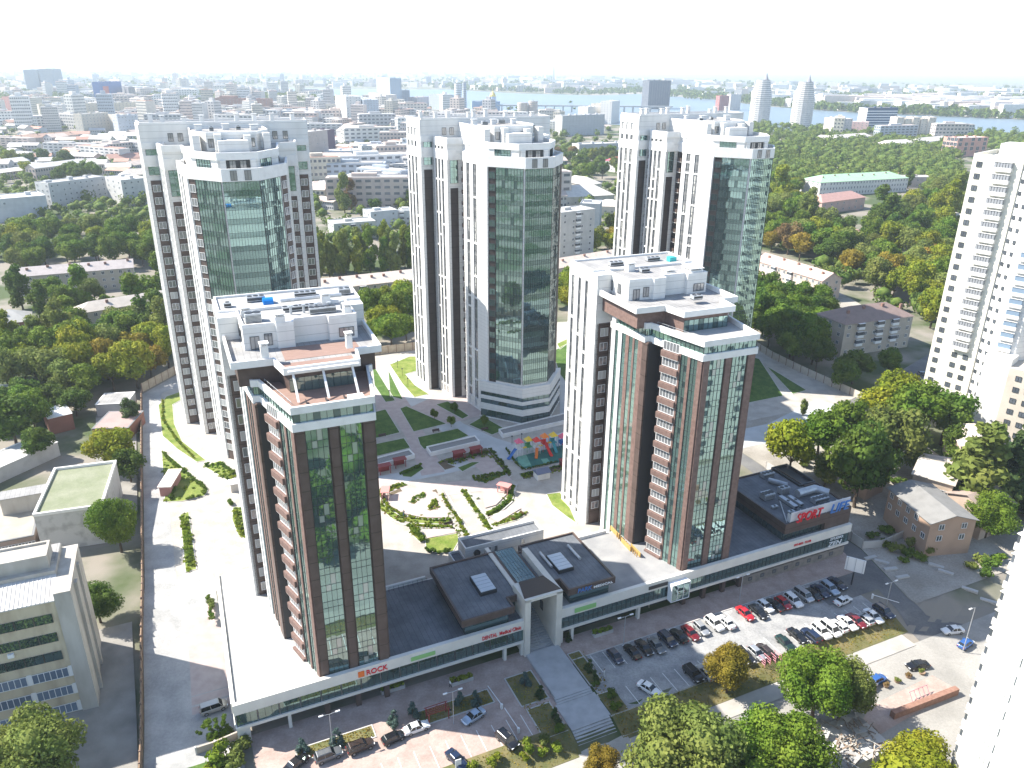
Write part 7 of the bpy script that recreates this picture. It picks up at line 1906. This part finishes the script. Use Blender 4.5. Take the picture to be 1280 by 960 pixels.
hedge([(514, 627), (524, 620), (531, 618)], .9, 'bush', 'small slanting bed in the left half of the garden')
hedge([(535, 637), (544, 627), (547, 635)], .9, 'bush', 'triangular bed in the middle of the garden')
hedge([(551, 620), (562, 636), (574, 652), (584, 675)], 1.0, 'yellow', 'yellow green bushes left of the middle path of the garden')
hedge([(577, 613), (588, 628), (599, 642), (611, 662)], 1.0, 'bush', 'bushes right of the middle path of the garden')
hedge([(608, 645), (624, 637), (636, 625), (640, 608)], 1.2, 'green', 'curved hedge round the right half of the garden')
hedge([(591, 599), (610, 595), (636, 590)], 1.1, 'green', 'hedge along the upper right edge of the garden')
hedge([(560, 580), (590, 572), (612, 566)], 1.0, 'dark', 'hedge behind the two right red pergolas')
hedge([(612, 562), (626, 578), (638, 594)], 1.0, 'dark', 'dark hedge between playground path and garden')
hedge([(500, 594), (515, 588), (527, 582)], 1.0, 'green', 'bushes right of the two left red pergolas')
hedge([(632, 560), (645, 580), (655, 588), (700, 577)], .7, 'dark', 'low hedge round the playground')
hedge([(651, 596), (675, 590), (703, 583)], .9, 'dark', 'hedge below the playground')
hedge([(640, 652), (655, 642)], 1.0, 'rust', 'reddish bushes right of the garden')
hedge([(204, 566), (216, 580), (235, 594), (257, 611), (254, 620), (232, 626)], 1.1, 'green', 'bushes along the lawn with the pink kiosk')
hedge([(213, 605), (217, 625)], 1.8, 'dark', 'dark row of conifers beside the pink kiosk')
hedge([(204, 500), (204, 525), (222, 552), (244, 574)], .7, 'yellow', 'bushes along the narrow lawn beside the left tall tower')
hedge([(258, 583), (275, 580), (292, 592), (284, 600)], 1.2, 'green', 'bushes on the small lawn beside the left tall tower')
hedge([(229, 648), (233, 670), (237, 690), (240, 710)], 1.3, 'bush', 'bushes in the narrow bed beside the estate road')
hedge([(293, 640), (298, 655), (304, 668)], 1.3, 'bush', 'bushes in the bed behind the left brown tower')
hedge([(262, 748), (264, 760), (266, 778)], 1.2, 'olive', 'bushes beside the shop terrace on the drive')
hedge([(246, 922), (256, 908), (284, 899)], 1.2, 'dark', 'dark hedge behind the low wall beside the drive')
def clumps(name, polys, n, size, leaf, seed):
    r = np.random.default_rng(seed); parts = []
    for _ in range(n):
        poly = polys[int(r.integers(0, len(polys)))]; us = [p[0] for p in poly]; vs = [p[1] for p in poly]
        for _t in range(20):
            u, v = r.uniform(min(us), max(us)), r.uniform(min(vs), max(vs))
            if inpoly((u, v), poly): break
        p = at(u, v, 5.12); k = r.uniform(*size); m = 26; d = r.normal(0, 1, (m, 3)); d /= np.linalg.norm(d, axis=1)[:, None]; d[:, 2] = np.abs(d[:, 2])
        parts.append(leaf_cloud(r, np.array(p) + d * k * np.array([1, 1, .8]) * r.uniform(.5, 1, (m, 1)), d, k * .34))
    return tag(link(name, np_mesh(name, parts, LEAF[leaf])), kind='stuff')
BEDS = [[(474, 612), (505, 603), (508, 607), (474, 619)], [(476, 624), (486, 638), (520, 652), (566, 651), (560, 657), (500, 652), (474, 638)], [(512, 654), (560, 656), (568, 661), (520, 662)], [(510, 655), (520, 657), (532, 676), (514, 668)], [(549, 620), (556, 618), (588, 676), (574, 672)], [(575, 612), (583, 612), (616, 662), (606, 660)], [(606, 642), (622, 634), (638, 606), (645, 606), (641, 626), (610, 647)], [(590, 600), (634, 588), (638, 592), (606, 604)], [(615, 656), (650, 640), (660, 641), (620, 658)], [(512, 628), (524, 617), (533, 620), (518, 630)], [(532, 638), (544, 622), (550, 637)]]
clumps('bedding_plants', BEDS, 330, (.25, .55), 'bush', 1); clumps('bedding_plants', BEDS, 130, (.2, .45), 'rust', 2); clumps('bedding_plants', BEDS, 160, (.2, .5), 'yellow', 3); clumps('bedding_plants', BEDS, 140, (.25, .6), 'dark', 4)
SIDE = [[(202, 562), (224, 580), (260, 613), (228, 627), (206, 628)], [(225, 644), (236, 640), (246, 712), (232, 716)], [(291, 635), (303, 634), (312, 676), (298, 670)], [(254, 583), (276, 576), (299, 594), (286, 602)], [(546, 578), (608, 562), (640, 594), (610, 570), (560, 582)], [(650, 592), (705, 580), (705, 588), (654, 600)]]
clumps('bedding_plants', SIDE, 160, (.3, .7), 'bush', 5); clumps('bedding_plants', SIDE, 120, (.3, .6), 'green', 6)
bush(at(290, 630, 5), 1.2, 'green', 'single round clipped bush behind the left brown tower', None)
for u, v, lb in ((543, 524, 'young thin tree on the shaded lawn'), (568, 516, 'young tree beside the middle tower entrance'), (605, 533, 'young tree on the lawn before the banded base'), (564, 534, 'young tree beside the grey path')):
    tree(at(u, v, 5), 'broad', 'green', 2.6, lb, 'young trees on the lawns', zs=1.1)
# young conifers on left lawns, and a lone bare tree on the right plaza
T(1003, 520, 'tall', 'olive', 2.6, 'thin young tree on the sunlit plaza at the right')
# red pergolas
REDW = mat('dark_red_timber', (.22, .035, .035), .6); PINKW = mat('kiosk_pink_sunlit_red', (.50, .24, .22), .7)  # pink kiosk wall; on pergolas, dark red with sunlight put into the colour
def pergola(u, v, label, m=None, a=_A, k=1.0):
    p = at(u, v, 5); r = thing('pergola', label, 'pergola', p, a, 'red garden pergolas'); m = m or REDW
    mb = MB(); mb.box(-.09, .09, -.09, .09, 0, 2.3); pieces('post', mb.mesh('post', m), [Matrix.Translation((x, y, 0)) for x in (-1.4, 1.4) for y in (-.8, .8)], r)
    mb = MB(); mb.box(-1.75, 1.75, -1.1, 1.1, 2.3, 2.45); mb.build('roof', m, r)
    mb = MB(); mb.box(-1.3, 1.3, .55, .75, .4, 1.6); mb.box(-1.3, 1.3, .15, .6, .4, .5); mb.build('bench', m, r)
for u, v, lb in ((481, 591, 'leftmost dark red pergola on the shaded plaza'), (500, 583, 'second dark red pergola on the shaded plaza'), (574, 574, 'third dark red pergola, above the garden'), (595, 569, 'rightmost dark red pergola above the garden')): pergola(u, v, lb)
pergola(482, 622, 'red pergola tinted sunlit pink in the left half of the garden', PINKW, _A + 1.2); pergola(630, 616, 'red pergola tinted sunlit pink in the right half of the garden', PINKW, _A - .9); pergola(707, 584, 'dark red pergola below the playground beside the brown tower')  # paler red on the two garden ones carries sunlight in its colour
# kiosks
p = at(209, 618, 5); r = thing('kiosk', 'small pink roofed kiosk beside the estate road', 'kiosk', p, R(96)); mb = MB(); mb.box(-1, 8, -1.3, 1.3, 0, 2.6); mb.build('wall', PINKW, r); mb = MB(); mb.box(-1.3, 8.3, -1.7, 1.7, 2.6, 2.85); mb.build('roof', mat('pale_pink_roof', (.60, .52, .48), .8), r)
p = at(296, 612, 5); r = thing('kiosk', 'small pale glass kiosk beside the left brown tower', 'kiosk', p, _A); mb = MB(); mb.box(-1.4, 1.4, -1.2, 1.2, 0, 2.3); mb.build('wall', colmat((.55, .50, .44)), r); mb = MB(); mb.box(-1.7, 1.7, -1.5, 1.5, 2.3, 2.5); mb.build('roof', PARAPET, r)
p = at(677, 597, 5); r = thing('kiosk', 'white hut with a dark blue roof below the playground', 'kiosk', p, _A); mb = MB(); mb.box(-1.8, 1.8, -1.3, 1.3, 0, 2.0); mb.build('wall', WHITE, r); mb = MB()
mb.hexa([(-2.1, -1.7, 2.0), (2.1, -1.7, 2.0), (2.1, 1.7, 2.0), (-2.1, 1.7, 2.0), (-1.9, -.1, 2.9), (1.9, -.1, 2.9), (1.9, .1, 2.9), (-1.9, .1, 2.9)]); mb.build('roof', mat('blue_grey_roof', (.13, .15, .22), .6), r)
# long white framed beds (tops of the garage ventilation)
GRAVEL = mat('grey_gravel', (.20, .195, .19), .95, col2=(.28, .275, .265), scale=4)
def trough(pix, label):
    P = [at(u, v, 5) for u, v in pix]; c = P[0]; r = thing('gravel_trough', label, 'planter', c, 0, 'white framed gravel beds'); q = [((x - c).x, (x - c).y) for x in P]
    mb = MB(); mb.ring(q, .35, -.1, 1.3); mb.build('frame', PARAPET, r); mb = MB(); mb.prism(inset_poly(q, .3), -.1, 1.0); mb.build('gravel', GRAVEL, r)
trough([(538, 571), (600, 556), (594, 549), (533, 563)], 'long white framed gravel bed on the plaza, middle one')
trough([(440, 595), (519, 573), (512, 566), (440, 585)], 'white framed gravel bed left of the middle one, behind the left brown tower')
trough([(628, 548), (712, 529), (712, 519), (623, 541)], 'white framed gravel bed between playground and middle tower')
# playground
p = at(668, 566, 5); pg = thing('playground_tower', 'colourful climbing frame with red, yellow and orange roofs and slides', 'playground', p, _A)
PC = {k: mat('play_' + k, c, .4) for k, c in dict(red=(.62, .04, .03), orange=(.72, .20, .03), yellow=(.75, .52, .04), blue=(.04, .16, .45), green=(.08, .34, .12), pink=(.66, .12, .20), white=(.72, .72, .72), teal=(.05, .30, .34)).items()}
for x, y, z, rc, dc in ((-4.6, .6, 2.0, 'pink', 'white'), (-1.2, 1.4, 1.6, 'yellow', 'green'), (.4, -.4, 1.9, 'red', 'white'), (3.2, .2, 2.3, 'orange', 'red'), (6.4, 1.0, 1.7, 'yellow', 'teal'), (8.6, -.4, 1.5, 'pink', 'blue')):
    mb = MB()
    for sx in (-.8, .8):
        for sy in (-.8, .8): mb.tube((x + sx, y + sy, 0), (x + sx, y + sy, z + 2.1), .07, n=6)
    mb.build('frame', PC['white'] if dc == 'white' else PC[dc], pg)
    mb = MB(); mb.box(x - .85, x + .85, y - .85, y + .85, z, z + .12); mb.box(x - .85, x + .85, y + .8, y + .86, z + .12, z + .9); mb.box(x - .85, x - .8, y - .85, y + .8, z + .12, z + .9); mb.build('platform', PC[dc], pg)
    mb = MB(); t = (x, y, z + 3.3); c = [(x - 1.1, y - 1.1, z + 2.1), (x + 1.1, y - 1.1, z + 2.1), (x + 1.1, y + 1.1, z + 2.1), (x - 1.1, y + 1.1, z + 2.1)]
    for i in range(4): mb.face([c[i], c[(i + 1) % 4], t])
    mb.build('roof', PC[rc], pg)
for (x0, y0, z0, x1, y1, c) in ((-5.5, .3, 2.0, -8.6, -1.0, 'blue'), (3.0, -.7, 2.3, 3.4, -4.2, 'red'), (6.0, .2, 1.7, 5.6, -2.8, 'teal'), (8.4, -1.2, 1.5, 9.6, -4.0, 'red'), (.2, -1.2, 1.9, -1.2, -3.6, 'orange')):
    mb = MB(); a = Vector((x0, y0)); b = Vector((x1, y1)); f = Fr(a, b)
    for i in range(5):
        t0, t1 = i / 5, (i + 1) / 5; za, zb = z0 * (1 - sm(t0)) + .15, z0 * (1 - sm(t1)) + .15; q0, q1 = f.L * t0, f.L * t1
        for d0, d1, hh in ((-.38, .38, .06), (-.42, -.36, .34), (.36, .42, .34)): mb.hexa([f.p(q0, d1, za), f.p(q1, d1, zb), f.p(q1, d0, zb), f.p(q0, d0, za), f.p(q0, d1, za + hh), f.p(q1, d1, zb + hh), f.p(q1, d0, zb + hh), f.p(q0, d0, za + hh)])
    mb.build('slide', PC[c], pg)
mb = MB(); mb.box(-3.8, -2.0, .6, 1.4, 1.7, 1.85); mb.box(1.2, 2.4, -.5, .3, 1.9, 2.05); mb.box(4.0, 5.6, .2, 1.0, 1.9, 2.05); mb.build('bridge', PC['yellow'], pg)
# benches
for u, v, lb in ((478, 546, 'bench on the lawn path behind the left tower'), (545, 540, 'bench beside the grey path'), (606, 538, 'bench before the banded tower base'), (561, 657, 'pink bench under the curved garden hedge')):
    p = at(u, v, 5); r = thing('bench', lb, 'bench', p, _A); mb = MB(); mb.box(-1.1, 1.1, -.25, .25, .42, .5); mb.build('seat', BROWN, r); mb = MB(); mb.box(-1.1, 1.1, .2, .27, .5, .95); mb.build('backrest', BROWN, r)
    for x in (-.9, .9): mb = MB(); mb.box(x - .06, x + .06, -.2, .2, 0, .42); mb.build('leg', DARK, r)
# dark red pergola and bike racks on the street side
p = gp(547, 898); r = thing('pergola', 'dark red pergola in front of the shops between two spruces', 'pergola', p, _A); mb = MB(); mb.box(-.08, .08, -.08, .08, 0, 2.3)
pieces('post', mb.mesh('post', REDW), [Matrix.Translation((x, y, 0)) for x in (-1.8, 1.8) for y in (-.8, .8)], r); mb = MB(); mb.box(-2.1, 2.1, -.05, .05, 2.3, 2.42)
pieces('slat', mb.mesh('slat', REDW), [Matrix.Translation((0, -.85 + i * .42, 0)) for i in range(5)], r)
PINKM = mat('pink_metal', (.52, .22, .26), .5)
p = gp(964, 826); r = thing('bicycle_rack', 'row of pink rails beside the cars in the lower parking row', 'rack', p, _A); mb = MB()
for i in range(4):
    x = -2.4 + i * 1.3; mb.tube((x, -.9, 0), (x, -.9, 1.5), .07, n=6); mb.tube((x, .9, 0), (x, .9, 1.5), .07, n=6)
    for z in (.5, 1.0, 1.5): mb.tube((x, -.9, z), (x, .9, z), .06, n=6)
tag(mb.build('rail', PINKM, r), kind='stuff')
# walls and fences
WALLM = mat('tan_fence_panel', (.42, .355, .27), .85, col2=(.34, .28, .21), scale=.8); POSTM = colmat((.22, .15, .12))
def wall_fence(name, label, pts, h, panel, m, mp, thick=.2, rail=False):
    P = [Vector(p) for p in pts]; r = thing(name, label, 'fence', P[0], 0); acc = 0
    for a, b in zip(P[:-1], P[1:]):
        L = (Vector((b.x, b.y)) - Vector((a.x, a.y))).length
        if L < .3: continue
        f = Fr((a.x - P[0].x, a.y - P[0].y), (b.x - P[0].x, b.y - P[0].y)); n = max(1, round(L / panel)); g = L / n
        pm = MB(); pm.box(.12, g - .12, -thick / 2, thick / 2, -.6, h); me = pm.mesh('panel', m); qm = MB(); qm.box(-.14, .14, -thick / 2 - .06, thick / 2 + .06, -.6, h + .15); me2 = qm.mesh('post', mp)
        for i in range(n):
            z = a.z + (b.z - a.z) * i / n - P[0].z
            link('panel', me, r, mw=f.mat4(i * g, 0, z)); link('post', me2, r, mw=f.mat4(i * g, 0, z))
    return r
E5 = lambda *q: [at(u, v, 5) for u, v in q]
wall_fence('estate_wall', 'tan panel wall along the back of the estate between the left and middle towers', E5((178, 490), (226, 464), (300, 459), (400, 452), (526, 436)), 3.0, 3.2, WALLM, POSTM)
wall_fence('estate_wall', 'pale panel wall at the right side of the estate', E5((930, 426), (965, 448), (1010, 470), (1050, 488), (1087, 505)), 2.6, 4.0, mat('pale_fence_panel', (.50, .45, .38), .85, col2=(.42, .38, .32), scale=.8), POSTM)
wall_fence('estate_wall', 'rusty brown fence along the estate drive at the left', [sw(-14.9 + .04 * w, w) for w in (-26, -10, 5, 15, 25, 38)] + [sw(-13.2, 43), sw(-13.0, 73), sw(-12.6, 114), sw(-12.1, 155)], 2.4, 2.5, mat('rusty_fence', (.20, .13, .09), .9, col2=(.30, .21, .14), scale=1.2), POSTM)
wall_fence('garden_wall', 'low pale wall beside the drive at the lower left', [gp(246, 943), gp(270, 935), gp(302, 921)], 1.5, 4, mat('pale_wall', (.44, .38, .33), .9, col2=(.36, .31, .27), scale=.5), KERB, .3)
wall_fence('estate_wall', 'grey concrete fence along the side street at the right', [sw(142, 34), sw(142.2, 0), sw(147, -1.5), sw(155, -.5)], 2.0, 3.5, colmat((.46, .45, .43)), colmat((.35, .33, .31)), .15)
wsheet('planting_bed', -11.5, -1.0, -7.5, -1.8, LAWN, dz=.12)
wsheet('planting_bed', -12, 2, -20, -8.5, DRYG, dz=.1)
# square with the red kerb wall at the lower right
sheet('pavement', [(1045, 905), (1165, 845), (1195, 862), (1090, 925)], PINK, None, .17)
kerb([gp(1117, 897), gp(1192, 868)], 'wall', 1.0, 1.5, mat('red_brick_wall', (.30, .175, .13), .85, col2=(.24, .13, .095), scale=1.5))
p = gp(1150, 872); r = thing('bicycle_rack', 'pink metal frame on the pink square at the lower right', 'rack', p, _A); mb = MB()
for i in range(5): mb.tube((-2.5 + i * 1.1, -.7, 0), (-2.3 + i * 1.1, .7, 1.6), .06, n=6)
mb.tube((-2.6, -.7, .1), (2.1, -.7, .1), .06, n=6); mb.tube((-2.4, .7, 1.6), (2.3, .7, 1.6), .06, n=6); tag(mb.build('rail', PINKM, r), kind='stuff')
for k, (u, v) in enumerate(((1091, 864), (1107, 859), (1121, 853), (1135, 847), (1152, 843))):
    p = gp(u, v); r = thing('flower_tub', 'small brown flower tub in the row along the pink square', 'planter', p + Vector((0, 0, .16)), 0, 'flower tubs along the pink square'); mb = MB(); mb.tube((0, 0, 0), (0, 0, .5), .45, .6, 10); mb.build('tub', colmat((.32, .22, .15)), r); o = link('plants', SHRUB[k % 4], r, (0, 0, .3)); o.scale = (.7, .7, .6); o.material_slots[0].link = 'OBJECT'; o.material_slots[0].material = LEAF['rust' if k % 2 else 'olive']
# bits of concrete on the dirt lot
for k, (u, v, a) in enumerate(((1088, 698, 20), (1102, 703, -30), (1113, 712, 10), (1170, 708, -35), (1182, 716, -35), (1212, 738, -35), (1235, 752, -30), (1128, 722, 15))):
    p = gp(u, v); mb = MB(); mb.box(-1.6, 1.6, -.45, .45, -.1, .4); o = mb.build('concrete_block', colmat((.44, .43, .41)), None, p, R(a)); tag(o, 'pale concrete block lying on the dirt lot beside the side street', 'block', 'concrete blocks on the dirt lot')
# scrub on the dirt lot
for k in range(34):
    s_, w_ = rr.uniform(147, 190), rr.uniform(-6, 40)
    if (s_ - 168) ** 2 / 500 + (w_ - 20) ** 2 / 330 > 1: continue
    bush(sw(s_, w_), rr.uniform(.9, 2.2), rr.choice(['green', 'olive', 'dark']), 'wild bush on the dirt lot beside the side street', 'wild bushes on the dirt lot')
for k, (u, v, q) in enumerate(((1105, 685, 1.8), (1118, 690, 2.2), (1132, 694, 2.0), (1148, 700, 1.8), (1158, 692, 2.2), (1090, 672, 1.8), (1108, 668, 2.0), (1225, 705, 2.0), (1236, 712, 2.3), (1247, 702, 2.0), (1214, 712, 1.6), (1232, 722, 1.8), (1128, 702, 1.4), (1140, 684, 2.2))):
    bush(gp(u, v), q, ['green', 'olive', 'dark'][k % 3], 'wild bush on the dirt lot beside the side street', 'wild bushes on the dirt lot')
# grass tufts of the verges: one mass
rng = np.random.default_rng(8); Pn = []
for (s0, s1, w0, w1, n) in ((61, 128.5, -24.4, -20.4, 2500), (3, 52, -24.4, -18.9, 1500), (8.7, 21.3, -7.9, -5.4, 300), (29.2, 42.8, -8.9, -5.7, 400), (47.2, 52, -19.8, -4.7, 400), (61, 64, -23.8, -3.7, 400)):
    for _ in range(n):
        p = sw(rng.uniform(s0, s1), rng.uniform(w0, w1)); Pn.append((p.x, p.y, p.z + .16))
Pn = np.array(Pn); nr = rng.normal(0, 1, (len(Pn), 3)); nr[:, 2] = np.abs(nr[:, 2]) + .4; nr /= np.linalg.norm(nr, axis=1)[:, None]
tag(link('grass', np_mesh('grass', [leaf_cloud(rng, Pn, nr, .16)], LEAF['gold'])), kind='stuff')
# ------------------------------------------------------------------ summer haze
hz = bpy.data.materials.new('summer_haze')
hz.use_nodes = True
hn = hz.node_tree; hn.nodes.remove(hn.nodes['Principled BSDF'])
vol = hn.nodes.new('ShaderNodeVolumePrincipled')
vol.inputs['Color'].default_value = (.80, .90, 1.0, 1)
vol.inputs['Density'].default_value = HAZE_DENSITY
vol.inputs['Anisotropy'].default_value = .2
hn.links.new(vol.outputs[0], hn.nodes['Material Output'].inputs['Volume'])
mb = MB(); mb.box(-49000, 49000, -2900, 59000, -4, 150)
tag(mb.build('haze', hz), kind='stuff')
